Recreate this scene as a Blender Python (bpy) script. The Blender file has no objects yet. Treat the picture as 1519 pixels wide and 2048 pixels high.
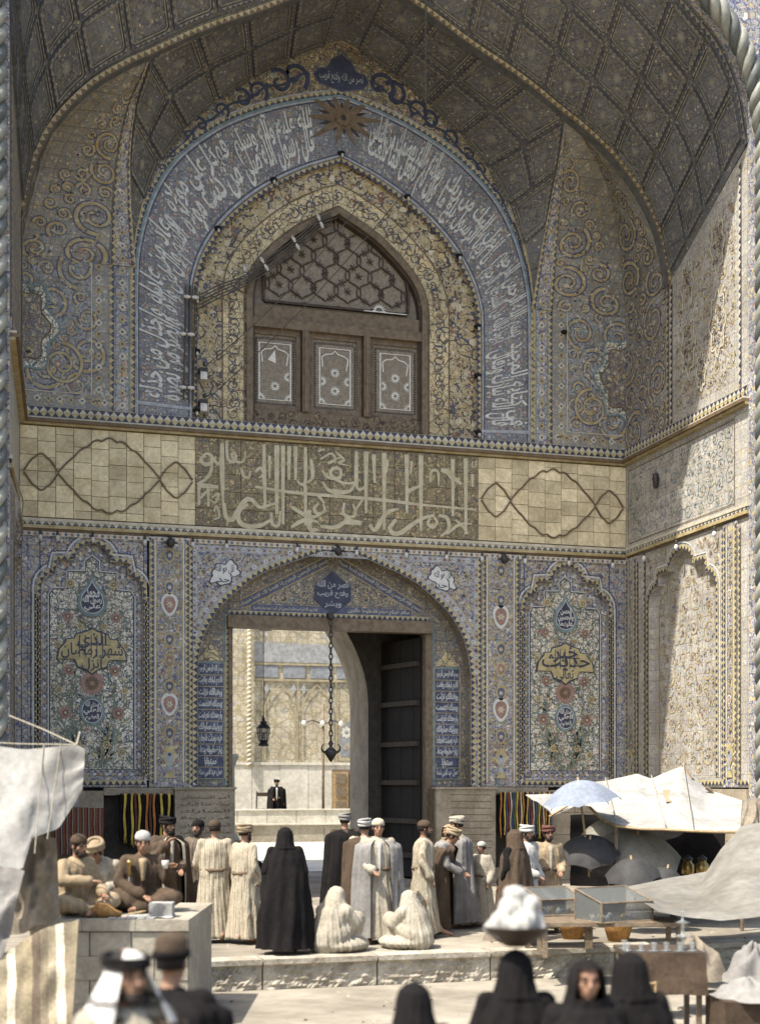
import bpy, math, random
import numpy as np
from mathutils import Vector, Matrix
R = math.radians
rnd = random.Random(7)
S = bpy.context.scene
COL = S.collection

# ---------------------------------------------------------------- camera, sky, sun, exposure
cam = bpy.data.cameras.new('camera'); cam_o = bpy.data.objects.new('camera', cam); COL.objects.link(cam_o)
S.camera = cam_o
cam.sensor_fit = 'HORIZONTAL'; cam.sensor_width = 36.0; cam.lens = 2700 / 1519 * 36
cam.shift_y = 546 / 1519; cam.clip_start = .1; cam.clip_end = 3000
cam_o.location = (0, -29, 2.2); cam_o.rotation_euler = (R(90), 0, R(-16))
cam.dof.use_dof = True; cam.dof.focus_distance = 27.0; cam.dof.aperture_fstop = 1.5
SUN = Vector((1.0, .45, -1.9)).normalized()
w = bpy.data.worlds.new('World'); S.world = w; w.use_nodes = True
nt = w.node_tree; bgn = nt.nodes['Background']
sky = nt.nodes.new('ShaderNodeTexSky'); sky.sky_type = 'NISHITA'; sky.sun_disc = False
sky.sun_elevation = math.asin(-SUN.z); sky.sun_rotation = math.atan2(-SUN.x, -SUN.y)
sky.dust_density = 3.0; sky.air_density = 1.0; sky.ozone_density = .6
nt.links.new(sky.outputs[0], bgn.inputs[0]); bgn.inputs[1].default_value = .15
sl = bpy.data.lights.new('sun', 'SUN'); sl.energy = 4.3; sl.angle = R(.5); sl.color = (1, .95, .87)
so = bpy.data.objects.new('sun', sl); COL.objects.link(so); so.rotation_euler = SUN.to_track_quat('-Z', 'Y').to_euler()
so.location = (-10, -30, 40)
S.view_settings.view_transform = 'Standard'; S.view_settings.look = 'None'
S.view_settings.gamma = 1; S.view_settings.use_curve_mapping = False
S.view_settings.exposure = 1.15

# ---------------------------------------------------------------- materials
MATS = {}
def nn(m, t, **k):
    n = m.node_tree.nodes.new(t)
    for a, b in k.items(): setattr(n, a, b)
    return n
def lk(m, a, b): m.node_tree.links.new(a, b)
def mixc(m, fac, a, b, mode='MIX'):
    n = nn(m, 'ShaderNodeMix', data_type='RGBA', blend_type=mode)
    for s, v in ((n.inputs[0], fac), (n.inputs[6], a), (n.inputs[7], b)):
        if hasattr(v, 'is_linked'): lk(m, v, s)
        elif isinstance(v, tuple): s.default_value = (*v, 1)
        else: s.default_value = v
    return n.outputs[2]
def mth(m, op, a, b=0.0, c=None):
    n = nn(m, 'ShaderNodeMath', operation=op)
    for s, v in zip(n.inputs, (a, b, c)):
        if v is None: continue
        if hasattr(v, 'is_linked'): lk(m, v, s)
        else: s.default_value = v
    return n.outputs[0]
def base_mat(name, rough=.8, spec=.3):
    m = bpy.data.materials.new(name); m.use_nodes = True; MATS[name] = m
    b = m.node_tree.nodes['Principled BSDF']; b.inputs['Roughness'].default_value = rough
    b.inputs['Specular IOR Level'].default_value = spec
    return m, b, nn(m, 'ShaderNodeTexCoord').outputs['Object']
def noise(m, co, sc, det=4, rough=.55):
    n = nn(m, 'ShaderNodeTexNoise'); lk(m, co, n.inputs['Vector']); n.inputs['Scale'].default_value = sc
    n.inputs['Detail'].default_value = det; n.inputs['Roughness'].default_value = rough
    return n
def ramp(m, fac, stops, interp='LINEAR'):
    r = nn(m, 'ShaderNodeValToRGB'); r.color_ramp.interpolation = interp
    while len(r.color_ramp.elements) < len(stops): r.color_ramp.elements.new(.5)
    for e, (p, c) in zip(r.color_ramp.elements, stops):
        e.position = p; e.color = (*c, 1) if isinstance(c, tuple) else (c, c, c, 1)
    lk(m, fac, r.inputs[0]); return r.outputs[0]
def simple(name, c, c2=None, sc=6, rough=.8, bump=.0, bsc=40, spec=.3, metal=0, rand=0):
    """plain stuff: two close tones mottled by noise, dirt, fine relief"""
    m, b, co = base_mat(name, rough, spec)
    c2 = c2 or tuple(x * .62 for x in c)
    f = noise(m, co, sc, 6).outputs[0]
    col = ramp(m, f, [(.32, c2), (.62, c)])
    f2 = noise(m, co, sc * 7, 3).outputs[0]
    col = mixc(m, .35, col, ramp(m, f2, [(.35, .55), (.65, 1.25)]), 'MULTIPLY')
    if rand:
        oi = nn(m, 'ShaderNodeObjectInfo')
        col = mixc(m, 1.0, col, ramp(m, oi.outputs['Random'], [(0, 1 - rand), (1, 1 + rand * .6)]), 'MULTIPLY')
    lk(m, col, b.inputs['Base Color']); b.inputs['Metallic'].default_value = metal
    if bump:
        bp = nn(m, 'ShaderNodeBump'); bp.inputs['Strength'].default_value = bump; bp.inputs['Distance'].default_value = .02
        lk(m, noise(m, co, bsc, 5).outputs[0], bp.inputs['Height']); lk(m, bp.outputs[0], b.inputs['Normal'])
    return m
def tile(name, bg, pal, sc=9, stem=(.42, .30, .10), stemw=.05, dots=(.5, .46, .36), rough=.42, blob=.36, dens=1.0):
    """glazed mosaic tile: ground colour, wandering stems, coloured flowers, small dots, dirt, tile joints"""
    m, b, co = base_mat(name, rough, .4)
    wn = noise(m, co, sc * .5, 2)
    av = nn(m, 'ShaderNodeMixRGB' if False else 'ShaderNodeVectorMath', operation='MULTIPLY_ADD')
    lk(m, wn.outputs['Color'], av.inputs[0]); av.inputs[1].default_value = (.22, .22, .22); lk(m, co, av.inputs[2])
    def vor(s, feat='F1'):
        v = nn(m, 'ShaderNodeTexVoronoi', feature=feat); lk(m, av.outputs[0], v.inputs['Vector']); v.inputs['Scale'].default_value = s
        return v
    v3 = vor(sc * 2.6); d3 = mth(m, 'LESS_THAN', v3.outputs['Distance'], .34 * dens)
    col = mixc(m, d3, bg, dots)
    v2 = vor(sc * .62, 'DISTANCE_TO_EDGE'); s2 = mth(m, 'LESS_THAN', v2.outputs['Distance'], stemw)
    col = mixc(m, s2, col, stem)
    v2b = vor(sc * 1.3, 'DISTANCE_TO_EDGE'); s2b = mth(m, 'LESS_THAN', v2b.outputs['Distance'], stemw * .7)
    col = mixc(m, s2b, col, tuple(x * .8 for x in stem))
    v1 = vor(sc); sep = nn(m, 'ShaderNodeSeparateColor'); lk(m, v1.outputs['Color'], sep.inputs[0])
    n = len(pal); pc = ramp(m, sep.outputs[0], [(i / n, p) for i, p in enumerate(pal)], 'CONSTANT')
    f1 = mth(m, 'LESS_THAN', v1.outputs['Distance'], blob)
    col = mixc(m, f1, col, pc)
    f0 = mth(m, 'LESS_THAN', v1.outputs['Distance'], blob * .4)
    col = mixc(m, f0, col, (.55, .5, .38))
    sx = nn(m, 'ShaderNodeSeparateXYZ'); lk(m, co, sx.inputs[0]); cb = nn(m, 'ShaderNodeCombineXYZ'); lk(m, mth(m, 'ADD', sx.outputs[0], sx.outputs[1]), cb.inputs[0]); lk(m, sx.outputs[2], cb.inputs[1])
    bk = nn(m, 'ShaderNodeTexBrick'); lk(m, cb.outputs[0], bk.inputs['Vector']); bk.offset = 0; bk.inputs['Scale'].default_value = 1; bk.inputs['Mortar Size'].default_value = .006
    bk.inputs['Brick Width'].default_value = .24; bk.inputs['Row Height'].default_value = .24; bk.inputs['Color1'].default_value = (1.08, 1.07, 1.05, 1); bk.inputs['Color2'].default_value = (.86, .86, .88, 1); bk.inputs['Mortar'].default_value = (.45, .43, .4, 1)
    col = mixc(m, .8, col, bk.outputs['Color'], 'MULTIPLY')
    dn = noise(m, co, .7, 5, .6).outputs[0]
    col = mixc(m, 1, col, ramp(m, dn, [(.3, (.68, .64, .56)), (.62, (1.08, 1.04, .98))]), 'MULTIPLY')
    fn = noise(m, co, 30, 2).outputs[0]
    col = mixc(m, .3, col, ramp(m, fn, [(.3, .5), (.7, 1.35)]), 'MULTIPLY')
    lk(m, col, b.inputs['Base Color'])
    lk(m, mth(m, 'MULTIPLY_ADD', dn, .35, rough - .1), b.inputs['Roughness'])
    bp = nn(m, 'ShaderNodeBump'); bp.inputs['Strength'].default_value = .25; bp.inputs['Distance'].default_value = .01
    lk(m, noise(m, co, 14, 4).outputs[0], bp.inputs['Height']); lk(m, bp.outputs[0], b.inputs['Normal'])
    return m
NAVY = (.05, .055, .09); COBALT = (.105, .115, .18); TURQ = (.19, .26, .27); OCHRE = (.43, .36, .21); CREAM = (.56, .52, .41)
WHITE = (.66, .64, .56); ROSE = (.34, .21, .17); GREEN = (.21, .24, .17); GOLD = (.49, .41, .21); PALEB = (.37, .385, .405)
tile('tile_blue', (.22, .235, .27), [(.36, .32, .22), PALEB, (.30, .25, .22), (.42, .41, .36), TURQ, (.40, .34, .2)], 10, stem=(.34, .31, .22), dots=(.36, .36, .34))
tile('tile_band', (.15, .152, .175), [PALEB, ROSE, COBALT, TURQ, (.3, .27, .2)], 13, stem=(.2, .22, .26), dots=(.3, .31, .33))
tile('tile_ochre', (.25, .22, .16), [(.40, .34, .2), (.30, .22, .18), (.15, .16, .22), (.44, .41, .33), TURQ], 10, stem=(.13, .135, .18))
tile('tile_dim', (.10, .095, .10), [OCHRE, ROSE, COBALT, (.3, .28, .2), TURQ], 9, stem=(.26, .21, .1))
tile('tile_light', (.40, .405, .41), [OCHRE, PALEB, ROSE, WHITE, TURQ, GOLD], 10, stem=(.12, .13, .24), dots=(.45, .42, .33))
tile('tile_white', (.72, .70, .61), [GREEN, ROSE, COBALT, GOLD, (.2, .2, .24)], 9, stem=(.13, .17, .15), dots=(.2, .22, .28), blob=.3)
tile('tile_mosaic', (.44, .38, .25), [GOLD, (.2, .11, .07), CREAM, (.1, .1, .13), OCHRE], 6, stem=(.07, .06, .05), blob=.45)
tile('tile_gold', (.60, .52, .31), [CREAM, GOLD, (.42, .34, .2), (.3, .2, .1)], 6, stem=(.12, .1, .08), stemw=.03, blob=.3)
tile('tile_inscribed', (.26, .215, .115), [(.12, .1, .06), GOLD, (.09, .1, .14), ROSE, OCHRE], 14, stem=(.11, .1, .07), dots=(.3, .25, .14))
tile('tile_navy', (.035, .045, .12), [COBALT, (.09, .1, .2), TURQ, COBALT], 16, stem=(.1, .12, .2), dots=(.12, .14, .22))
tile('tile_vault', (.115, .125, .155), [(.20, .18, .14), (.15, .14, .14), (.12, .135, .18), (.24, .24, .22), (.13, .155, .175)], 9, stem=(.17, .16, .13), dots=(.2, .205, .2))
tile('tile_sun_pale', (.44, .43, .395), [(.46, .42, .30), (.38, .385, .39), (.40, .34, .29), (.52, .50, .44), (.36, .39, .38)], 9, stem=(.34, .335, .34), dots=(.50, .48, .41))  # paler and flatter: the sun's wash-out is put into the colour
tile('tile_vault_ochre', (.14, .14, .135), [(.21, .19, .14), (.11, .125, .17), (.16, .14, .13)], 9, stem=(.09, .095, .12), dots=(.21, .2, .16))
tile('tile_courtyard', (.47, .44, .35), [(.36, .31, .19), (.30, .31, .32), (.42, .38, .28)], 2.6, stem=(.33, .30, .21), dots=(.42, .39, .3), blob=.3)
simple('t_navy', NAVY, rough=.4); simple('t_cobalt', COBALT, rough=.4); simple('t_turq', TURQ, rough=.4)
simple('t_ochre', OCHRE, (.3, .22, .08), rough=.45); simple('t_gold', GOLD, rough=.45); simple('t_cream', CREAM, (.42, .38, .28), rough=.5)
simple('t_white', (.60, .60, .56), (.5, .5, .46), rough=.45); simple('t_rose', ROSE, rough=.45); simple('t_green', GREEN, rough=.45)
simple('t_paleb', PALEB, rough=.4); simple('t_brown', (.17, .12, .07), rough=.6); simple('t_pale_text', (.52, .47, .33), (.40, .35, .22), rough=.5)
simple('t_band_text', (.58, .58, .54), (.46, .46, .42), 4, rough=.45)
simple('block', (.72, .62, .40), (.50, .41, .24), 2.2, .75, .25, rand=.22)
simple('block_joint', (.16, .12, .07), rough=.9)
simple('stone', (.34, .29, .21), (.22, .18, .125), 2.5, .85, .5, 30)
simple('stone_pale', (.33, .30, .235), (.23, .20, .15), 2.0, .85, .4, 25)
simple('stone_rough', (.42, .38, .30), (.24, .205, .15), 4, .9, 1.0, 12, rand=.1)
simple('plaster', (.5, .46, .37), (.38, .34, .26), 1.2, .9, .2)
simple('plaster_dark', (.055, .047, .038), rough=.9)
simple('plaster_pale', (.54, .51, .43), (.42, .39, .31), .9, .9, .15)
simple('paving', (.275, .245, .19), (.14, .12, .09), .55, .9, .35, 14)
simple('dust', (.28, .25, .195), (.2, .175, .13), .35, .95, .4, 9)
simple('wood', (.19, .145, .095), (.11, .08, .052), 9, .6, .4, 30)
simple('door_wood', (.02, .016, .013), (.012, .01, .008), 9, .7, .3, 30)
simple('wood_dark', (.07, .05, .035), (.04, .03, .022), 9, .6, .3, 30)
simple('wood_shutter', (.27, .235, .18), (.18, .15, .11), 14, .6, .6, 60)
simple('wood_light', (.36, .26, .13), (.22, .15, .075), 6, .6, .2)
simple('inlay', (.72, .70, .62), (.55, .53, .46), 9, .35)
simple('iron', (.035, .032, .03), rough=.55, spec=.5); simple('soot', (.02, .018, .015), rough=1)  # the soot black also carries painted shade inside the wall openings
simple('porcelain', (.62, .60, .54), rough=.3, spec=.5); simple('cable', (.10, .09, .075), rough=.8)
simple('brass', (.42, .29, .10), rough=.35, metal=.9)
simple('rope_tile', (.30, .295, .25), (.16, .165, .14), 2, .5, .2)
simple('rope_dark', (.12, .13, .12), rough=.5)
simple('skin', (.30, .17, .105), (.22, .12, .075), 9, .6); simple('skin_dark', (.17, .095, .06), rough=.6)
simple('hair', (.018, .014, .012), rough=.8); simple('beard', (.03, .024, .02), rough=.9); simple('eye', (.02, .015, .012), rough=.2, spec=.6)
simple('cloth_white', (.40, .39, .355), (.30, .29, .26), 3, .9, .3, 25); simple('canvas', (.33, .32, .29), (.22, .21, .185), 1.6, .95, .25, 20)
simple('cloth_cream', (.34, .305, .235), (.25, .22, .165), 3, .9, .3, 25); simple('cloth_tan', (.30, .23, .14), (.2, .15, .09), 3, .9, .3, 25)
simple('cloth_brown', (.085, .06, .04), (.05, .036, .025), 3, .95, .3, 25, spec=.1); simple('cloth_black', (.014, .0125, .012), (.009, .008, .008), 3, .95, .3, 25, spec=.08)
simple('cloth_grey', (.22, .21, .19), (.13, .12, .11), 1.4, .95, .3, 20); simple('cloth_sack', (.24, .20, .145), (.12, .10, .075), 2.2, .95, .5, 18)
simple('cloth_blue', (.10, .115, .14), (.07, .08, .1), 3, .9, .2, 25); simple('tarp', (.19, .18, .155), (.125, .115, .095), 1.1, .95, .3, 12)
simple('umbrella_blue', (.20, .225, .27), (.15, .17, .2), 3, .75); simple('umbrella_tan', (.20, .185, .15), (.14, .13, .1), 3, .8)
simple('umbrella_black', (.04, .038, .036), rough=.7); simple('umbrella_rib', (.06, .055, .05), rough=.5)
simple('straw', (.40, .22, .07), (.24, .12, .04), 18, .8, .6, 60); simple('paper', (.40, .39, .355), rough=.8)
simple('y_yellow', (.55, .40, .07), rough=.9); simple('y_red', (.28, .05, .03), rough=.9); simple('y_blue', (.06, .09, .17), rough=.9)
simple('y_orange', (.42, .17, .04), rough=.9); simple('y_cream', (.50, .44, .3), rough=.9); simple('y_green', (.09, .13, .05), rough=.9)
simple('rug', (.13, .045, .03), (.05, .03, .03), 14, .95, .4)
simple('lamp_white', (.7, .69, .64), rough=.3, spec=.5)
def glassy(name, c, rough=.06, a=.25):
    m, b, co = base_mat(name, rough, .5)
    b.inputs['Base Color'].default_value = (*c, 1); b.inputs['Transmission Weight'].default_value = .0
    f = noise(m, co, 20, 2).outputs[0]; lk(m, mth(m, 'MULTIPLY_ADD', f, .25, a), b.inputs['Alpha'])
glassy('glass', (.34, .36, .34), .08, .22); glassy('glass_green', (.10, .16, .10), .08, .55); glassy('glass_pane', (.16, .17, .16), .08, .45)
def stripes(name, cols, sc, axis=0, rough=.95):
    m, b, co = base_mat(name, rough, .15)
    s = nn(m, 'ShaderNodeSeparateXYZ'); wn = noise(m, co, 3, 2)
    lk(m, co, s.inputs[0])
    v = mth(m, 'FRACT', mth(m, 'MULTIPLY', mth(m, 'ADD', s.outputs[axis], mth(m, 'MULTIPLY', wn.outputs[0], .04)), sc))
    n = len(cols); c = ramp(m, v, [(i / n, k) for i, k in enumerate(cols)], 'CONSTANT')
    c = mixc(m, .5, c, ramp(m, noise(m, co, 30, 4).outputs[0], [(.3, .5), (.7, 1.3)]), 'MULTIPLY')
    lk(m, c, b.inputs['Base Color'])
stripes('stripe_cloth', [(.2, .165, .11), (.26, .22, .15), (.5, .45, .34), (.2, .165, .11), (.23, .19, .12), (.13, .1, .07)], 2.2)
stripes('keffiyeh', [(.6, .58, .52), (.6, .58, .52), (.62, .6, .54), (.17, .16, .15)], 6.5, 2)
stripes('patch_cloth', [(.22, .17, .11), (.16, .12, .09), (.3, .25, .17), (.1, .08, .06)], 5, 2)
stripes('carpet_stripe', [(.18, .05, .03), (.05, .03, .03), (.3, .22, .12), (.08, .06, .08), (.2, .08, .04)], 9, 0)
simple('c_blue', (.33, .335, .325), rough=.6); simple('c_blue_dark', (.255, .265, .28), rough=.6); simple('c_ochre', (.36, .31, .2), rough=.6)
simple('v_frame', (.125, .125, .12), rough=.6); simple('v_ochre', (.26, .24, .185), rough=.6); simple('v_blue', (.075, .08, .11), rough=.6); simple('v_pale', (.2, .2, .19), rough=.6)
stripes('robe_stripe', [(.34, .30, .22), (.34, .30, .22), (.22, .17, .11), (.36, .32, .24), (.28, .24, .17)], 16)
stripes('robe_dark_stripe', [(.10, .08, .06), (.07, .055, .045), (.17, .13, .09), (.08, .065, .05)], 18)
simple('sash', (.16, .11, .07), (.09, .06, .04), 8, .9, .3, 40)
# ---------------------------------------------------------------- builders
class MB:
    def __init__(s): s.v = []; s.f = []; s.m = []
    def add(s, vs, fs, mi=0):
        o = len(s.v); s.v += [tuple(p) for p in vs]; s.f += [tuple(i + o for i in f) for f in fs]; s.m += [mi] * len(fs)
    def box(s, x0, x1, y0, y1, z0, z1, mi=0):
        v = [(x, y, z) for x in (x0, x1) for y in (y0, y1) for z in (z0, z1)]
        s.add(v, [(0, 1, 3, 2), (4, 6, 7, 5), (0, 4, 5, 1), (2, 3, 7, 6), (0, 2, 6, 4), (1, 5, 7, 3)], mi)
    def poly(s, pts, M, h, mi=0): s.add([M(u, v, h) for u, v in pts], [tuple(range(len(pts)))], mi)
    def prism(s, pts, M, h0, h1, mi=0, back=False):
        n = len(pts); v = [M(u, w_, h0) for u, w_ in pts] + [M(u, w_, h1) for u, w_ in pts]
        f = [tuple(range(n, 2 * n))] + [(i, (i + 1) % n, (i + 1) % n + n, i + n) for i in range(n)]
        if back: f.append(tuple(range(n - 1, -1, -1)))
        s.add(v, f, mi)
    def ribbon(s, path, wd, M, h, mi=0, closed=False, h0=None):
        """flat band along a 2-D path lying on a surface; h0 gives it side faces down to h0"""
        n = len(path)
        if n < 2: return
        L = []; Rr = []
        for i in range(n):
            a = path[(i - 1) % n] if closed or i > 0 else path[i]; b = path[(i + 1) % n] if closed or i < n - 1 else path[i]
            dx, dy = b[0] - a[0], b[1] - a[1]; l = math.hypot(dx, dy) or 1
            ww = (wd(i / (n - 1)) if callable(wd) else wd) / 2
            L.append((path[i][0] - dy / l * ww, path[i][1] + dx / l * ww)); Rr.append((path[i][0] + dy / l * ww, path[i][1] - dx / l * ww))
        e = .0016 / n
        v = [M(*p, h + e * i) for i, p in enumerate(L)] + [M(*p, h + e * i + .0002) for i, p in enumerate(Rr)]
        k = n if closed else n - 1
        f = [(i, (i + 1) % n, n + (i + 1) % n, n + i) for i in range(k)]
        if h0 is not None:
            v += [M(*p, h0) for p in L] + [M(*p, h0) for p in Rr]
            f += [(2 * n + i, 2 * n + (i + 1) % n, (i + 1) % n, i) for i in range(k)] + [(n + i, n + (i + 1) % n, 3 * n + (i + 1) % n, 3 * n + i) for i in range(k)]
        s.add(v, f, mi)
    def tube(s, path, r, n=8, mi=0, cap=True):
        P = [Vector(p) for p in path]; rings = []
        up = Vector((0, 0, 1))
        for i, p in enumerate(P):
            d = (P[min(i + 1, len(P) - 1)] - P[max(i - 1, 0)]).normalized()
            if abs(d.dot(up)) > .95: up = Vector((1, 0, 0)) if abs(d.x) < .9 else Vector((0, 1, 0))
            a = d.cross(up).normalized(); b = d.cross(a); rr = r(i / max(1, len(P) - 1)) if callable(r) else r
            up = a.cross(d)
            rings.append([p + (a * math.cos(2 * math.pi * j / n) + b * math.sin(2 * math.pi * j / n)) * rr for j in range(n)])
        v = [q for rg in rings for q in rg]; f = []
        for i in range(len(P) - 1):
            for j in range(n): f.append((i * n + j, i * n + (j + 1) % n, (i + 1) * n + (j + 1) % n, (i + 1) * n + j))
        if cap: f += [tuple(range(n - 1, -1, -1)), tuple(range((len(P) - 1) * n, len(P) * n))]
        s.add(v, f, mi)
    def lathe(s, prof, c, n=16, mi=0, M3=None):
        v = []; k = len(prof)
        for r, z in prof:
            for j in range(n):
                a = 2 * math.pi * j / n; p = Vector((r * math.cos(a), r * math.sin(a), z))
                if M3: p = M3 @ p
                v.append(tuple(p + Vector(c)))
        f = [(i * n + j, i * n + (j + 1) % n, (i + 1) * n + (j + 1) % n, (i + 1) * n + j) for i in range(k - 1) for j in range(n)]
        if prof[0][0] > 1e-4: f.append(tuple(range(n - 1, -1, -1)))
        if prof[-1][0] > 1e-4: f.append(tuple(range((k - 1) * n, k * n)))
        s.add(v, f, mi)
    def grid(s, nu, nv, fn, mi=0, flip=False):
        v = [fn(i / nu, j / nv) for i in range(nu + 1) for j in range(nv + 1)]; f = []
        for i in range(nu):
            for j in range(nv):
                q = (i * (nv + 1) + j, (i + 1) * (nv + 1) + j, (i + 1) * (nv + 1) + j + 1, i * (nv + 1) + j + 1)
                f.append(q[::-1] if flip else q)
        s.add(v, f, mi)
    def build(s, name, mats, parent=None, smooth=False, **props):
        me = bpy.data.meshes.new(name); o_ = Vector((0, 0, 0)) if parent is None else root_pos(parent)
        me.from_pydata([tuple(Vector(p) - o_) for p in s.v], [], s.f)
        for m in ([mats] if isinstance(mats, str) else mats): me.materials.append(MATS[m])
        if s.m and max(s.m): me.polygons.foreach_set('material_index', s.m)
        if smooth: me.polygons.foreach_set('use_smooth', [True] * len(me.polygons))
        me.update(); ob = bpy.data.objects.new(name, me); COL.objects.link(ob)
        if parent is not None: ob.parent = parent
        for k, v_ in props.items(): ob[k] = v_
        return ob
def root_pos(o):
    p = Vector(o.location)
    while o.parent: o = o.parent; p += Vector(o.location)
    return p
def thing(name, label, cat, loc=(0, 0, 0), group=None, rz=0):
    o = bpy.data.objects.new(name, None); COL.objects.link(o); o.location = loc; o.rotation_euler = (0, 0, rz)
    o.empty_display_size = .2; o['label'] = label; o['category'] = cat
    if group: o['group'] = group
    return o
def tag(o, label, cat, group=None):
    o['label'] = label; o['category'] = cat
    if group: o['group'] = group
    return o
def copy_thing(root, loc, rz=0, label=None, sc=None):
    c = root.copy(); COL.objects.link(c); c.location = loc; c.rotation_euler = (0, 0, rz)
    if sc: c.scale = (sc, sc, sc)
    if label: c['label'] = label
    for ch in list(root.children):
        d = ch.copy(); COL.objects.link(d); d.parent = c
        for g in list(ch.children):
            e = g.copy(); COL.objects.link(e); e.parent = d
    return c

BX = 14.32                                           # the portal recess: back wall y=0, x .54 .. 14.32, side walls run to y=-5.45
LX = .54; CX = 7.42; FY = -5.45
def MW(u, v, h): return (u, -h, v)                   # back wall: u = x, v = z, h = proud of the wall
def MSd(u, v, h): return (BX - h, -u, v)             # right side wall: u = distance in front of the back wall
def MSl(u, v, h): return (LX + h - .0806 * max(0, u - 2.1), -u, v)      # the left wall splays slightly outwards
def rect(x0, x1, z0, z1): return [(x0, z0), (x1, z0), (x1, z1), (x0, z1)]
def smooth_curve(pts, n=40):
    """Catmull-Rom through pts, n samples at equal arc length"""
    P = [Vector((*p, 0)) if len(p) == 2 else Vector(p) for p in pts]; Q = [P[0] * 2 - P[1]] + P + [P[-1] * 2 - P[-2]]; out = []
    for i in range(1, len(Q) - 2):
        a, b, c, d = Q[i - 1:i + 3]
        for k in range(12):
            t = k / 12; out.append(.5 * ((2 * b) + (c - a) * t + (2 * a - 5 * b + 4 * c - d) * t * t + (3 * b - a - 3 * c + d) * t ** 3))
    out.append(P[-1]); return resample(out, n, len(pts[0]))
def resample(P, n, dim=2):
    P = [Vector((*p, 0)) if len(p) == 2 else Vector(p) for p in P]
    L = [0]
    for a, b in zip(P, P[1:]): L.append(L[-1] + (b - a).length)
    out = []; j = 0
    for i in range(n + 1):
        s_ = L[-1] * i / n
        while j < len(L) - 2 and L[j + 1] < s_: j += 1
        t = (s_ - L[j]) / ((L[j + 1] - L[j]) or 1); q = P[j].lerp(P[j + 1], min(1, max(0, t))); out.append(tuple(q)[:dim])
    return out
def plen(p): return sum(math.dist(a, b) for a, b in zip(p, p[1:]))
def mirror_arch(half, cx, n=80):
    """half profile [(dx, z)] from the apex outwards -> full arch from left foot to right foot, kink kept at the apex"""
    h = smooth_curve(half, n // 2)
    return [(cx - x, z) for x, z in reversed(h)] + [(cx + x, z) for x, z in h[1:]]
def offset_path(path, d):
    out = []
    for i in range(len(path)):
        a = path[max(0, i - 1)]; b = path[min(len(path) - 1, i + 1)]; dx, dy = b[0] - a[0], b[1] - a[1]; l = math.hypot(dx, dy) or 1
        out.append((path[i][0] - dy / l * d, path[i][1] + dx / l * d))
    return out
def zigzag(mb, path, wd, M, h, period=.15, ma=0, mb_=1, base=None, closed=False, dots=None):
    """a border of two rows of triangles, as the tile borders have"""
    n = max(2, int(plen(path) / period)); p = resample(path, n * 2); lo = offset_path(p, -wd / 2); hi = offset_path(p, wd / 2)
    if base is not None: mb.ribbon(p, wd * 1.12, M, h - .004, base)
    for i in range(0, 2 * n - 1, 2):
        k = min(i + 2, 2 * n)
        mb.add([M(*lo[i], h), M(*lo[k], h), M(*hi[i + 1], h + .006)], [(0, 1, 2)], ma)
        if k < 2 * n: mb.add([M(*hi[i + 1], h + .004), M(*hi[min(i + 3, 2 * n)], h + .004), M(*lo[k], h + .004)], [(0, 2, 1)], mb_)
        if dots is not None:
            q = p[i + 1]; r = wd * .13; mb.add([M(q[0] + r * a, q[1] + r * b, h + .009) for a, b in ((-1, 0), (0, -1), (1, 0), (0, 1))], [(0, 1, 2, 3)], dots)
def rosette(mb, x, y, r, M, h, mi, n=7, k=.55, ci=None, rot=0):
    pts = []
    for i in range(2 * n):
        a = math.pi * i / n + rot; rr = r if i % 2 == 0 else r * k; pts.append((x + rr * math.cos(a), y + rr * math.sin(a)))
    mb.add([M(x, y, h)] + [M(*p, h) for p in pts], [(0, i + 1, (i + 1) % (2 * n) + 1) for i in range(2 * n)], mi)
    if ci is not None: mb.add([M(x + r * .35 * math.cos(a * math.pi / 3), y + r * .35 * math.sin(a * math.pi / 3), h + .004) for a in range(6)], [tuple(range(6))], ci)
def leaf(mb, x, y, l, ang, M, h, mi, wd=.38):
    ca, sa = math.cos(ang), math.sin(ang)
    mb.add([M(x + ca * a * l - sa * b * l, y + sa * a * l + ca * b * l, h) for a, b in ((0, 0), (.4, wd / 2), (1, 0), (.4, -wd / 2))], [(0, 3, 2, 1)], mi)
def spiral(cx, cy, r, a0, hand, turns=1.6, n=30):
    return [(cx + r * (1 - .82 * t) * math.cos(a0 + hand * 2 * math.pi * turns * t), cy + r * (1 - .82 * t) * math.sin(a0 + hand * 2 * math.pi * turns * t)) for t in [i / n for i in range(n + 1)]]
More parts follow.
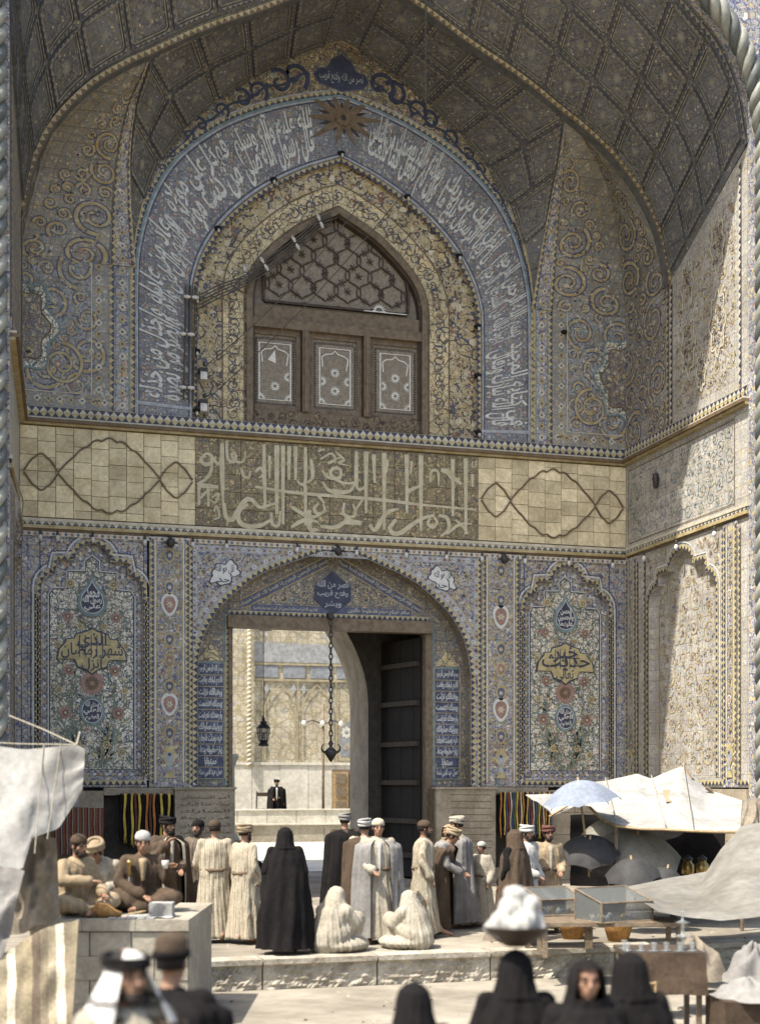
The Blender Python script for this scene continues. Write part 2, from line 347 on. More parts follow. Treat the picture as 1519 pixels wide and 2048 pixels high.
def scrolls(mb, inside, bb, M, h=.006, rmax=.45, rmin=.12, n=400, rg=rnd, stem=0, pal=(2, 3, 4), fill=True, wd=.045, fl=.055, ol=None):
    """arabesque: spiral stems packed in a region, with leaves, and small flowers scattered between them"""
    C = []; x0, x1, y0, y1 = bb
    for k in range(n):
        x, y = rg.uniform(x0, x1), rg.uniform(y0, y1); big = rmax * (1 - .6 * k / n)
        r = big
        for cx, cy, cr in C: r = min(r, math.hypot(x - cx, y - cy) - cr - .01)
        if r < rmin: continue
        while r > rmin and not all(inside(x + r * math.cos(a), y + r * math.sin(a)) for a in (0, .8, 1.6, 2.4, 3.1, 3.9, 4.7, 5.5)): r *= .85
        if r < rmin or not inside(x, y): continue
        C.append((x, y, r))
    for x, y, r in C:
        a0 = rg.uniform(0, 6.28); hd = rg.choice((-1, 1)); sp = spiral(x, y, r * .96, a0, hd, 1.25 + r * .8, 12 + int(r * 40))
        if ol is not None: mb.ribbon(sp, lambda t, r=r: wd * 1.9 * (1.15 - .5 * t) * (.6 + r), M, h - .0025, ol)
        mb.ribbon(sp, lambda t, r=r: wd * (1.15 - .5 * t) * (.6 + r), M, h, stem)
        for i in range(2, len(sp) - 3, 3):
            d = math.atan2(sp[i + 1][1] - sp[i][1], sp[i + 1][0] - sp[i][0])
            leaf(mb, *sp[i], .05 + r * .14, d + hd * .9 * (1 if i % 2 else -1), M, h + .002, rg.choice(pal))
        rosette(mb, *sp[-1], fl * (.6 + r * 1.2), M, h + .006, rg.choice(pal), 6, .6, stem)
    if fill:
        for k in range(int((x1 - x0) * (y1 - y0) * (60 if fill is True else fill))):
            x, y = rg.uniform(x0, x1), rg.uniform(y0, y1)
            if inside(x, y): rosette(mb, x, y, rg.uniform(.4, 1) * fl * .7, M, h + rg.uniform(.003, .005), rg.choice(pal), rg.choice((3, 4, 5)), .5, None, rg.random())
def in_poly(poly):
    P = [(float(a), float(b)) for a, b in poly]
    def f(x, y):
        c = False; j = len(P) - 1
        for i in range(len(P)):
            if (P[i][1] > y) != (P[j][1] > y) and x < (P[j][0] - P[i][0]) * (y - P[i][1]) / (P[j][1] - P[i][1]) + P[i][0]: c = not c
            j = i
        return c
    return f
# ---- Arabic lettering: joined letter forms, then real meshes on the wall
AR = {}
for c_, b_, n_ in [('ا',0xFE8D,2),('ب',0xFE8F,4),('ة',0xFE93,2),('ت',0xFE95,4),('ث',0xFE99,4),('ج',0xFE9D,4),('ح',0xFEA1,4),('خ',0xFEA5,4),('د',0xFEA9,2),('ذ',0xFEAB,2),('ر',0xFEAD,2),('ز',0xFEAF,2),('س',0xFEB1,4),('ش',0xFEB5,4),('ص',0xFEB9,4),('ض',0xFEBD,4),('ط',0xFEC1,4),('ظ',0xFEC5,4),('ع',0xFEC9,4),('غ',0xFECD,4),('ف',0xFED1,4),('ق',0xFED5,4),('ك',0xFED9,4),('ل',0xFEDD,4),('م',0xFEE1,4),('ن',0xFEE5,4),('ه',0xFEE9,4),('و',0xFEED,2),('ى',0xFEEF,2),('ي',0xFEF1,4),('أ',0xFE83,2),('إ',0xFE87,2),('آ',0xFE81,2),('ئ',0xFE89,4),('\u0001',0xFEFB,2),('ء',0xFE80,1)]: AR[c_] = (b_, n_)
def shape_ar(s):
    s = s.replace('لا', '\u0001'); out = []
    for i, ch in enumerate(s):
        if ch not in AR: out.append(ch); continue
        b, n = AR[ch]; pj = i > 0 and s[i - 1] in AR and AR[s[i - 1]][1] == 4 and n >= 2
        nj = i < len(s) - 1 and s[i + 1] in AR and n == 4 and AR[s[i + 1]][1] >= 2
        out.append(chr(b + (3 if pj and nj else 2 if nj else 1 if pj else 0)))
    return ''.join(reversed(out))
TXT = {}
def text_mesh(s, bold=.02):
    """vertices (n,2) and faces of a line of joined Arabic lettering, scaled to a unit box"""
    if (s, bold) in TXT: return TXT[(s, bold)]
    c = bpy.data.curves.new('lettering', 'FONT'); c.body = shape_ar(s); c.size = 1; c.offset = bold; c.resolution_u = 3
    o = bpy.data.objects.new('lettering', c); COL.objects.link(o)
    me = bpy.data.meshes.new_from_object(o.evaluated_get(bpy.context.evaluated_depsgraph_get()))
    v = [(p.co.x, p.co.y) for p in me.vertices]; f = [tuple(q.vertices) for q in me.polygons]
    xs = [p[0] for p in v]; ys = [p[1] for p in v]; x0, x1, y0, y1 = min(xs), max(xs), min(ys), max(ys)
    v = [((x - x0) / (x1 - x0), (y - y0) / (y1 - y0)) for x, y in v]
    bpy.data.objects.remove(o); bpy.data.meshes.remove(me); bpy.data.curves.remove(c)
    par = list(range(len(v)))                        # separate glyph outlines lie a hair apart, so that joined letters never share a plane
    def find(i):
        while par[i] != i: par[i] = par[par[i]]; i = par[i]
        return i
    for q in f:
        a = find(q[0])
        for j in q[1:]: par[find(j)] = a
    ids = {}; lev = [ids.setdefault(find(i), len(ids)) % 7 for i in range(len(v))]
    v = [(a, b, l * .0006) for (a, b), l in zip(v, lev)]
    TXT[(s, bold)] = (v, f, (x1 - x0) / (y1 - y0)); return TXT[(s, bold)]
def put_text(mb, s, fn, h, mi=0, bold=.02, wave=0):
    """fn(a, b, h) maps the unit box of the line to the world"""
    v, f, _ = text_mesh(s, bold)
    mb.add([fn(a, b + wave * math.sin(a * 9), h + e) for a, b, e in v], f, mi)
def box_text(mb, s, x0, x1, z0, z1, M, h, mi=0, bold=.02, wave=0): put_text(mb, s, lambda a, b, hh: M(x0 + (x1 - x0) * a, z0 + (z1 - z0) * b, hh), h, mi, bold, wave)
PAL = ['t_ochre', 't_navy', 't_cream', 't_rose', 't_cobalt', 't_turq', 't_gold', 't_white', 't_green', 't_paleb', 't_brown']
I = {n: i for i, n in enumerate(PAL)}
# ---------------------------------------------------------------- ground
def sheet(name, x0, x1, y0, y1, z, mat, nx=2, ny=2, amp=0):
    m = MB(); m.grid(nx, ny, lambda a, b: (x0 + (x1 - x0) * a, y0 + (y1 - y0) * b, z + (rnd.uniform(-amp, amp) if 0 < a < 1 and 0 < b < 1 else 0)))
    return m.build(name, mat, kind='structure')
KY = -12.32
sheet('ground', -400, 400, -400, 400, -.384, 'dust')
sheet('forecourt_pavement', -16, 30, -40, KY + .02, -.38, 'paving', 60, 40)
m = MB(); m.box(-16, 30, KY + .42, 4.6, -.37, 0); m.build('terrace', 'paving', kind='structure')
# kerb: long stones with a smooth lip and a roughly hewn face
kerb = thing('terrace_kerb', 'long pale stone step with hewn front faces crossing the foreground', 'step', (4, KY, -.38))
x = -8.0; rk = random.Random(3); kx = []
for L in (2.1, 1.9, 2.2, 1.7, 1.75, 1.62, 1.5, 1.55, 1.8, 2.0, 1.9, 2.1, 2.3, 2.2, 2.0):
    m = MB(); x1 = x + L - .02; rgh = rk.uniform(.4, 1)
    m.box(x, x1, KY + .06, KY + .42, -.38, .004)
    def face(a, b, x=x, x1=x1, rgh=rgh):
        z = -.38 + .385 * b; lip = b > .8; e = min(a, 1 - a) * L
        n_ = 0 if lip else (.035 * rgh * (math.sin(a * 23 + b * 9 + x) * math.sin(a * 11 - b * 17 + x * 3) + rk.uniform(-.6, .6))) * min(1, e * 8)
        return (x + (x1 - x) * a, KY + .03 - (.03 if lip else n_ * .9 - .02), z)
    m.grid(44, 12, face); m.box(x, x1, KY + .004, KY + .07, -.06, .005)
    m.build('kerb_stone', 'stone_rough', kerb, smooth=False); kx.append((x, x1)); x += L

# ---------------------------------------------------------------- portal back wall
wall = thing('portal_back_wall', 'tall tiled rear wall of the portal recess with pointed arches and bands of lettering', 'wall', (CX, 0, 0))
def part(name, mb, mats, parent=None, **k): return mb.build(name, mats, parent or wall, **k)
GC = 7.35                                                        # centre of the gate arch
gate_half = [(0, 7.46), (.42, 7.37), (.86, 7.2), (1.7, 6.86), (2.2, 6.5), (2.63, 6.1), (2.92, 5.65), (3.08, 5.2), (3.15, 4.7)]
gate_arch = mirror_arch(gate_half, GC, 60)
win_half = [(0, 15.03), (.93, 14.5), (1.62, 13.88), (1.95, 13.4), (2.07, 12.9), (2.07, 12.2)]
inner_half = [(0, 16.12), (.93, 15.72), (1.84, 15.15), (2.56, 14.48), (3.02, 13.8), (3.24, 13.2), (3.3, 12.6), (3.3, 10.1)]
outer_half = [(0, 17.48), (1.0, 17.22), (1.9, 16.88), (2.8, 16.38), (3.65, 15.62), (4.15, 14.75), (4.42, 13.8), (4.5, 12.9), (4.5, 10.1)]
shell_half = [(0, 18.7), (.8, 18.36), (1.95, 17.62), (3.1, 16.68), (3.92, 15.6), (4.35, 14.6), (4.55, 13.6), (4.6, 12.8)]
WC = 7.38
win_arch = mirror_arch(win_half, WC, 60); inner_arch = mirror_arch(inner_half, CX, 100); outer_arch = mirror_arch(outer_half, CX, 100)
shell_arch = mirror_arch(shell_half, CX, 80)
foil = [(1.04, 2.36), (1.04, 6.32)] + [(1.04 - .31 * (1 - math.cos(a)) , 6.32 + .34 * math.sin(a)) for a in (.3, .6, .9, 1.2, 1.57)] + \
       [(.73, 6.91), (.37, 6.91)] + [(.37 * math.cos(a), 6.91 + .37 * math.sin(a)) for a in [i * math.pi / 14 for i in range(1, 7)]] + [(0, 7.29)]
def foil_pts(c, sx=1, up=0): return [(c - x * sx, z + up) for x, z in foil] + [(c + x * sx, z + up) for x, z in reversed(foil[:-1])]   # left foot .. right foot
def around(arch, x0, x1, z0, z1, top_x):
    """two C-shaped outlines left and right of an opening whose outline runs left foot -> apex -> right foot"""
    k = max(range(len(arch)), key=lambda i: arch[i][1]); a, b = arch[:k + 1], arch[k:]
    return [(x0, z0)] + a + [(top_x, z1), (x0, z1)], b + [(x1, z0), (x1, z1), (top_x, z1)]
def reveal(mb, path, d0, d1, M=MW, mi=0):
    n = len(path); mb.add([M(*p, d0) for p in path] + [M(*p, d1) for p in path], [(i, i + 1, n + i + 1, n + i) for i in range(n - 1)], mi)

# masonry body behind the tiles, with the passage through it
m = MB()
for b in ((-6, 4.9, .9, 4.0, -.3, 24), (9.7, 20, .9, 4.0, -.3, 24), (4.9, 9.7, .9, 4.0, 6.6, 24), (-6, 4.1, .2, .9, -.3, 7.5), (10.6, 20, .2, .9, -.3, 7.5), (-6, 20, .25, .9, 7.5, 9.6), (-6, 4.9, .3, .9, 9.6, 19.3), (9.9, 20, .3, .9, 9.6, 19.3), (4.9, 9.9, .35, .9, 9.6, 19.3)): m.box(*b)
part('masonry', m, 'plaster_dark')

# lower zone ---------------------------------------------------------------
Z0, Z1 = 2.15, 7.5
PLC, PRC = 2.02, 12.84
for pc, xa, xb in ((PLC, LX, 3.16), (PRC, 11.67, BX)):
    m = MB()
    for q in around(foil_pts(pc), xa, xb, Z0, Z1, pc): m.poly(q, MW, 0)
    m.add([MW(pc - 1.04, 2.36, 0), MW(xa, Z0, 0), MW(xb, Z0, 0), MW(pc + 1.04, 2.36, 0)], [(0, 1, 2, 3)])
    reveal(m, foil_pts(pc) + [(pc - 1.04, 2.36)], 0, -.13)
    fr = part('niche_surround', m, 'tile_light')
    z = MB(); zz = foil_pts(pc)
    zigzag(z, offset_path(zz, .055), .085, MW, .012, .135, I['t_navy'], I['t_gold'], I['t_ochre'])
    z.ribbon(offset_path(zz, .17), .03, MW, .008, I['t_white']); z.ribbon(offset_path(zz, .215), .018, MW, .008, I['t_navy'])
    for xx in (pc - 1.15, pc + 1.15):
        pass
    zigzag(z, [(xa + .02, 2.24), (xb - .02, 2.24)], .10, MW, .012, .135, I['t_navy'], I['t_gold'], I['t_cream'])
    zigzag(z, [(pc - 1.14, 6.2), (pc - 1.14, 2.3)], .09, MW, .012, .13, I['t_navy'], I['t_gold'], I['t_cream'], dots=I['t_white'])
    zigzag(z, [(pc + 1.14, 2.3), (pc + 1.14, 6.2)], .09, MW, .012, .13, I['t_navy'], I['t_gold'], I['t_cream'], dots=I['t_white'])
    part('zigzag_border', z, PAL, kind='stuff')
    # recessed panel: border ground, white garden ground
    m = MB(); m.poly(foil_pts(pc), MW, -.13); part('niche_ground', m, 'tile_light')
    iw = [(pc - .87, 2.53), (pc - .87, 6.2), (pc - .8, 6.31), (pc - .5, 6.33), (pc - .5, 6.69), (pc - .13, 6.7), (pc - .13, 6.93), (pc, 7.03), (pc + .13, 6.93), (pc + .13, 6.7), (pc + .5, 6.69), (pc + .5, 6.33), (pc + .8, 6.31), (pc + .87, 6.2), (pc + .87, 2.53)]
    m = MB(); m.prism(iw, MW, -.13, -.12); part('garden_panel', m, 'tile_white')
    g = MB(); g.ribbon(iw, .022, MW, -.113, I['t_navy'], closed=True); g.ribbon(offset_path(iw, .03), .02, MW, -.113, I['t_white'], closed=False)
    insd = in_poly(iw)
    # palmette frieze round the panel
    fr_p = resample([(pc - .955, 2.45), (pc - .955, 6.25), (pc - .62, 6.5), (pc - .6, 6.8), (pc - .25, 6.83), (pc - .2, 7.05), (pc, 7.17), (pc + .2, 7.05), (pc + .25, 6.83), (pc + .6, 6.8), (pc + .62, 6.5), (pc + .955, 6.25), (pc + .955, 2.45), (pc - .955, 2.45)], 96)
    for i, p in enumerate(fr_p[:-1]):
        q = fr_p[i + 1]; a = math.atan2(q[1] - p[1], q[0] - p[0]); leaf(g, *p, .10, a + .6, MW, -.118, I[('t_white', 't_ochre')[i % 2]], .6); leaf(g, *p, .085, a - .9, MW, -.117, I['t_cobalt'], .5)
    rg = random.Random(int(pc * 10))
    # plant stems growing up from the foot, mirrored, with tulips, roses and leaves
    for sgn in (-1, 1):
        for base, top, bend in ((.12, 4.2, .35), (.42, 4.5, -.3), (.2, 6.5, .55), (.6, 5.9, .1), (.3, 3.4, .15)):
            st = smooth_curve([(pc + sgn * base * .4, 2.56), (pc + sgn * (base + bend * .5), 2.56 + (top - 2.56) * .35), (pc + sgn * (base - bend * .1), 2.56 + (top - 2.56) * .7), (pc + sgn * (base + bend * .35), top)], 26)
            g.ribbon(st, lambda t: .03 - .018 * t, MW, -.114, I['t_green'])
            for i in range(2, 26):
                d = math.atan2(st[i][1] - st[i - 1][1], st[i][0] - st[i - 1][0])
                leaf(g, *st[i], rg.uniform(.08, .2), d + rg.choice((-1, 1)) * rg.uniform(.4, .9), MW, -.112, I[rg.choice(('t_green', 't_green', 't_turq', 't_brown'))], .3)
                if rg.random() < .4 and insd(st[i][0] + .1 * sgn, st[i][1]): rosette(g, st[i][0] + rg.uniform(-.1, .1), st[i][1], rg.uniform(.03, .06), MW, -.109, I[rg.choice(('t_rose', 't_gold', 't_cobalt', 't_brown'))], 6, .6, I['t_cream'])
        for fx, fz, fr_ in ((.45, 6.45, .11), (.5, 5.75, .12), (.48, 4.62, .13), (.55, 3.72, .15), (.3, 3.05, .1), (.62, 2.9, .09), (.7, 5.15, .08), (.68, 4.2, .08), (.25, 5.55, .08)):
            rosette(g, pc + sgn * fx, fz, fr_, MW, -.105, I['t_rose' if fr_ > .11 else 't_gold'], 9, .72, I['t_gold']); rosette(g, pc + sgn * fx, fz, fr_ * .55, MW, -.100, I['t_brown'], 7, .6, I['t_cream'])
        for k in range(9): leaf(g, pc + sgn * (.2 + .04 * k), 2.7 + .07 * k, .42 - .02 * k, math.pi / 2 - sgn * (.5 - .09 * k), MW, -.108, I['t_turq' if k % 2 else 't_green'], .16)
    rosette(g, pc, 4.35, .26, MW, -.105, I['t_rose'], 16, .86, I['t_rose']); rosette(g, pc, 4.35, .16, MW, -.10, I['t_brown'], 14, .8, I['t_rose'])
    for k in range(420):
        x_, z_ = rg.uniform(pc - .84, pc + .84), rg.uniform(2.58, 6.9)
        if insd(x_, z_):
            if k % 3: leaf(g, x_, z_, rg.uniform(.05, .1), rg.uniform(0, 6.28), MW, -.1165, I[rg.choice(('t_green', 't_brown', 't_navy', 't_cobalt'))], .35)
            else: rosette(g, x_, z_, rg.uniform(.02, .04), MW, -.1155, I[rg.choice(('t_rose', 't_gold', 't_cobalt'))], 5, .5)
    part('garden_flowers', g, PAL, kind='stuff')
    # drop, cartouche and round medallions with lettering
    drop = [(pc + .3 * math.sin(a) * (1 if abs(a) < 2.2 else 1 - (abs(a) - 2.2) * 1.0), 6.02 - .27 * math.cos(a) + (0 if abs(a) < 1.57 else .19 * (abs(a) - 1.57) ** 1.5)) for a in [(-math.pi + i * 2 * math.pi / 36) for i in range(36)]]
    def medallion(name, out, rim, wr, lines, fg, bgm, rimm, parent=wall):
        q = MB(); q.prism(out, MW, -.12, -.085, 0); cxx = sum(p[0] for p in out) / len(out); czz = sum(p[1] for p in out) / len(out)
        q.prism([(cxx + (x_ - cxx) * rim, czz + (z_ - czz) * rim) for x_, z_ in out], MW, -.085, -.08, 1)
        q.ribbon([(cxx + (x_ - cxx) * rim, czz + (z_ - czz) * rim) for x_, z_ in out], .014, MW, -.076, 2, closed=True)
        for s_, a0, a1, b0, b1 in lines: box_text(q, s_, cxx + a0, cxx + a1, czz + b0, czz + b1, MW, -.075, 2, .03)
        return part(name, q, [rimm, bgm, fg])
    nm = ('محمد', 'رسول الله', 'علي') if pc < 5 else ('الحسن', 'والحسين', 'عليهما')
    medallion('drop_medallion', drop, .78, 0, [(nm[0], -.13, .15, .06, .24), (nm[1], -.2, .2, -.08, .1), (nm[2], -.17, .18, -.22, -.06)], 't_white', 't_navy', 't_turq')
    oval = [(pc + .26 * math.sin(a), 3.76 + .31 * math.cos(a)) for a in [i * math.pi / 16 for i in range(32)]]
    medallion('oval_medallion', oval, .8, 0, [('صدق الله', -.14, .15, .07, .21), ('العلي', -.18, .18, -.08, .09), ('العظيم', -.14, .14, -.22, -.06)], 't_white', 't_navy', 't_turq')
    half = [(0, 5.53), (.12, 5.46), (.34, 5.4), (.38, 5.3), (.55, 5.28), (.56, 5.22), (.7, 5.05), (.74, 4.84), (.38, 4.84), (.33, 4.76), (.31, 4.68), (.12, 4.62), (0, 4.52)]
    cart = [(pc + x_, z_) for x_, z_ in half] + [(pc - x_, z_) for x_, z_ in reversed(half[1:-1])]
    q = MB(); q.prism(cart, MW, -.12, -.085, 0); q.prism([(pc + (x_ - pc) * .955, 5.02 + (z_ - 5.02) * .93) for x_, z_ in cart], MW, -.085, -.08, 1)
    tl = (('شهر رمضان', -.64, .64, 4.86, 5.2), ('الذي', -.3, .3, 5.02, 5.42), ('أنزل', -.22, .22, 4.6, 4.95)) if pc < 5 else (('حديث', -.6, .62, 4.86, 5.24), ('خير', -.32, .3, 5.05, 5.42), ('تعالى', -.24, .2, 4.6, 4.92))
    for s_, a0, a1, b0, b1 in tl: box_text(q, s_, pc + a0, pc + a1, b0, b1, MW, -.074, 2, .012)
    for k in range(5): q.ribbon([(pc - .26 + .12 * k, 4.9), (pc - .26 + .12 * k, 5.36)], .018, MW, -.072, 2)
    q.ribbon([(pc - .34, 5.15), (pc + .36, 5.16)], .018, MW, -.071, 2)
    part('lettered_cartouche', q, ['t_navy', 't_gold', 't_navy'])
    # spandrel scroll work over the niche
    g = MB(); hole = in_poly(offset_path(foil_pts(pc), .24) + [(pc + 1.2, 2), (pc - 1.2, 2)])
    scrolls(g, lambda a, b: not hole(a, b) and b > 6.3, (pc - 1.04, pc + 1.04, 6.4, 7.3), MW, .006, .16, .05, 300, rg, I['t_ochre'], [I[k] for k in ('t_rose', 't_cobalt', 't_cream', 't_navy')], 120, .03, .045)
    g.ribbon(rect(pc - 1.07, pc + 1.07, 2.3, 7.36)[::-1], .02, MW, .008, I['t_navy'], closed=True)
    part('spandrel_scrollwork', g, PAL, kind='stuff')
# pilasters between the panels and the gate
def pilaster(u0, u1, M, parent, seed, vase=True):
    m = MB(); m.prism(rect(u0, u1, Z0, Z1 + .02), M, -.01, .03); part('pilaster', m, 'tile_light', parent)
    g = MB(); c = (u0 + u1) / 2; w_ = u1 - u0
    for u in (u0 + .055, u1 - .055): zigzag(g, [(u, Z0 + .05), (u, Z1 - .05)], .08, M, .04, .13, I['t_navy'], I['t_gold'], I['t_ochre'], dots=I['t_white'])
    for u in (u0 + .13, u1 - .13): g.ribbon([(u, Z0 + .1), (u, Z1 - .1)], .025, M, .038, I['t_white'])
    a, b = u0 + .16, u1 - .16
    g.ribbon(rect(a, b, Z0 + .14, Z1 - .14)[::-1], .02, M, .042, I['t_ochre'], closed=True)
    rg = random.Random(seed); hw = (b - a) / 2
    scrolls(g, lambda x_, z_: a + .02 < x_ < b - .02, (a, b, Z0 + .9, Z1 - .2), M, .042, hw * .55, .05, 500, rg, I['t_ochre'], [I[k] for k in ('t_cream', 't_rose', 't_turq', 't_paleb', 't_gold')], 150, .03, .05)
    for i, zc in enumerate((7.1, 6.42, 6.05, 5.3, 4.85, 4.3, 3.92, 3.3)):
        r = hw * (.8 if i in (2, 6) else .5)
        on = [(c + r * math.sin(t) * (.6 + .4 * math.sin(t / 2) ** 2), zc - r * 1.15 * math.cos(t)) for t in [k * math.pi / 10 for k in range(20)]]
        g.poly(on[::-1], M, .05, I['t_white' if i in (2, 6) else 't_ochre']); g.poly([(c + (x_ - c) * .72, zc + (z_ - zc) * .72) for x_, z_ in on][::-1], M, .054, I['t_rose' if i in (2, 6, 4) else 't_cobalt'])
        rosette(g, c, zc, r * .4, M, .058, I['t_cream'], 6, .5, I['t_gold'])
    if vase:
        vs = [(0, 2.35), (.12, 2.35), (.06, 2.5), (.04, 2.58), (.13, 2.75), (.15, 2.86), (.09, 2.98), (.12, 3.03), (0, 3.03)]
        vp = [(c + x_, z_) for x_, z_ in vs] + [(c - x_, z_) for x_, z_ in reversed(vs[1:-1])]
        g.poly(vp, M, .052, I['t_gold']); g.poly([(c + (x_ - c) * .6, 2.7 + (z_ - 2.7) * .6) for x_, z_ in vp], M, .056, I['t_paleb']); rosette(g, c, 2.85, .05, M, .06, I['t_navy'], 6, .5)
        for s_ in (-1, 1):
            for k in range(6): leaf(g, c + s_ * .1, 2.6 + k * .09, .12, (0 if s_ > 0 else math.pi) + s_ * (.2 + .15 * k), M, .05, I['t_rose' if k % 2 else 't_cream'], .5)
    part('pilaster_mosaic', g, PAL, parent, kind='stuff')
pilaster(3.2, 4.06, MW, wall, 1); pilaster(10.72, 11.64, MW, wall, 2)

# gate arch zone -------------------------------------------------------------
m = MB()
for q in around([(GC - 3.15, Z0)] + gate_arch + [(GC + 3.15, Z0)], 4.06, 10.72, Z0, Z1, GC): m.poly(q, MW, 0)
part('gate_arch_spandrels', m, 'tile_light')
m = MB(); reveal(m, [(GC - 3.15, Z0)] + gate_arch + [(GC + 3.15, Z0)], 0, -.5); part('gate_arch_soffit', m, 'tile_ochre')
g = MB(); ga = [(GC - 3.15, Z0 + .05)] + gate_arch + [(GC + 3.15, Z0 + .05)]
zigzag(g, offset_path(ga, .02), .10, MW, .014, .14, I['t_navy'], I['t_gold'], I['t_cream'])
ao = offset_path(gate_arch, .17); ao = [p for p in ao if p[1] < 7.42 and p[1] > 4.7]
g.ribbon(offset_path(gate_arch, .16)[3:-3], .16, MW, .008, I['t_paleb'])
gp = resample(offset_path(gate_arch, .16)[3:-3], 90)
for i, p in enumerate(gp[:-1]): rosette(g, *p, .055, MW, .013, I[('t_white', 't_ochre', 't_rose')[i % 3]], 6, .55, I['t_cobalt'])
g.ribbon(offset_path(gate_arch, .25)[4:-4], .022, MW, .014, I['t_ochre'])
for u in (4.17, 10.6):
    g.ribbon([(u, 4.7), (u, 7.3)], .13, MW, .008, I['t_paleb'])
    for i in range(22): rosette(g, u, 4.78 + i * .116, .05, MW, .013, I[('t_white', 't_rose', 't_ochre')[i % 3]], 6, .55, I['t_navy'])
g.ribbon([(4.1, 7.3), (10.68, 7.3)], .13, MW, .009, I['t_paleb'])
for i in range(56): rosette(g, 4.2 + i * .115, 7.3, .05, MW, .014, I[('t_white', 't_rose', 't_ochre')[i % 3]], 6, .55, I['t_navy'])
for u in (4.1, 10.67): zigzag(g, [(u, Z0), (u, 7.4)], .07, MW, .016, .13, I['t_navy'], I['t_gold'], I['t_cream'])
part('gate_arch_border', g, PAL, kind='stuff')
hole = in_poly(offset_path(gate_arch, .27) + [(GC + 3.4, 2), (GC - 3.4, 2)])
sp_in = lambda x_, z_: not hole(x_, z_) and 4.25 < x_ < 10.52 and 5.0 < z_ < 7.22
g = MB(); scrolls(g, sp_in, (4.25, 10.5, 5.2, 7.2), MW, .006, .27, .06, 900, random.Random(5), I['t_ochre'], [I[k] for k in ('t_rose', 't_cobalt', 't_cream', 't_navy', 't_paleb')], 110, .04, .05)
part('spandrel_scrollwork', g, PAL, kind='stuff')
for cx_, cz_, sg in ((4.82, 6.78, 1), (9.78, 6.86, -1)):
    q = MB(); out = []
    for i in range(36):
        a = i * math.pi / 18; r = .27 + .035 * math.sin(5 * a + sg) + .03 * math.cos(8 * a)
        out.append((cx_ + r * 1.1 * math.cos(a) + .12 * sg * math.sin(a), cz_ + r * math.sin(a)))
    q.prism(out, MW, .01, .02, 0); q.prism([(cx_ + (x_ - cx_) * .9, cz_ + (z_ - cz_) * .9) for x_, z_ in out], MW, .02, .024, 1)
    box_text(q, 'قل هو الله', cx_ - .2, cx_ + .2, cz_ - .02, cz_ + .19, MW, .028, 2, .01); box_text(q, 'أحد', cx_ - .17, cx_ + .18, cz_ - .2, cz_ - .02, MW, .028, 2, .01)
    part('white_cartouche', q, ['t_navy', 't_white', 't_navy'])
# recessed tympanum and jambs
m = MB(); q = [(4.2, Z0), (5.05, Z0), (5.05, 5.97), (9.55, 5.97), (9.55, Z0), (10.5, Z0)]
ty = [(GC - 3.15, Z0)] + gate_arch + [(GC + 3.15, Z0)] + [(9.6, Z0), (9.6, 5.95), (5.0, 5.95), (5.0, Z0)]
m.poly(ty, MW, -.5); part('tympanum', m, 'tile_ochre')
g = MB()
tri = [(5.75, 6.15), (9.0, 6.15), (7.35, 7.15)]
g.ribbon([(5.5, 6.12), (9.2, 6.12)], .16, MW, -.49, I['t_cobalt']); box_text(g, 'إنما يريد الله ليذهب عنكم الرجس أهل البيت ويطهركم تطهيرا', 5.55, 7.0, 6.06, 6.19, MW, -.48, I['t_cream'], .02)
box_text(g, 'سلام عليكم طبتم فادخلوها خالدين', 7.7, 9.15, 6.06, 6.19, MW, -.48, I['t_cream'], .02)
for a, b in (((5.3, 6.2), (7.2, 7.22)), ((7.5, 7.22), (9.4, 6.2))):
    d = (b[0] - a[0], b[1] - a[1]); l = math.hypot(*d); n_ = (-d[1] / l, d[0] / l)
    g.ribbon([a, b], .17, MW, -.488, I['t_cobalt'])
    put_text(g, 'بسم الله الرحمن الرحيم إنا فتحنا لك فتحا مبينا', lambda s_, t_, h, a=a, d=d, n_=n_: MW(a[0] + d[0] * s_ + n_[0] * (t_ - .5) * .13, a[1] + d[1] * s_ + n_[1] * (t_ - .5) * .13, h), -.48, I['t_cream'], .02)
    g.ribbon([(a[0] + n_[0] * .1, a[1] + n_[1] * .1), (b[0] + n_[0] * .1, b[1] + n_[1] * .1)], .025, MW, -.478, I['t_ochre']); g.ribbon([(a[0] - n_[0] * .1, a[1] - n_[1] * .1), (b[0] - n_[0] * .1, b[1] - n_[1] * .1)], .02, MW, -.478, I['t_ochre'])
g.poly([(7.35 - .42, 6.35), (7.35 - .24, 6.2), (7.35, 6.02), (7.59, 6.2), (7.77, 6.35), (7.77, 6.65), (7.55, 6.85), (7.35, 7.0), (7.15, 6.85), (6.93, 6.65)], MW, -.482, I['t_navy'])
for s_, a0, a1, b0, b1 in (('نصر من الله', -.36, .36, 6.6, 6.8), ('وفتح قريب', -.36, .36, 6.4, 6.58), ('وبشر', -.2, .2, 6.18, 6.34)): box_text(g, s_, 7.35 + a0, 7.35 + a1, b0, b1, MW, -.474, I['t_paleb'], .03)
tin = in_poly([(5.5, 6.25), (9.2, 6.25), (7.35, 7.05)]); scrolls(g, lambda x_, z_: tin(x_, z_) and abs(x_ - 7.35) > .45, (5.5, 9.2, 6.25, 7.0), MW, -.49, .16, .05, 500, random.Random(8), I['t_gold'], [I[k] for k in ('t_rose', 't_cobalt', 't_cream', 't_navy')], 110, .03, .045)
zigzag(g, [(5.0, 6.0), (9.6, 6.0)], .09, MW, -.485, .12, I['t_navy'], I['t_gold'], I['t_cream'])
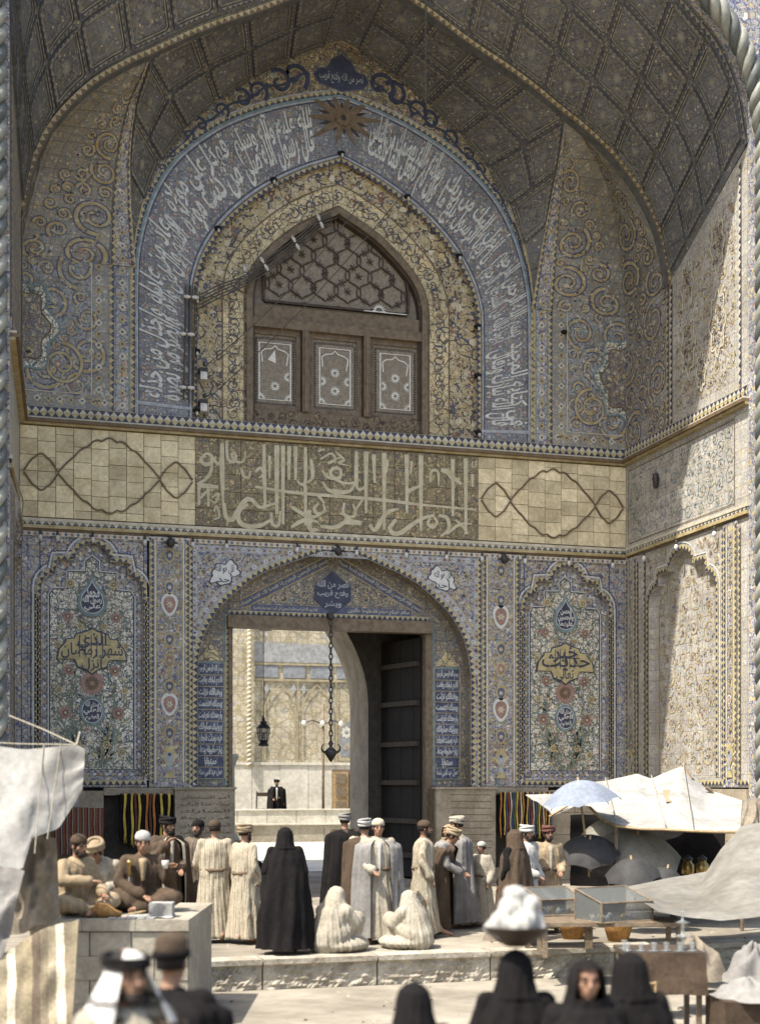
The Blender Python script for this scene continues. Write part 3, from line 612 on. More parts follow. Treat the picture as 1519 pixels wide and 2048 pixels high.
for u in (4.98, 9.63):
    zigzag(g, [(u, Z0 + .05), (u, 5.95)], .1, MW, -.485, .12, I['t_navy'], I['t_gold'], I['t_cream']); g.ribbon([(u + (.09 if u > 7 else -.09), Z0 + .05), (u + (.09 if u > 7 else -.09), 5.95)], .05, MW, -.49, I['t_turq'])
part('tympanum_mosaic', g, PAL, kind='stuff')
PR = ['بسم الله الرحمن الرحيم', 'اللهم لبابك وقفت', 'وبفنائك نزلت', 'وبحبلك اعتصمت', 'ولرحمتك تعرضت', 'وبوليك صلواتك', 'عليه توسلت فاجعلها', 'زيارة مقبولة ودعاء', 'مستجابا', 'عمل عبد النبي سنة']
for x0 in (4.3, 9.77):
    x1 = x0 + .58; q = MB(); q.prism(rect(x0 - .05, x1 + .05, 2.3, 4.92), MW, -.5, -.49, 0); q.ribbon(rect(x0 - .03, x1 + .03, 2.33, 4.9)[::-1], .025, MW, -.486, 2, closed=True)
    part('lettered_jamb_ground', q, ['t_turq', 't_navy', 't_ochre'])
    for i, s_ in enumerate(PR):
        zt = 4.86 - i * .253; q = MB(); q.prism(rect(x0 + .01, x1 - .01, zt - .245, zt), MW, -.485, -.472, 0)
        q.ribbon([(x0, zt - .248), (x1, zt - .248)], .016, MW, -.468, 2); sh = .13 if i == 8 else 0
        box_text(q, s_, x0 + .03 + sh, x1 - .03 - sh, zt - .225, zt - .02, MW, -.466, 1, .035)
        part('lettered_tile', q, ['tile_navy', 't_white', 't_ochre'])
    c = (x0 + x1) / 2
    q = MB(); q.prism([(x0, 4.93), (x1, 4.93), (c, 5.3)], MW, -.49, -.48, 0); part('golden_gusset', q, 'tile_gold')
# lintel and frame of the gate
m = MB(); m.box(4.95, 9.65, .3, .62, 5.66, 5.93); part('lintel_beam', m, 'wood')
for a, b in ((4.98, 5.07), (9.53, 9.68)):
    m = MB(); m.box(a, b, .42, .9, 0, 5.66); part('door_post', m, 'wood')

# plinth of stone blocks; openings behind the stalls
def stone_course(x0, x1, z0, z1, y0, y1, n, mat, name='stone_block', parent=wall, jit=.012):
    w_ = (x1 - x0) / n
    for i in range(n):
        q = MB(); d = rnd.uniform(0, jit); q.box(x0 + i * w_ + .006, x0 + (i + 1) * w_ - .006, y0 - d, y1, z0 + .005, z1 - .005); q.build(name, mat, parent)
for a, b in ((3.72, 5.03), (9.58, 11.02)):
    m = MB(); m.box(a, b, -.02, .9, 0, 2.12); q = part('plinth_core', m, 'block_joint')
    m = MB(); m.box(a + .01, b - .01, -.16, -.02, .01, 2.11)
    for i in range(9):
        zz = 1.98 - i * .15
        if a < 5: box_text(m, ['أمر السلطان', 'ببناء هذا الباب', 'المبارك', 'في سنة'][i % 4], a + .12, b - .12, zz - .09, zz, MW, .168, 1, .01)
        else: m.ribbon([(a + .35, zz), (b - .1, zz - .01)], .012, MW, .166, 1)
    part('inscribed_stone_slab', m, ['stone', 'block_joint'])
    m = MB(); m.box(a - .02, b + .02, -.2, .1, 2.1, 2.15); part('plinth_ledge', m, 'stone')
for a, b in ((LX, 2.25), (12.35, BX)):
    for k in range(4): stone_course(a, b, k * .52, k * .52 + .52, -.06, .1, 3, 'stone')
for a, b in ((2.25, 3.72), (11.02, 12.35)):
    m = MB(); m.box(a, b, .0, .2, 0, .3); m.box(a, b, -.05, .2, 1.98, 2.14); part('opening_sill', m, 'stone')
    m = MB(); m.box(a - .3, b + .3, 1.2, 1.3, 0, 2.2); m.box(a - .1, a, .1, 1.2, 0, 2.2); m.box(b, b + .1, .1, 1.2, 0, 2.2); part('opening_recess', m, 'soot')  # near-black lining: the openings' shade is put into its colour

# band of blocks and the great inscription -----------------------------------
m = MB(); m.box(LX, BX, .0, .25, 7.5, 9.85); part('band_core', m, 'block_joint')
def blocks(x0, x1, cols, seed):
    rg = random.Random(seed); w_ = (x1 - x0) / cols; P = []
    for c in range(cols):
        z = 7.78; off = rg.choice((0, .16)); first = True
        while z < 9.62:
            h_ = (.33 + rg.uniform(-.03, .03)) if not first else .33 - off; z2 = min(9.68, z + h_); first = False
            if 9.68 - z2 < .1: z2 = 9.68
            jx = rg.uniform(-.012, .012)
            q = MB(); d = rg.uniform(0, .012)
            q.box(x0 + c * w_ + .006, x0 + (c + 1) * w_ - .006, -.035 - d, .0, z + .006, z2 - .006); q.build('glazed_block', 'block', wall); z = z2
blocks(LX, 4.18, 10, 1); blocks(10.63, BX, 9, 2)
def oval_line(c0, c1):
    """the raised cord: big lobed oval between two small ones"""
    w_ = c1 - c0; zc = 8.72; up = []
    for (a, b, hgt, lobes) in ((.0, .2, .36, 3), (.2, .8, .78, 7), (.8, 1.0, .36, 3)):
        for i in range(41):
            t = i / 40; e = abs(math.sin(math.pi * t)) ** (1.0 if hgt > .5 else 1.1); sc = 1 - .085 * (1 - abs(math.sin(math.pi * t * lobes)))
            up.append((c0 + w_ * (a + (b - a) * t), zc + .02 + hgt * e * sc))
    return up
for a, b in ((.62, 4.12), (10.7, 14.24)):
    up = oval_line(a, b); dn = [(x_, 2 * 8.72 - z_) for x_, z_ in up]
    g = MB()
    for pth in (up, dn): g.ribbon(pth, .035, MW, .07, 0, h0=.03)
    part('raised_cord', g, ['t_brown', 't_ochre'])
# the inscription: tiled ground, then its strokes
for c in range(13):
    for r_ in range(5):
        x0 = 4.18 + c * (6.45 / 13); z0 = 7.78 + r_ * .38
        q = MB(); d = rnd.uniform(0, .008); q.box(x0 + .005, x0 + 6.45 / 13 - .005, -.03 - d, 0, z0 + .005, z0 + .375); q.build('inscription_tile', 'tile_inscribed', wall)
# strokes traced on the band in its own frame: x 0..6.45 to the right, z 0..1.9 up
ST = [([(.2, 1.52), (.12, 1.42), (.2, 1.32), (.34, 1.36), (.36, 1.5), (.25, 1.56), (.17, 1.5)], .07), ([(.36, 1.42), (.33, 1.15), (.2, .98), (.03, .88)], .06), ([(.05, .86), (.5, .84)], .09),
 ([(.08, .82), (.08, .42)], .06), ([(.28, .84), (.28, .4)], .06), ([(.1, .56), (.26, .74), (.4, .78)], .045), ([(.36, .6), (.5, .7), (.44, .5), (.3, .56)], .045), ([(.4, .3), (.46, .42), (.52, .2), (.4, .12)], .045),
 ([(.58, 1.82), (.58, 1.3), (.6, .5)], .085), ([(.58, 1.48), (.5, 1.35), (.42, 1.42), (.44, 1.52)], .055), ([(.68, 1.85), (.7, 1.5), (.8, 1.4), (.88, 1.5), (.85, 1.62), (.78, 1.55), (.9, 1.42), (1.05, 1.44), (1.08, 1.6)], .06),
 ([(1.5, 1.85), (1.5, 1.4), (1.52, .4)], .07), ([(1.62, 1.6), (1.62, 1.1)], .055), ([(1.78, 1.85), (1.78, .32)], .095), ([(1.92, 1.85), (1.92, .1)], .075), ([(2.06, 1.85), (2.05, 1.1)], .075), ([(2.2, 1.85), (2.2, 1.1)], .075),
 ([(2.42, 1.85), (2.42, 1.1), (2.3, 1.02), (2.24, 1.1)], .07), ([(2.55, 1.6), (2.58, 1.2), (2.45, 1.05)], .07), ([(2.42, 1.0), (2.42, .1)], .07),
 ([(1.3, .9), (2.2, .82), (4.0, .78), (5.1, .72), (6.4, .68)], .06), ([(1.3, 1.22), (1.42, 1.32), (1.5, 1.18), (1.38, 1.1)], .06), ([(1.0, 1.28), (1.05, 1.12), (1.16, 1.1), (1.2, 1.24)], .055),
 ([(2.8, 1.35), (2.95, 1.2), (3.2, 1.22), (3.2, 1.42), (3.02, 1.4), (3.0, 1.25), (3.3, 1.1), (3.6, 1.15)], .065), ([(2.8, 1.1), (2.95, .92), (3.2, .88), (3.45, .95), (3.55, 1.12)], .07),
 ([(2.75, 1.6), (3.0, 1.75), (3.1, 1.6), (2.9, 1.52), (3.25, 1.7)], .04), ([(3.1, 1.8), (3.3, 1.62), (3.15, 1.55), (3.42, 1.5)], .04), ([(2.7, 1.78), (2.86, 1.84)], .04),
 ([(3.58, 1.85), (3.58, 1.1), (3.66, .98), (3.78, 1.05)], .075), ([(3.8, 1.85), (3.8, .45)], .085), ([(3.98, 1.8), (4.0, 1.15)], .075), ([(4.22, 1.85), (4.22, .1)], .085), ([(4.3, 1.7), (4.28, 1.4)], .05),
 ([(4.75, 1.85), (4.75, .5)], .085), ([(5.08, 1.85), (5.08, .12)], .09), ([(4.75, 1.0), (5.06, 1.15)], .07), ([(4.86, 1.7), (4.84, 1.4)], .05), ([(5.3, 1.25), (5.33, 1.5), (5.48, 1.5), (5.5, 1.2)], .055),
 ([(5.55, 1.55), (5.72, 1.5), (5.85, 1.3)], .09), ([(5.84, 1.82), (5.84, .5)], .075), ([(5.84, 1.4), (6.05, 1.25)], .08), ([(6.15, 1.85), (6.15, .1)], .08), ([(6.3, 1.5), (6.32, 1.2)], .06), ([(6.32, 1.8), (6.3, 1.68), (6.38, 1.68), (6.38, 1.8)], .03),
 ([(.62, .5), (.66, .2), (.78, .12), (.9, .3), (1.05, .55), (1.2, .62), (1.4, .45), (1.6, .5), (1.75, .56)], .085), ([(1.15, .5), (.95, .35), (.95, .12), (1.1, .02), (1.4, .04), (1.7, .22)], .085),
 ([(1.66, .35), (1.68, .1), (1.82, .08), (1.86, .4)], .06), ([(2.1, .5), (2.5, .3), (2.75, .35)], .07), ([(2.1, .05), (2.4, .22), (2.7, .2)], .07), ([(2.5, .45), (2.52, .04), (2.7, .02)], .10),
 ([(2.72, .62), (2.62, .5), (2.7, .38), (2.85, .45), (2.82, .62)], .06), ([(2.7, .8), (2.85, .62)], .06), ([(3.3, .66), (3.28, .42), (3.42, .34), (3.56, .42), (3.5, .64)], .06), ([(2.75, .1), (3.1, .1), (3.4, .32), (3.2, .42)], .075), ([(3.3, .25), (3.7, .22)], .12),
 ([(3.55, .5), (3.75, .8)], .05), ([(3.88, .2), (4.0, .08), (4.15, .3), (4.3, .5), (4.55, .6)], .085), ([(4.5, .35), (4.35, .15), (4.45, 0.02), (4.65, .08), (4.9, .28), (5.15, .42), (5.4, .5)], .085),
 ([(5.3, .42), (5.24, .3), (5.36, .22), (5.46, .34), (5.38, .46)], .06), ([(5.5, .5), (5.7, .45), (5.74, .2), (5.55, .02)], .07), ([(5.7, .08), (6.0, .32), (6.3, .35)], .05), ([(5.9, .42), (6.05, .3), (6.2, .12)], .05), ([(3.1, .75), (3.2, .9), (3.02, .95)], .05)]
g = MB()
for i, (p, w_) in enumerate(ST):
    c = smooth_curve(p, 18) if len(p) > 2 else resample(p, 6)
    g.ribbon([(4.18 + x_, 7.8 + z_ * .985) for x_, z_ in c], (lambda t, w_=w_: w_ * (.62 + .62 * math.sin(math.pi * min(1, t * .9 + .12)))) if len(p) > 2 else (lambda t, w_=w_: w_ * (1.25 - .5 * t)), MW, .044 + .0007 * (i % 5), 0, h0=.03)
rg = random.Random(21)
for k in range(90): g.ribbon([(4.3 + (x_ := rg.uniform(0, 6.1)), 7.85 + (z_ := rg.uniform(0, 1.7))), (4.3 + x_ + rg.uniform(-.1, .1), 7.85 + z_ + rg.uniform(-.12, .1))], rg.uniform(.02, .04), MW, .042, 1)
part('great_inscription', g, ['t_pale_text', 't_ochre'])
# cornices
for nm, z0, hs in (('upper_cornice', 9.70, ((0, .05, .10, 1), (.05, .12, .16, 0), (.12, .16, .12, 2))), ('lower_cornice', 7.50, ((0, .05, .03, 0), (.05, .12, .07, 1), (.20, .26, .05, 2)))):
    m = MB()
    for a, b, pr, mi in hs: m.box(LX, BX - .0, -pr, .02, z0 + a, z0 + b, mi)
    part(nm, m, ['t_brown', 't_ochre', 't_cream'])
m = MB(); m.box(LX, BX, -.045, .01, 9.865, 10.09); part('frieze_board', m, 'tile_light')
g = MB(); zigzag(g, [(LX, 9.92), (BX, 9.92)], .10, MW, .055, .16, I['t_navy'], I['t_gold'], I['t_cream']); zigzag(g, [(BX, 10.03), (LX, 10.03)], .10, MW, .055, .16, I['t_navy'], I['t_cream'], I['t_ochre'], dots=I['t_cobalt'])
zigzag(g, [(LX, 7.66), (BX, 7.66)], .09, MW, .03, .15, I['t_navy'], I['t_cream'], I['t_paleb'], dots=I['t_white'])
g.ribbon([(LX, 7.44), (BX, 7.44)], .09, MW, .034, I['t_cream']); 
for i in range(110): rosette(g, LX + .06 + i * .125, 7.44, .045, MW, .038, I[('t_rose', 't_cobalt')[i % 2]], 6, .55)
part('cornice_mosaic', g, PAL, kind='stuff')

# upper zone -----------------------------------------------------------------
UZ = 10.09
# side panels up to the niche heads and the strips beside them
for s_, xa, xb in ((-1, LX, 2.35), (1, 12.49, BX)):
    m = MB(); m.poly(rect(xa, xb, UZ, 13.2), MW, 0); part('scroll_panel', m, 'tile_blue')
    m = MB(); xs = (xb, 2.93) if s_ < 0 else (11.91, xa); m.poly(rect(xs[0], xs[1], UZ, 13.2), MW, .004); part('border_strip', m, 'tile_light')
# calligraphic band
def band(inner, outer): return lambda t, r: (inner[int(t)][0] * (1 - r) + outer[int(t)][0] * r, inner[int(t)][1] * (1 - r) + outer[int(t)][1] * r)
NB = 240
inn = resample(inner_arch, NB); out = resample(outer_arch, NB)
def bandM(s_, r, h):
    t = min(NB - 1e-6, max(0, s_ * NB)); i = int(t); f = t - i
    a = [inn[i][k] * (1 - f) + inn[i + 1][k] * f for k in (0, 1)]; b = [out[i][k] * (1 - f) + out[i + 1][k] * f for k in (0, 1)]
    return MW(a[0] * (1 - r) + b[0] * r, a[1] * (1 - r) + b[1] * r, h)
m = MB(); m.grid(160, 1, lambda a, b: bandM(a, b, .0)); part('lettering_band_ground', m, 'tile_band')
g = MB()
for r, wd, mi in ((.03, .03, 't_paleb'), (.97, .03, 't_paleb'), (.06, .014, 't_navy'), (.94, .014, 't_navy')): g.add([bandM(i / 160, r - wd / 2, .01) for i in range(161)] + [bandM(i / 160, r + wd / 2, .01) for i in range(161)], [(i, 161 + i, 162 + i, i + 1) for i in range(160)], I[mi])
for e in (.012, .988): g.add([bandM(e - .002, 0, .012), bandM(e + .002, 0, .012), bandM(e + .002, 1, .012), bandM(e - .002, 1, .012)], [(0, 1, 2, 3)], I['t_paleb'])
rg = random.Random(4)
LB = 20.0
for k in range(2600):
    s_, r = rg.uniform(.015, .985), rg.uniform(.08, .92)
    if .47 < s_ < .53: continue
    rosette(g, s_ * LB, r * 1.2, rg.uniform(.018, .035), lambda u, v, h: bandM(u / LB, v / 1.2, h), .006 + .003 * (k % 3) / 3, I[rg.choice(('t_ochre', 't_paleb', 't_rose', 't_cream'))], rg.choice((3, 4, 5)), .5)
part('band_flowers', g, PAL, kind='stuff')
q = MB()
right = ['قال الله تبارك وتعالى في كتابه المجيد', 'أعوذ بالله من الشيطان الرجيم بسم الله الرحمن الرحيم', 'يا أيها الرسول بلغ ما أنزل إليك من ربك', 'وإن لم تفعل فما بلغت رسالته والله يعصمك من الناس']
left = ['قال رسول الله صلى الله عليه وآله وسلم', 'من كنت مولاه فهذا علي مولاه', 'اللهم وال من والاه وعاد من عاداه', 'وانصر من نصره واخذل من خذله']
def lay(lines, s0, s1):
    # the text runs from s0 (its beginning, on the reader's right) to s1; two interlaced tiers
    n = len(lines)
    for i, s_ in enumerate(lines):
        a, b = s0 + (s1 - s0) * i / n, s0 + (s1 - s0) * (i + 1) / n
        wds = s_.split(' '); k = (len(wds) + 1) // 2
        for tier, ww in ((0, wds[:k]), (1, wds[k:])):
            if not ww: continue
            r0, r1 = ((.07, .66), (.40, .94))[tier]; e = (b - a) * .035
            put_text(q, ' '.join(ww), lambda u, v, h, a=a, b=b, e=e, r0=r0, r1=r1: bandM((b - e) + ((a + e) - (b - e)) * u, r0 + (r1 - r0) * v, h), .013 + .005 * tier, 0, .02)
lay(right, .984, .535); lay(left, .465, .016)
part('band_lettering', q, 't_band_text')
# borders of the band, arabesque border over it, mosaic zone round the window
g = MB()
zigzag(g, offset_path(inner_arch, -.06), .09, MW, .012, .14, I['t_navy'], I['t_ochre'], I['t_brown'])
zigzag(g, offset_path(outer_arch, .07), .09, MW, .012, .14, I['t_navy'], I['t_gold'], I['t_ochre'], dots=I['t_cream'])
g.ribbon(offset_path(outer_arch, .14), .03, MW, .01, I['t_paleb'])
for u in (2.42, 2.86, 11.98, 12.42):
    zigzag(g, [(u, UZ), (u, 13.2)], .09, MW, .014, .15, I['t_navy'], I['t_gold'], I['t_ochre'], dots=I['t_cream'])
for a, b in ((2.5, 2.78), (12.06, 12.34)):
    c = (a + b) / 2
    for u in (a, b): g.ribbon([(u, UZ), (u, 13.2)], .02, MW, .012, I['t_turq'])
    for k in range(12): rosette(g, c, UZ + .15 + k * .26, .085, MW, .012, I['t_ochre' if k % 2 else 't_cream'], 4, .75, I['t_cobalt'])
part('arch_borders', g, PAL, kind='stuff')
m = MB()
k1 = [p for p in outer_arch if p[1] > 12.85]; k2 = shell_arch
n_ = 80; a_, b_ = resample(k1, n_), resample(k2, n_)
m.add([MW(*p, .004) for p in a_] + [MW(*p, .004) for p in b_], [(i, n_ + 1 + i, n_ + 2 + i, i + 1) for i in range(n_)]); part('arabesque_border_ground', m, 'tile_dim')
g = MB()
for half in (0, 1):
    for k in range(15):
        t = (k + .5) / 15.5 * .5; t = t if half == 0 else 1 - t; i = int(t * n_); c = ((a_[i][0] * .45 + b_[i][0] * .55), (a_[i][1] * .45 + b_[i][1] * .55)); r = math.dist(a_[i], b_[i]) * .33
        if abs(c[0] - CX) < .62 or r < .03: continue
        sp = spiral(*c, r, (-.8 if k % 2 else 2.3), 1 if k % 2 else -1, 1.1, 18); g.ribbon(sp, lambda t_, r=r: (.03 + r * .22) * (1.1 - .6 * t_), MW, .016, I['t_navy'])
        g.ribbon(offset_path(sp, .02 + r * .14), .018, MW, .014, I['t_ochre'])
        for j in (4, 8, 12): leaf(g, *sp[j], r * .6, 6.28 * j / 12 + k, MW, .018, I['t_navy'], .5)
stem = [((a_[i][0] + b_[i][0]) / 2, (a_[i][1] + b_[i][1]) / 2 + .05 * math.sin(i * 1.3)) for i in range(3, n_ - 2)]
g.ribbon([p for p in stem if p[0] < CX - .6], .05, MW, .015, I['t_navy']); g.ribbon([p for p in stem if p[0] > CX + .6], .05, MW, .015, I['t_navy'])
half = [(0, 18.4), (.22, 18.25), (.34, 18.05), (.55, 18.0), (.62, 17.85), (.5, 17.68), (.2, 17.62), (0, 17.56)]
cq = [(CX + x_, z_) for x_, z_ in half] + [(CX - x_, z_) for x_, z_ in reversed(half[1:-1])]
g.poly(cq, MW, .02, I['t_navy']); g.ribbon(cq, .02, MW, .024, I['t_cobalt'], closed=True); box_text(g, 'نصر من الله وفتح قريب', CX - .5, CX + .5, 17.72, 17.98, MW, .026, I['t_paleb'], .01)
g.ribbon(resample(shell_arch, 90), .05, MW, .02, I['t_ochre']); g.ribbon(offset_path(resample(k1, 90), -.0), .04, MW, .02, I['t_turq'])
part('arabesque_border', g, PAL, kind='stuff')
# sunburst at the crown of the band
g = MB()
for k in range(20):
    a = k * math.pi / 10 + .08; L = (.95, .55)[k % 2]; L *= 1.1 if abs(math.cos(a)) > .6 else .8
    w0 = .11; c_, s2 = math.cos(a), math.sin(a)
    g.add([MW(7.46 - s2 * w0, 16.98 + c_ * w0, .02), MW(7.46 + c_ * L, 16.98 + s2 * L * .85, .018), MW(7.46 + s2 * w0, 16.98 - c_ * w0, .02)], [(0, 2, 1)], k % 2)
rosette(g, 7.46, 16.98, .2, MW, .05, 0, 10, .8, 1)
part('sunburst', g, ['t_brown', 'plaster_dark'])
# mosaic zone
m = MB(); n_ = 60; A = [(WC - 2.07, UZ)] + win_arch + [(WC + 2.07, UZ)]; A = resample(A, 120); B = resample(inner_arch, 120)
m.add([MW(*p, -.10) for p in A] + [MW(*p, -.10) for p in B], [(i, 121 + i, 122 + i, i + 1) for i in range(120)]); part('mosaic_ground', m, 'tile_mosaic')
m = MB(); reveal(m, B, 0, -.12); part('mosaic_reveal', m, 't_brown')
m = MB(); C1 = offset_path(A, .04); C2 = offset_path(A, .52)
m.add([MW(*p, -.092) for p in C1] + [MW(*p, -.092) for p in C2], [(i, 121 + i, 122 + i, i + 1) for i in range(120)]); part('golden_frame', m, 'tile_gold')
g = MB(); mid = offset_path(A, .28); rg = random.Random(9)
for i in range(2, 118, 2):
    x_, z_ = mid[i]; sp = spiral(x_, z_, .14, rg.uniform(0, 6), rg.choice((-1, 1)), 1.1, 12); g.ribbon(sp, .022, MW, -.085, rg.choice((I['t_navy'], I['t_brown'])))
    leaf(g, x_, z_, .14, rg.uniform(0, 6.3), MW, -.083, I['t_brown'], .4); rosette(g, x_ + rg.uniform(-.1, .1), z_ + .1, .035, MW, -.082, I['t_cobalt'], 5, .5)
for q_ in (C1, C2): g.ribbon(q_, .03, MW, -.082, I['t_brown'])
oo = offset_path(A, .52); inm = in_poly(inner_arch + [(CX + 3.3, UZ), (CX - 3.3, UZ)]); no = in_poly(oo)
scrolls(g, lambda a, b: inm(a, b) and not no(a, b) and b > UZ + .05, (4.1, 10.8, UZ, 16.0), MW, -.092, .2, .06, 900, rg, I['t_ochre'], [I[k] for k in ('t_gold', 't_cream', 't_cobalt', 't_rose', 't_ochre')], 40, .05, .06)
part('mosaic_work', g, PAL, kind='stuff')
# ---------------------------------------------------------------- the gallery window over the gate
win = thing('gallery_window', 'large brown wooden lattice window with three inlaid shutters above the gate', 'window', (WC, .1, 9.95))
def wpart(name, mb, mats, parent=None, **k): return mb.build(name, mats, parent or win, **k)
wo = [(WC - 2.07, 10.1)] + win_arch + [(WC + 2.07, 10.1)]
m = MB(); m.poly(wo, MW, -.30); wpart('lattice_ground', m, 'wood_shutter')
m = MB(); m.ribbon(offset_path(wo, -.07), .14, MW, -.02, 0, h0=-.3); wpart('window_frame', m, 'wood')
m = MB(); m.ribbon(offset_path(wo, -.17), .04, MW, -.10, 0, h0=-.3); wpart('inner_moulding', m, 'wood_dark')
m = MB(); m.box(WC - 2.0, WC + 2.0, .05, .32, 12.22, 12.42); m.box(WC - 2.0, WC + 2.0, .12, .32, 12.42, 12.72); wpart('transom', m, 'wood')
m = MB(); m.box(WC - 2.05, WC + 2.05, .0, .32, 9.99, 10.09); m.box(WC - 2.0, WC + 2.0, .10, .32, 10.09, 10.42); wpart('window_sill', m, 'wood')
g = MB(); scrolls(g, lambda a, b: True, (WC - 1.95, WC + 1.95, 10.13, 10.38), MW, -.094, .12, .05, 200, random.Random(2), 0, (0, 1), 40, .03, .05); wpart('sill_carving', g, ['wood_dark', 'wood_light'], kind='stuff')
# lattice: tympanum border and interlaced cusped laths
tm = resample([(WC - 1.62, 12.85)] + [(WC + (x_ - WC) * .8, 12.85 + (z_ - 12.2) * .76) for x_, z_ in win_arch] + [(WC + 1.62, 12.85)], 80)
m = MB(); m.ribbon(tm, .05, MW, -.2, 0, h0=-.29, closed=True); wpart('lattice_border', m, 'wood_dark')
m = MB(); tin = in_poly(tm); st = .52
for i in range(-5, 6):
    for j in range(0, 8):
        cx_, cz_ = WC + i * st + (st / 2 if j % 2 else 0), 12.9 + j * .36
        for k in range(6):
            a0 = k * math.pi / 3 + math.pi / 6; pth = [(cx_ + .27 * math.cos(a0 + t * math.pi / 3) * (1 - .22 * math.sin(math.pi * t)), cz_ + .27 * math.sin(a0 + t * math.pi / 3) * (1 - .22 * math.sin(math.pi * t))) for t in (0, .25, .5, .75, 1)]
            if all(tin(*p) for p in pth): m.ribbon(pth, .018, MW, -.262, 0, h0=-.29)
for i in range(-8, 9):
    for j in range(0, 12):
        cx_, cz_ = WC + i * .26 + (.13 if j % 2 else 0), 12.9 + j * .18
        for k in range(3):
            a0 = k * math.pi / 3 + .26; pth = [(cx_ - .09 * math.cos(a0), cz_ - .09 * math.sin(a0)), (cx_ + .09 * math.cos(a0), cz_ + .09 * math.sin(a0))]
            if (i + j) % 3 == 0 and all(tin(*p) for p in pth): m.ribbon(pth, .014, MW, -.27 + .002 * k, 0, h0=-.29)
wpart('lattice_laths', m, 'wood_dark', kind='stuff')
g = MB(); 
for k in range(9): leaf(g, 8.35 + .0, 12.86, .17, math.pi * k / 8, MW, -.19, 0, .3)
g.ribbon([(8.0, 12.84), (9.0, 12.84)], .02, MW, -.19, 0)
for k in range(4): rosette(g, 9.28, 12.95 + .12 * k, .035, MW, -.1, 0, 4, .4)
wpart('shell_inlay', g, 'inlay')
shx = [(5.40, 6.54), (6.72, 7.94), (8.12, 9.34)]
for m0, m1 in ((6.56, 6.70), (7.96, 8.10)):
    m = MB(); m.box(m0, m1, .03, .32, 10.42, 12.22); m.box(m0 + .04, m1 - .04, .0, .03, 10.42, 12.22); wpart('mullion', m, 'wood')
for si, (a, b) in enumerate(shx):
    c = (a + b) / 2; m = MB(); m.box(a, b, .22, .28, 10.42, 12.22)
    sh = wpart('shutter', m, 'wood_shutter')
    m = MB()
    for r_ in (rect(a, a + .1, 10.42, 12.22), rect(b - .1, b, 10.42, 12.22), rect(a + .1, b - .1, 10.42, 10.54), rect(a + .1, b - .1, 12.1, 12.22)): m.prism(r_, MW, -.22, -.17)
    m.build('shutter_frame', 'wood', sh)
    m = MB(); fr_ = rect(c - .35, c + .35, 10.68, 11.92)
    for k in range(26):                                  # fine chequer of small blocks round the inlaid field
        for xx in (a + .13, b - .17): m.box(xx, xx + .045, .205, .22, 10.6 + k * .055, 10.63 + k * .055)
    for k in range(18):
        for zz in (10.57, 12.0): m.box(a + .15 + k * .05, a + .175 + k * .05, .205, .22, zz, zz + .045)
    m.build('chequer_blocks', 'wood_dark', sh, kind='stuff')
    g = MB(); g.ribbon(fr_[::-1], .032, MW, -.20, 0, closed=True, h0=-.215)
    g.ribbon([(c - .28, 11.5), (c - .3, 11.72), (c - .22, 11.78), (c - .07, 11.8), (c, 11.87), (c + .07, 11.8), (c + .22, 11.76), (c + .3, 11.7), (c + .26, 11.45)], .028, MW, -.198, 0)
    for fx, fz, br in ((0, 11.38, si != 0), (0, 10.98, 1), (-.3, 11.18, si > 0), (.3, 11.2, 1), (-.32, 10.71, 1), (.32, 10.71, 1)):
        if br:
            for k in range(12):
                t = k * math.pi / 6
                if abs(fx) > .2 and math.cos(t) * fx > .02: continue
                if fz < 10.8 and math.sin(t) < -.05: continue
                leaf(g, c + fx + .025 * math.cos(t), fz + .025 * math.sin(t), .10, t, MW, -.2, 0, .34)
    if si == 0: g.poly([(c - .16, 11.55), (c + .02, 11.48), (c, 11.78)], MW, -.196, 0)
    g.build('star_inlay', 'inlay', sh)
# ---------------------------------------------------------------- side walls, vault, outer face
rib_half = [(0, 18.95), (1.2, 18.42), (2.2, 17.87), (3.4, 17.28), (4.44, 16.65), (4.9, 16.38), (5.6, 15.85), (6.25, 15.1), (6.62, 14.4), (6.82, 13.7), (6.9, 13.2)]
rib_arch = mirror_arch(rib_half, CX + .01, 80)
fr_R = smooth_curve([(CX, 21.85), (9.0, 20.7), (10.2, 19.8), (11.3, 18.9), (12.3, 18.05), (13.0, 17.4), (13.67, 16.75), (14.1, 15.9), (14.3, 14.9)], 40)  # unseen crown of both halves shaped so the sun edge slants down the wall
fr_L = smooth_curve([(LX - .27, 14.9), (LX - .26, 17.2), (.62, 18.3), (1.6, 19.4), (2.9, 20.5), (4.5, 21.25), (6, 21.75), (CX, 21.85)], 40)
front_arch = fr_L + fr_R[1:]
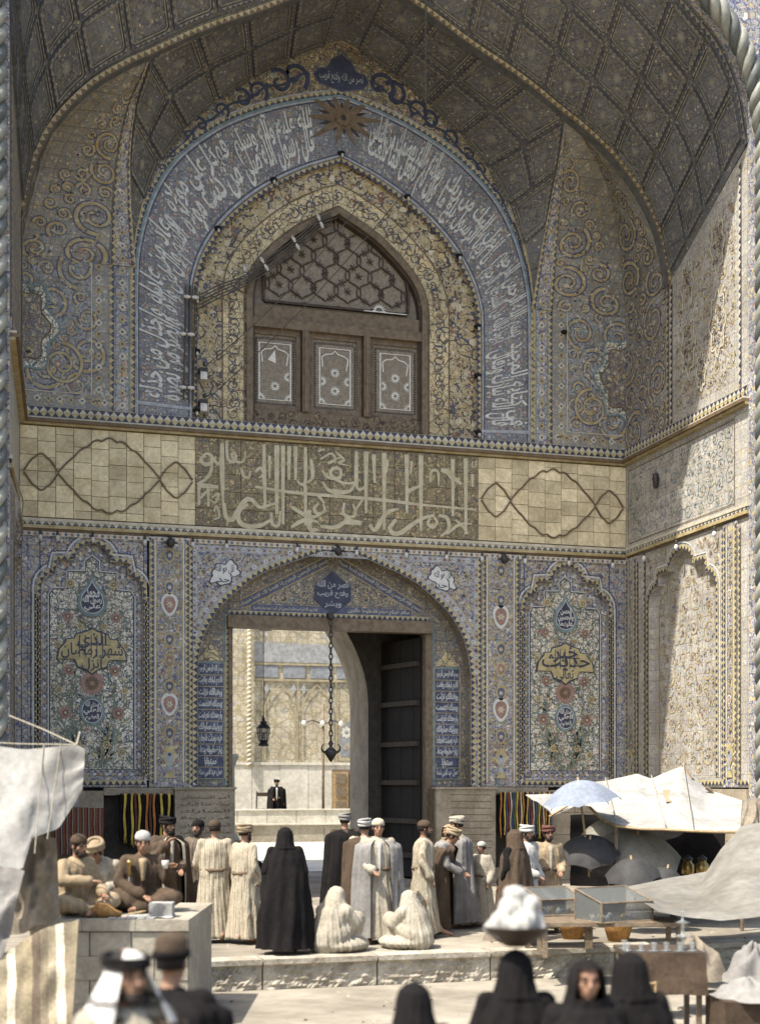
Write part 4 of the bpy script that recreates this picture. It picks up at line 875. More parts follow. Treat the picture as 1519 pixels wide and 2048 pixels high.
# side walls ------------------------------------------------------------------
for nm, M, sgn in (('portal_right_wall', MSd, 1), ('portal_left_wall', MSl, -1)):
    lab = 'tiled side wall on the right with a slanting edge of sunlight across it' if sgn > 0 else 'narrow tiled side wall seen edge-on at the left margin'
    X = BX if sgn > 0 else LX
    sw = thing(nm, lab, 'wall', (X, FY / 2, 0))
    m = MB(); m.box(*((X + .25, X + 1.2) if sgn > 0 else (X - 1.6, X - .45)), FY + .3, .25, -.3, 24); m.build('masonry', 'plaster_dark', sw)
    nicheM = foil_pts(2.68, 1.42)
    # lower zone with its multifoil niche
    m = MB()
    for q in around(nicheM, 0, -FY, Z0, Z1, 2.68): m.poly(q, M, 0)
    m.add([M(2.68 - 1.48, 2.36, 0), M(0, Z0, 0), M(-FY, Z0, 0), M(2.68 + 1.48, 2.36, 0)], [(0, 1, 2, 3)])
    reveal(m, nicheM + [(2.68 - 1.48, 2.36)], 0, -.15, M); m.build('niche_surround', 'tile_light' if sgn < 0 else 'tile_sun_pale', sw)
    m = MB(); m.poly(nicheM, M, -.15); m.build('niche_ground', 'tile_sun_pale', sw)
    g = MB()
    zigzag(g, offset_path(nicheM, .06), .09, M, .014, .14, I['t_navy'], I['t_gold'], I['t_ochre']); g.ribbon(offset_path(nicheM, .17), .03, M, .01, I['t_white'])
    zigzag(g, [(0, 2.24), (-FY, 2.24)], .1, M, .014, .14, I['t_navy'], I['t_gold'], I['t_cream'])
    for u in (.66, 1.02, 4.44, 5.1): zigzag(g, [(u, 2.3), (u, 7.35)], .08, M, .02, .14, I['t_navy'], I['t_gold'], I['t_ochre'], dots=I['t_white'])
    zigzag(g, [(.1, 2.3), (.1, 7.35)], .08, M, .02, .14, I['t_navy'], I['t_gold'], I['t_ochre'])
    zigzag(g, [(0, 7.66), (-FY, 7.66)], .09, M, .03, .15, I['t_navy'], I['t_cream'], I['t_paleb'], dots=I['t_white'])
    zigzag(g, [(0, 9.92), (-FY, 9.92)], .10, M, .055, .16, I['t_navy'], I['t_gold'], I['t_cream']); zigzag(g, [(-FY, 10.03), (0, 10.03)], .10, M, .055, .16, I['t_navy'], I['t_cream'], I['t_ochre'])
    zigzag(g, [(2.12, 10.1), (2.12, 13.2)], .09, M, .02, .15, I['t_navy'], I['t_gold'], I['t_ochre'], dots=I['t_white']); zigzag(g, [(2.28, 10.1), (2.28, 13.2)], .09, M, .02, .15, I['t_navy'], I['t_cream'], I['t_ochre'])
    zigzag(g, [(5.12, 10.15), (5.12, 14.6)], .08, M, .02, .16, I['t_navy'], I['t_cream'], I['t_ochre'], dots=I['t_cobalt'])
    for zc in (7.85, 9.55): g.ribbon([(.2, zc), (4.9, zc)], .02, M, .012, I['t_brown'])
    g.ribbon([(4.9, 7.85), (4.9, 9.55)], .02, M, .012, I['t_brown']); g.ribbon([(.2, 7.85), (.2, 9.55)], .02, M, .012, I['t_brown'])
    g.build('zigzag_border', PAL, sw, kind='stuff')
    # middle band, upper panels
    m = MB(); m.poly(rect(0, -FY, 7.5, 9.75), M, 0); m.build('middle_band', 'tile_sun_pale', sw)
    m = MB(); m.poly(rect(0, 2.1, 9.75, 13.2), M, 0); m.build('corner_panel', 'tile_blue', sw)
    top = [(2.1, 9.75), (-FY, 9.75), (-FY, 14.9), (2.1, 13.2)]
    m = MB(); m.poly(top, M, 0); m.build('upper_panel', 'tile_ochre' if sgn < 0 else 'tile_sun_pale', sw)
    for nm2, z0, hs in (('upper_cornice', 9.70, ((0, .05, .10, 1), (.05, .12, .16, 0), (.12, .16, .12, 2))), ('lower_cornice', 7.50, ((0, .05, .03, 0), (.05, .12, .07, 1), (.20, .26, .05, 2)))):
        m = MB()
        for a, b, pr, mi in hs: m.prism(rect(.17, -FY, z0 + a, z0 + b), M, -.01, pr, mi, True)
        m.build(nm2, ['t_brown', 't_ochre', 't_cream'], sw)
    m = MB(); m.prism(rect(.05, -FY, 9.865, 10.09), M, -.01, .045); m.build('frieze_board', 'tile_light', sw)
    for k in range(4): 
        for i in range(4):
            q = MB(); q.prism(rect(i * 1.36 + .006, i * 1.36 + 1.354, k * .53 + .005, k * .53 + .525), M, -.1, .05 + rnd.uniform(0, .012), 0, True); q.build('stone_block', 'stone', sw)
    if sgn > 0:
        g = MB(); rg = random.Random(31)
        iw2 = foil_pts(2.68, 1.2, -.14); ins2 = in_poly(iw2)
        g.ribbon(iw2, .03, M, -.135, I['t_ochre'], closed=True)
        scrolls(g, ins2, (1.5, 3.95, 2.6, 6.9), M, -.142, .3, .08, 700, rg, I['t_ochre'], [I[k] for k in ('t_cobalt', 't_rose', 't_cream', 't_paleb')], 40, .035, .055)
        hole = in_poly(offset_path(nicheM, .24) + [(4.3, 2), (1.1, 2)])
        scrolls(g, lambda a, b: not hole(a, b) and 1.1 < a < 4.35, (1.1, 4.35, 6.2, 7.35), M, .008, .2, .06, 400, rg, I['t_ochre'], [I[k] for k in ('t_cobalt', 't_rose', 't_cream')], 80, .03, .05)
        scrolls(g, lambda a, b: True, (.12, 1.98, 10.2, 13.1), M, .008, .5, .1, 600, rg, I['t_ochre'], [I[k] for k in ('t_cobalt', 't_rose', 't_cream', 't_navy')], 60, .065, .06, I['t_cobalt'])
        up = in_poly([(2.45, 10.3), (4.95, 10.3), (4.95, 14.2), (2.45, 13.1)])
        scrolls(g, up, (2.45, 4.95, 10.3, 14.2), M, .006, .34, .09, 500, rg, I['t_ochre'], [I[k] for k in ('t_cobalt', 't_rose', 't_cream', 't_brown')], 50, .035, .055)
        for cu, cz, r in ((3.05, 11.6, .4), (3.0, 12.9, .35), (4.25, 11.7, .42), (4.25, 13.3, .36), (3.6, 10.9, .25)):
            on = [(cu + r * (1 + .16 * math.cos(8 * t)) * math.cos(t) * .7, cz + r * 1.5 * (1 + .12 * math.cos(8 * t)) * math.sin(t)) for t in [k * math.pi / 24 for k in range(48)]]
            g.ribbon(on, .035, M, .02, I['t_cream'], closed=True); scrolls(g, in_poly([(cu + (a - cu) * .8, cz + (b - cz) * .8) for a, b in on]), (cu - r, cu + r, cz - r * 1.6, cz + r * 1.6), M, .02, .1, .04, 80, rg, I['t_brown'], [I['t_gold'], I['t_cream'], I['t_cobalt']], 120, .03, .05)
        scrolls(g, lambda a, b: True, (.3, 4.8, 7.95, 9.45), M, .006, .2, .06, 500, rg, I['t_turq'], [I[k] for k in ('t_cobalt', 't_ochre', 't_cream', 't_paleb')], 60, .02, .04)
        g.build('scroll_mosaic', PAL, sw, kind='stuff')
        pilaster(.1, .62, M, sw, 11); pilaster(4.5, 5.04, M, sw, 12)
    right_wall = sw if sgn > 0 else None

# scroll work of the upper corner panels on the back wall ----------------------
def lobed(c0, zc, r, k, s_):                         # half of a lobed medallion against the corner
    return [(c0 + s_ * r * (1 + .13 * math.cos(7 * t)) * math.cos(t), zc + 1.35 * r * (1 + .10 * math.cos(7 * t)) * math.sin(t)) for t in [-math.pi / 2 + i * math.pi / 30 for i in range(31)]]
for s_, x0, x1, xc in ((-1, LX + .02, 2.3, LX), (1, 12.54, BX - .02, BX)):
    g = MB(); rg = random.Random(17 if s_ < 0 else 18)
    ua, ub = (x0, x1 - .3) if s_ < 0 else (x0 + .3, x1)
    g.ribbon([(ub if s_ < 0 else ua, 13.2), (ub if s_ < 0 else ua, 10.42), ((x0 if s_ < 0 else x1), 10.42)], .022, MW, .012, I['t_cream'])
    bb = (x1 - .15, x1 - .0) if s_ < 0 else (x0, x0 + .15)
    cc = x1 - .15 if s_ < 0 else x0 + .15
    for k in range(13): rosette(g, cc, 10.3 + k * .235, .085, MW, .012, I['t_cream' if k % 2 else 't_ochre'], 4, .7, I['t_cobalt'])
    for k in range(8):
        u = (x0 + .1 + k * .23) if s_ < 0 else x1 - .1 - k * .23; rosette(g, u, 10.27, .085, MW, .012, I['t_cream' if k % 2 else 't_ochre'], 4, .7, I['t_cobalt'])
    # the big paired spirals
    cm = ua + (ub - ua) * (.58 if s_ < 0 else .42)
    for zc, r, hd in ((11.0, .46, 1),):
        sp = spiral(cm, zc, r, 1.57 * hd, s_ * hd, 1.75, 44); g.ribbon(sp, lambda t: .11 - .05 * t, MW, .014, I['t_cobalt']); g.ribbon(sp, lambda t: .07 - .03 * t, MW, .019, I['t_ochre']); rosette(g, *sp[-1], .1, MW, .022, I['t_rose'], 8, .6, I['t_cream'])
        for i in range(4, 40, 4):
            d = math.atan2(sp[i + 1][1] - sp[i][1], sp[i + 1][0] - sp[i][0]); leaf(g, *sp[i], .16, d + (1 if i % 8 else -1) * .9, MW, .02, I['t_ochre'], .35)
    # lobed medallion
    xq = xc; lm = lobed(xq, 11.75, .72, 7, -s_); lm2 = lobed(xq, 11.75, .56, 7, -s_)
    q = MB(); q.prism([(xq, 10.8)] + lm + [(xq, 12.7)], MW, .0, .024, 0); q.prism([(xq, 11.0)] + lm2 + [(xq, 12.5)], MW, .024, .030, 1); q.build('lobed_medallion', ['tile_white', 'tile_ochre'], wall); g.ribbon(lm, .045, MW, .028, I['t_turq'])
    g.ribbon(lm2, .03, MW, .036, I['t_brown'])
    for k in range(26):
        u, v = xq - s_ * rg.uniform(.03, .5), rg.uniform(11.1, 12.4)
        if math.hypot(u - xq, (v - 11.75) / 1.35) < .5: rosette(g, u, v, rg.uniform(.03, .07), MW, .034, I[rg.choice(('t_gold', 't_rose', 't_cream', 't_cobalt'))], 6, .55, I['t_ochre'])
    scrolls(g, lambda a, b: True, (ua + .03, ub - .03, 10.46, 13.15), MW, .008, .46, .09, 700, rg, I['t_ochre'], [I[k] for k in ('t_cream', 't_rose', 't_turq', 't_paleb', 't_cobalt')], 70, .065, .06, I['t_cobalt'])
    scrolls(g, lambda a, b: True, (ua + .03, ub - .03, 10.46, 13.15), MW, .004, .2, .06, 600, random.Random(5), I['t_paleb'], [I[k] for k in ('t_paleb', 't_turq', 't_rose')], 20, .04, .05)
    g.build('scroll_mosaic', PAL, wall, kind='stuff')

# vault ------------------------------------------------------------------------
vault = thing('portal_vault', 'dark coffered tile vault closing the top of the portal recess', 'vault', (CX, FY / 2, 13))
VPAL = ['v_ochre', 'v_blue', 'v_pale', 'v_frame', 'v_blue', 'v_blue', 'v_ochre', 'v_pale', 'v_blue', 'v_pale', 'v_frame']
E_ = (12.3 - .44, -2.1, 16.65)
def mir(p): return (2 * (CX + .0) - p[0] + .02, p[1], p[2])
Scv = [(12.48, 0, 13.2), (12.45, -.25, 14.4), (12.37, -.65, 15.35), (12.2, -1.25, 16.05), (12.0, -1.75, 16.4), (11.87, -2.1, 16.65)]
Fcv = [(14.32, 0, 13.2), (14.1, -.22, 14.3), (13.75, -.57, 15.4), (13.12, -1.2, 16.0), (12.4, -1.85, 16.35), (11.87, -2.1, 16.65)]
Gcv = [(14.32, -2.1, 13.2), (14.25, -2.1, 13.7), (14.05, -2.1, 14.4), (13.68, -2.1, 15.1), (13.03, -2.1, 15.85), (12.33, -2.1, 16.38), (11.87, -2.1, 16.65)]
NS = 24
Sc, Fc, Gc = [smooth_curve(c, NS) for c in (Scv, Fcv, Gcv)]
def ruled(A, B):
    """surface between two 3-D curves; M(u, v, h): u 0..1 along, v 0..1 across, h towards the open side"""
    A = [Vector(p) for p in A]; B = [Vector(p) for p in B]; n = len(A) - 1
    def P(u, v):
        t = min(n - 1e-6, max(0, u * n)); i = int(t); f = t - i
        return A[i].lerp(A[i + 1], f).lerp(B[i].lerp(B[i + 1], f), v)
    def M(u, v, h):
        p = P(u, v); du = P(min(1, u + .01), v) - P(max(0, u - .01), v); dv = P(u, min(1, v + .02)) - P(u, max(0, v - .02))
        if dv.length < 1e-5: dv = P(max(0, u - .1), 1) - P(max(0, u - .1), 0)
        nrm = du.cross(dv)
        if nrm.length < 1e-9: return tuple(p)
        nrm.normalize(); c = Vector((CX, -4, 10)) - p
        if nrm.dot(c) < 0: nrm = -nrm
        return tuple(p + nrm * h)
    return M
def scaled(M, lu, lv): return lambda u, v, h: M(u / lu, v / lv, h)
pal3 = [I[k] for k in ('t_rose', 't_cobalt', 't_cream', 't_navy', 't_paleb')]
for side in (0, 1):
    f_ = (lambda c: [mir(p) for p in c]) if side == 0 else (lambda c: c)
    for A, B, lv in ((f_(Sc), f_(Fc), 1.4), (f_(Fc), f_(Gc), 1.5)):
        M = ruled(A, B); m = MB(); m.grid(24, 5, lambda a, b: M(a, b, 0)); m.build('niche_shell', 'tile_blue', vault, smooth=True)
        Ms = scaled(M, 5.0, lv); g = MB(); scrolls(g, lambda a, b: b < lv * (1 - a / 5.2) + .1, (.05, 4.4, .08, lv - .08), Ms, .012, .42, .09, 500, random.Random(40 + side), I['t_ochre'], pal3, 50, .065, .06, I['t_cobalt']); g.build('shell_scrollwork', PAL, vault, kind='stuff')
    M2 = ruled([(p[0] - (-.0), p[1], p[2]) for p in f_(Sc)], [(p[0] + (-.55 if side else .55) * (1 - i / NS), p[1] * (1 - .0), p[2]) for i, p in enumerate(f_(Sc))])
    m = MB(); m.grid(24, 1, lambda a, b: M2(a, b, .03)); m.build('strip_border', 'tile_light', vault, smooth=True)
    g = MB(); Mz = scaled(M2, 4.6, .55)
    for v in (.06, .49): zigzag(g, [(0, v), (4.3, v)], .08, Mz, .045, .15, I['t_navy'], I['t_gold'], I['t_ochre'], dots=I['t_cream'])
    for k in range(15): rosette(g, .15 + k * .28, .27, .08, Mz, .045, I['t_cream' if k % 2 else 't_ochre'], 4, .75, I['t_cobalt'])
    g.build('strip_mosaic', PAL, vault, kind='stuff')
# back bay shell: from the wall arch to strip + rib
crown = [p for p in rib_arch if abs(p[0] - CX) < 4.44]
G_R = [(p[0], -2.1, p[1]) for p in crown if p[0] >= CX]
path_R = [(x_ - .0, y_, z_) for x_, y_, z_ in [(12.02, 0, 12.8)] + [(p[0] - .5 * (1 - i / NS), p[1], p[2]) for i, p in enumerate(Sc)]] + G_R[::-1]
path_R = resample(path_R, 40, 3); A_R = resample([(p[0], 0, p[1]) for p in shell_arch if p[0] >= CX - .01][::-1], 40, 3)
def coffer(M, uc, vc, ru, rv, k, parent=None):
    """a lozenge coffer: raised serrated frame, sunk field with a flower"""
    lo = lambda s_: [(uc - ru * s_, vc - rv * s_), (uc + ru * s_, vc - rv * s_), (uc + ru * s_, vc + rv * s_), (uc - ru * s_, vc + rv * s_)]
    q = MB(); fr2 = [resample(lo(.93) + [lo(.93)[0]], 32)[:-1]][0]
    q.ribbon(fr2, .06, M, .04, 0, closed=True, h0=-.01); q.ribbon([(uc + (a - uc) * .87, vc + (b - vc) * .87) for a, b in fr2], .03, M, .025, 1, closed=True)
    q.ribbon([(uc + (a - uc) * .66, vc + (b - vc) * .66) for a, b in fr2], .02, M, .02, 4, closed=True)
    zigzag(q, fr2 + [fr2[0]], .05, M, .046, .13, 3, 5)
    q.poly([(uc + (a - uc) * .8, vc + (b - vc) * .8) for a, b in fr2], M, .012, 2)
    rosette(q, uc, vc, min(ru, rv) * .34, M, .022, 4, 8, .62, 3); rosette(q, uc, vc, min(ru, rv) * .2, M, .03, 1, 8, .62, 5)
    for t in range(8): leaf(q, uc + ru * .4 * math.cos(t * .785), vc + rv * .4 * math.sin(t * .785), .1, t * .785, M, .02, 5 if t % 2 else 1, .5)
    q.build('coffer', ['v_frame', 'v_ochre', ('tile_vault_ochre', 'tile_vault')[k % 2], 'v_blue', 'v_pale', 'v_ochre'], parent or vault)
for side in (0, 1):
    A = A_R if side else [mir(p) for p in A_R]; B = path_R if side else [mir(p) for p in path_R]
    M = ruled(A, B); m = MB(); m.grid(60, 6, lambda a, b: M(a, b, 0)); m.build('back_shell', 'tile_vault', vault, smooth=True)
    lu = (plen(A) + plen(B)) / 2; k = 0
    u = 1.5
    while u < lu - .35:
        wd = math.dist(M(u / lu, 0, 0), M(u / lu, 1, 0)); Mw = scaled(M, lu, max(wd, .3))
        if wd > .5:
            rows = 1 if wd < 1.2 else 2
            for r_ in range(rows):
                coffer(Mw, u, wd * (r_ + .5) / rows, .5, wd / rows * .47, k + r_); k += 1
        u += 1.06
    Mw = scaled(M, lu, 2.0); g = MB()
    scrolls(g, lambda a, b: True, (.2, lu - .1, .1, 1.9), Mw, .006, .2, .07, 250, random.Random(51 + side), I['t_ochre'], pal3, 30, .03, .05); g.build('shell_scrollwork', VPAL, vault, kind='stuff')
# transverse rib with a serrated edge, and the front bay
ribM = lambda u, v, h: (u, -2.1 - h, v)
m = MB(); m.ribbon(offset_path(rib_arch, -.01), .12, ribM, .12, 0, h0=-.10); m.build('transverse_rib', 'v_frame', vault)
g = MB(); zigzag(g, offset_path(rib_arch, -.01), .10, ribM, .13, .15, I['t_brown'], I['t_ochre'], I['t_brown']); g.build('rib_mosaic', PAL, vault, kind='stuff')
NB2 = 80
RA = resample([(p[0], -2.1, p[1]) for p in rib_arch], NB2, 3)
FA_L = resample([(p[0], FY, p[1]) for p in fr_L], NB2 // 2, 3); FA_R = resample([(p[0], FY, p[1]) for p in fr_R], NB2 // 2, 3)
FA = FA_L + FA_R[1:]; M = ruled(RA, FA)
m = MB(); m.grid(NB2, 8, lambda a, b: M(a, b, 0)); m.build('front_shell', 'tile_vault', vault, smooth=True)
lu = 21.0; lv = 4.3; Mw = scaled(M, lu, lv); k = 0
for r_ in range(4):
    for c in range(19):
        u = .65 + c * 1.09; v = .66 + r_ * .98
        if u > lu - .5: continue
        coffer(Mw, u, v, .52, .46, k + r_); k += 1
g = MB()
for v in (.08, lv - .12): zigzag(g, [(0, v), (lu, v)], .1, Mw, .03, .16, I['t_navy'], I['t_ochre'], I['t_brown'])
scrolls(g, lambda a, b: True, (.2, lu - .2, .2, lv - .2), Mw, .006, .2, .07, 500, random.Random(61), I['t_ochre'], pal3, 20, .03, .05); g.build('shell_scrollwork', VPAL, vault, kind='stuff')
# outer face of the portal with its arch; unseen slab added to stop light
face = thing('portal_front_face', 'outer edge of the portal with twisted rope moulding at both margins', 'facade', (CX, FY, 0))
m = MB()
L_ = [(LX - .27, -.38)] + fr_L; R_ = fr_R + [(BX, -.38)]
m.poly([(-7, -.38)] + L_ + [(CX, 27), (-7, 27)], lambda u, v, h: (u, FY - h, v), .25); m.poly(R_ + [(22, -.38), (22, 27), (CX, 27)], lambda u, v, h: (u, FY - h, v), .25)
reveal(m, L_ + R_[1:], .25, -.02, lambda u, v, h: (u, FY - h, v)); m.build('outer_wall', 'tile_light', face)
m = MB(); m.box(-7, 22, FY - .24, 4.0, 24.0, 24.4); m.build('light_stop_slab', 'plaster', face)
m = MB(); m.box(-7, 22, FY + .32, FY + .4, 23, 24); m.box(-7, LX - .7, FY - .2, FY + .3, -.3, 24); m.box(BX + .3, 22, FY - .2, FY + .3, -.3, 24); m.build('outer_masonry', 'plaster', face)
def rope_mould(path, r, strands=3, pitch=1.1, name='rope_moulding'):
    P = resample(path, int(plen(path) / .06), 3); m = MB(); Ls = plen(path)
    for s_ in range(strands):
        pts = []
        for i, p in enumerate(P):
            a = 2 * math.pi * (i * .06 / pitch + s_ / strands); d = (Vector(P[min(i + 1, len(P) - 1)]) - Vector(P[max(0, i - 1)])).normalized()
            sx = d.cross(Vector((0, 1, 0))).normalized(); sy = d.cross(sx)
            pts.append(Vector(p) + sx * math.cos(a) * r * .55 + sy * math.sin(a) * r * .55)
        m.tube(pts, r * .52, 8, s_ % 2 if strands % 2 == 0 else (1 if s_ == 0 else 0))
    m.build(name, ['rope_tile', 'rope_dark'], face, smooth=True)
rope_mould([(BX + .12, FY - .36, -.38), (BX + .12, FY - .36, 14.9)] + [(p[0] + .10, FY - .36, p[1] + .02) for p in fr_R[::-1][1:]], .19, 3, .95)
rope_mould([(LX - .50, FY - .36, -.38), (LX - .50, FY - .36, 17.2)] + [(p[0] - .24, FY - .36, p[1]) for p in fr_L[10:]], .19, 3, .95)
# ---------------------------------------------------------------- passage behind the gate
pas = thing('gate_passage', 'dark passage behind the gate ending in a pointed stone arch', 'passage', (7.3, 2.5, 0))
MP = lambda y: (lambda u, v, h: (u, y - h, v))
far = mirror_arch([(0, 7.1), (.6, 6.72), (1.15, 6.2), (1.6, 5.45), (1.86, 4.7), (1.92, 4.1)], 6.76, 40)
m = MB()
for q in around([(4.84, 0)] + far + [(8.68, 0)], 4.6, 9.9, 0, 7.4, 6.76): m.poly(q, MP(2.3), 0); m.poly(q, MP(4.02), 0)
part('arch_wall', m, 'plaster_dark', pas)  # near-black: the passage shade is put into the arch wall's colour
m = MB(); reveal(m, [(4.84, 0)] + far + [(8.68, 0)], 0, -1.72, MP(2.3)); part('arch_soffit', m, 'stone', pas)
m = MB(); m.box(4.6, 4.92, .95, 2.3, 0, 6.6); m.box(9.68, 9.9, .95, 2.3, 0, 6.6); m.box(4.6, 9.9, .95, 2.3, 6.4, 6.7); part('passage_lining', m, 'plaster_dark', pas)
# open door leaf, hinged on the right post, standing back into the passage
door = thing('gate_door_leaf', 'huge dark wooden door leaf with battens standing open inside the gate', 'door', (9.5, .66, 0), rz=0)
a = Vector((9.48, .7, 0)); b = Vector((9.0, 2.26, 0)); d = (b - a).normalized(); nrm = Vector((-d.y, d.x, 0)); nrm = nrm if nrm.x < 0 else -nrm
def MD(u, v, h): p = a + d * u + nrm * h; return (p.x, p.y, v)
for k in range(6):
    m = MB(); m.prism(rect(k * .27 + .004, k * .27 + .266, .05, 5.6), MD, -.05, .0 + .006 * (k % 2), 0, True); m.build('door_plank', 'door_wood', door)
for z in (.5, 1.3, 2.2, 3.1, 4.05, 4.95):
    m = MB(); m.prism(rect(.03, 1.58, z, z + .11), MD, .0, .09, 0, True); m.build('batten', 'wood_dark', door)
m = MB()
for z in (.555, 1.355, 2.255, 3.155, 4.105, 5.005):
    for k in range(8): rosette(m, .13 + k * .19, z, .03, MD, .10, 0, 4, .8)
m.build('nail', 'iron', door, kind='stuff')
# column on its block beside the left jamb
col = thing('passage_column', 'slender white marble column on a stone block inside the left jamb', 'column', (5.28, 1.6, 0))
m = MB(); m.box(5.02, 5.62, 1.3, 1.9, 0, .92); m.build('pedestal_block', 'stone', col)
m = MB(); m.lathe([(.19, .92), (.19, .98), (.15, 1.02), (.10, 1.08), (.085, 1.15), (.078, 2.6), (.10, 2.66), (.13, 2.75), (.17, 2.82), (.17, 2.9)], (5.24, 1.6, 0), 14); m.build('shaft', 'plaster_pale', col, smooth=True)
# chain from the lintel
ch = thing('hanging_chain', 'heavy iron link chain with a crescent finial hanging in the gateway', 'chain', (7.21, .1, 5.9))
m = MB(); m.box(7.15, 7.27, .05, .31, 5.935, 6.02); m.lathe([(.03, 0), (.07, .03), (.07, .08), (.02, .12)], (7.21, .12, 5.86), 10); m.build('hook_plate', 'iron', ch)
lk_me = None; n_l = 22
for k in range(n_l):
    z = 5.78 - k * .122
    if k < 2:
        m = MB(); rot = k * math.pi / 2; pts = [(7.21 + .035 * math.cos(t) * math.cos(rot), .1 + .035 * math.cos(t) * math.sin(rot), z + .075 * math.sin(t)) for t in [i * math.pi / 6 for i in range(13)]]
        m.tube(pts, .016, 6, cap=False); lko = m.build('chain_link', 'iron', ch)
        if k == 0: L0 = lko
        else: L1 = lko
    else:
        c = (L0, L1)[k % 2].copy(); COL.objects.link(c); c.parent = ch; c.location = (0, 0, -(k - k % 2) * .122)
zb = 5.78 - n_l * .122
m = MB(); m.lathe([(.02, .1), (.06, .02), (.03, -.05), (.11, -.12), (.16, -.17), (.1, -.26), (.02, -.38), (.0, -.4)], (7.21, .1, zb), 14)
for s_ in (-1, 1): m.tube([(7.21 + s_ * .14 + s_ * .07 * math.cos(t), .1, zb - .08 + .09 * math.sin(t)) for t in [-1.4 + i * .35 for i in range(9)]], lambda t: .03 * (1 - .75 * t), 6)
m.build('crescent_finial', 'iron', ch, smooth=True)
# ---------------------------------------------------------------- courtyard beyond
cy = thing('courtyard_facade', 'sunlit pale tiled courtyard front seen through the gateway', 'building', (13, 31, 0))
MC = lambda u, v, h: (u, 31 - h, v)
m = MB(); m.box(4, 24, 31, 32, -.3, 15); m.build('wall_body', 'tile_courtyard', cy)
m = MB()
for k in range(12): 
    q = MB(); q.prism(rect(6 + k * 1.3 + .01, 7.29 + k * 1.3, -.3, 3.1), MC, 0, .06 + .01 * (k % 2), 0, True); q.build('dado_slab', 'plaster_pale', cy)
m.prism(rect(4, 24, 3.1, 3.22), MC, 0, .12, 0, True); m.build('dado_moulding', 'plaster_pale', cy)
m = MB(); m.prism(rect(11.3, 24, 7.75, 8.6), MC, 0, .05, 0, True)
for k in range(8): m.prism(rect(11.4 + k * 1.25, 12.4 + k * 1.25, 7.05, 7.6), MC, 0, .05, 1, True)
m.prism(rect(11.3, 24, 7.62, 7.72), MC, 0, .08, 2, True); m.prism(rect(11.3, 24, 6.9, 7.0), MC, 0, .08, 2, True)
m.build('blue_tile_band', ['c_blue', 'c_blue_dark', 'c_ochre'], cy)
m = MB()
for u in (11.7, 13.3, 15.1): m.ribbon([(u, 3.3), (u, 6.9)], .06, MC, .08, 1)
for c in (12.5, 14.2):
    m.ribbon([(c - .7, 3.3), (c - .7, 5.8), (c - .4, 6.4), (c, 6.75), (c + .4, 6.4), (c + .7, 5.8), (c + .7, 3.3)], .08, MC, .07, 1)
    for s_ in (-1, 1): m.poly([(c + s_ * .62 - .14, 6.55), (c + s_ * .62, 6.3), (c + s_ * .62 + .14, 6.55), (c + s_ * .62, 6.8)], MC, .06, 0)
m.build('arched_panel_outlines', ['c_blue', 'c_ochre'], cy)
pts = [(11.05 + .075 * math.cos(i * 1.1), 30.75 + .075 * math.sin(i * 1.1), 3.0 + i * .035) for i in range(210)]
m = MB(); m.tube(pts, .05, 6, 0); m.tube([(11.05, 30.75, 3.0), (11.05, 30.75, 10.5)], .085, 10, 1); m.build('twisted_colonnette', ['plaster_pale', 't_ochre'], cy, smooth=True)
q = MB(); q.prism([(15.15, 3.3), (16.6, 3.3), (16.6, 4.9), (15.9, 5.6), (15.15, 4.9)], MC, 0, .04, 0, True); q.poly([(15.3, 3.5), (16.4, 3.5), (16.4, 4.75), (15.88, 5.3), (15.3, 4.75)], MC, .05, 1); rosette(q, 15.6, 4.6, .3, MC, .06, 2, 8, .7, 1); rosette(q, 15.6, 3.95, .2, MC, .06, 0, 6, .7, 1); q.build('niche_panel', ['c_ochre', 'c_blue_dark', 'plaster_pale'], cy)
dr = MB(); dr.prism(rect(14.9, 16.7, 0, 2.9), MC, .0, .10, 0, True); dro = dr.build('doorway', 'wood', cy)
for u in (14.95, 15.75):
    q = MB(); q.prism(rect(u, u + .7, .2, 2.8), MC, .1, .16, 0, True)
    for zz in (.35, 1.0, 1.65, 2.25): q.prism(rect(u + .12, u + .58, zz, zz + .45), MC, .16, .2, 1, True)
    q.build('door_leaf', ['wood_light', 'wood'], dro)
# parapet in front of the raised terrace
ter = thing('courtyard_terrace', 'low two-stepped pale stone terrace wall inside the courtyard', 'terrace', (11, 22.5, 0))
m = MB(); m.box(5, 22, 22.5, 31, -.2, .62); m.build('terrace_floor', 'stone_pale', ter)
for k in range(13):
    q = MB(); q.box(5.5 + k * 1.15 + .01, 6.64 + k * 1.15, 21.9, 22.35, .72, 1.22); q.build('parapet_stone', 'plaster_pale', ter)
for k in range(9):
    q = MB(); q.box(5.5 + k * 1.7 + .008, 7.19 + k * 1.7, 21.75 - .01 * (k % 2), 22.4, -.35, .66); q.build('base_stone', 'stone_pale', ter)
m = MB(); m.box(5, 22, 21.65, 22.42, .66, .72); m.box(5, 22, 21.85, 22.4, 1.22, 1.26); m.build('coping', 'plaster_pale', ter)
sheet('courtyard_pavement', -10, 30, 4.6, 40, -.004, 'plaster_pale', 4, 4)
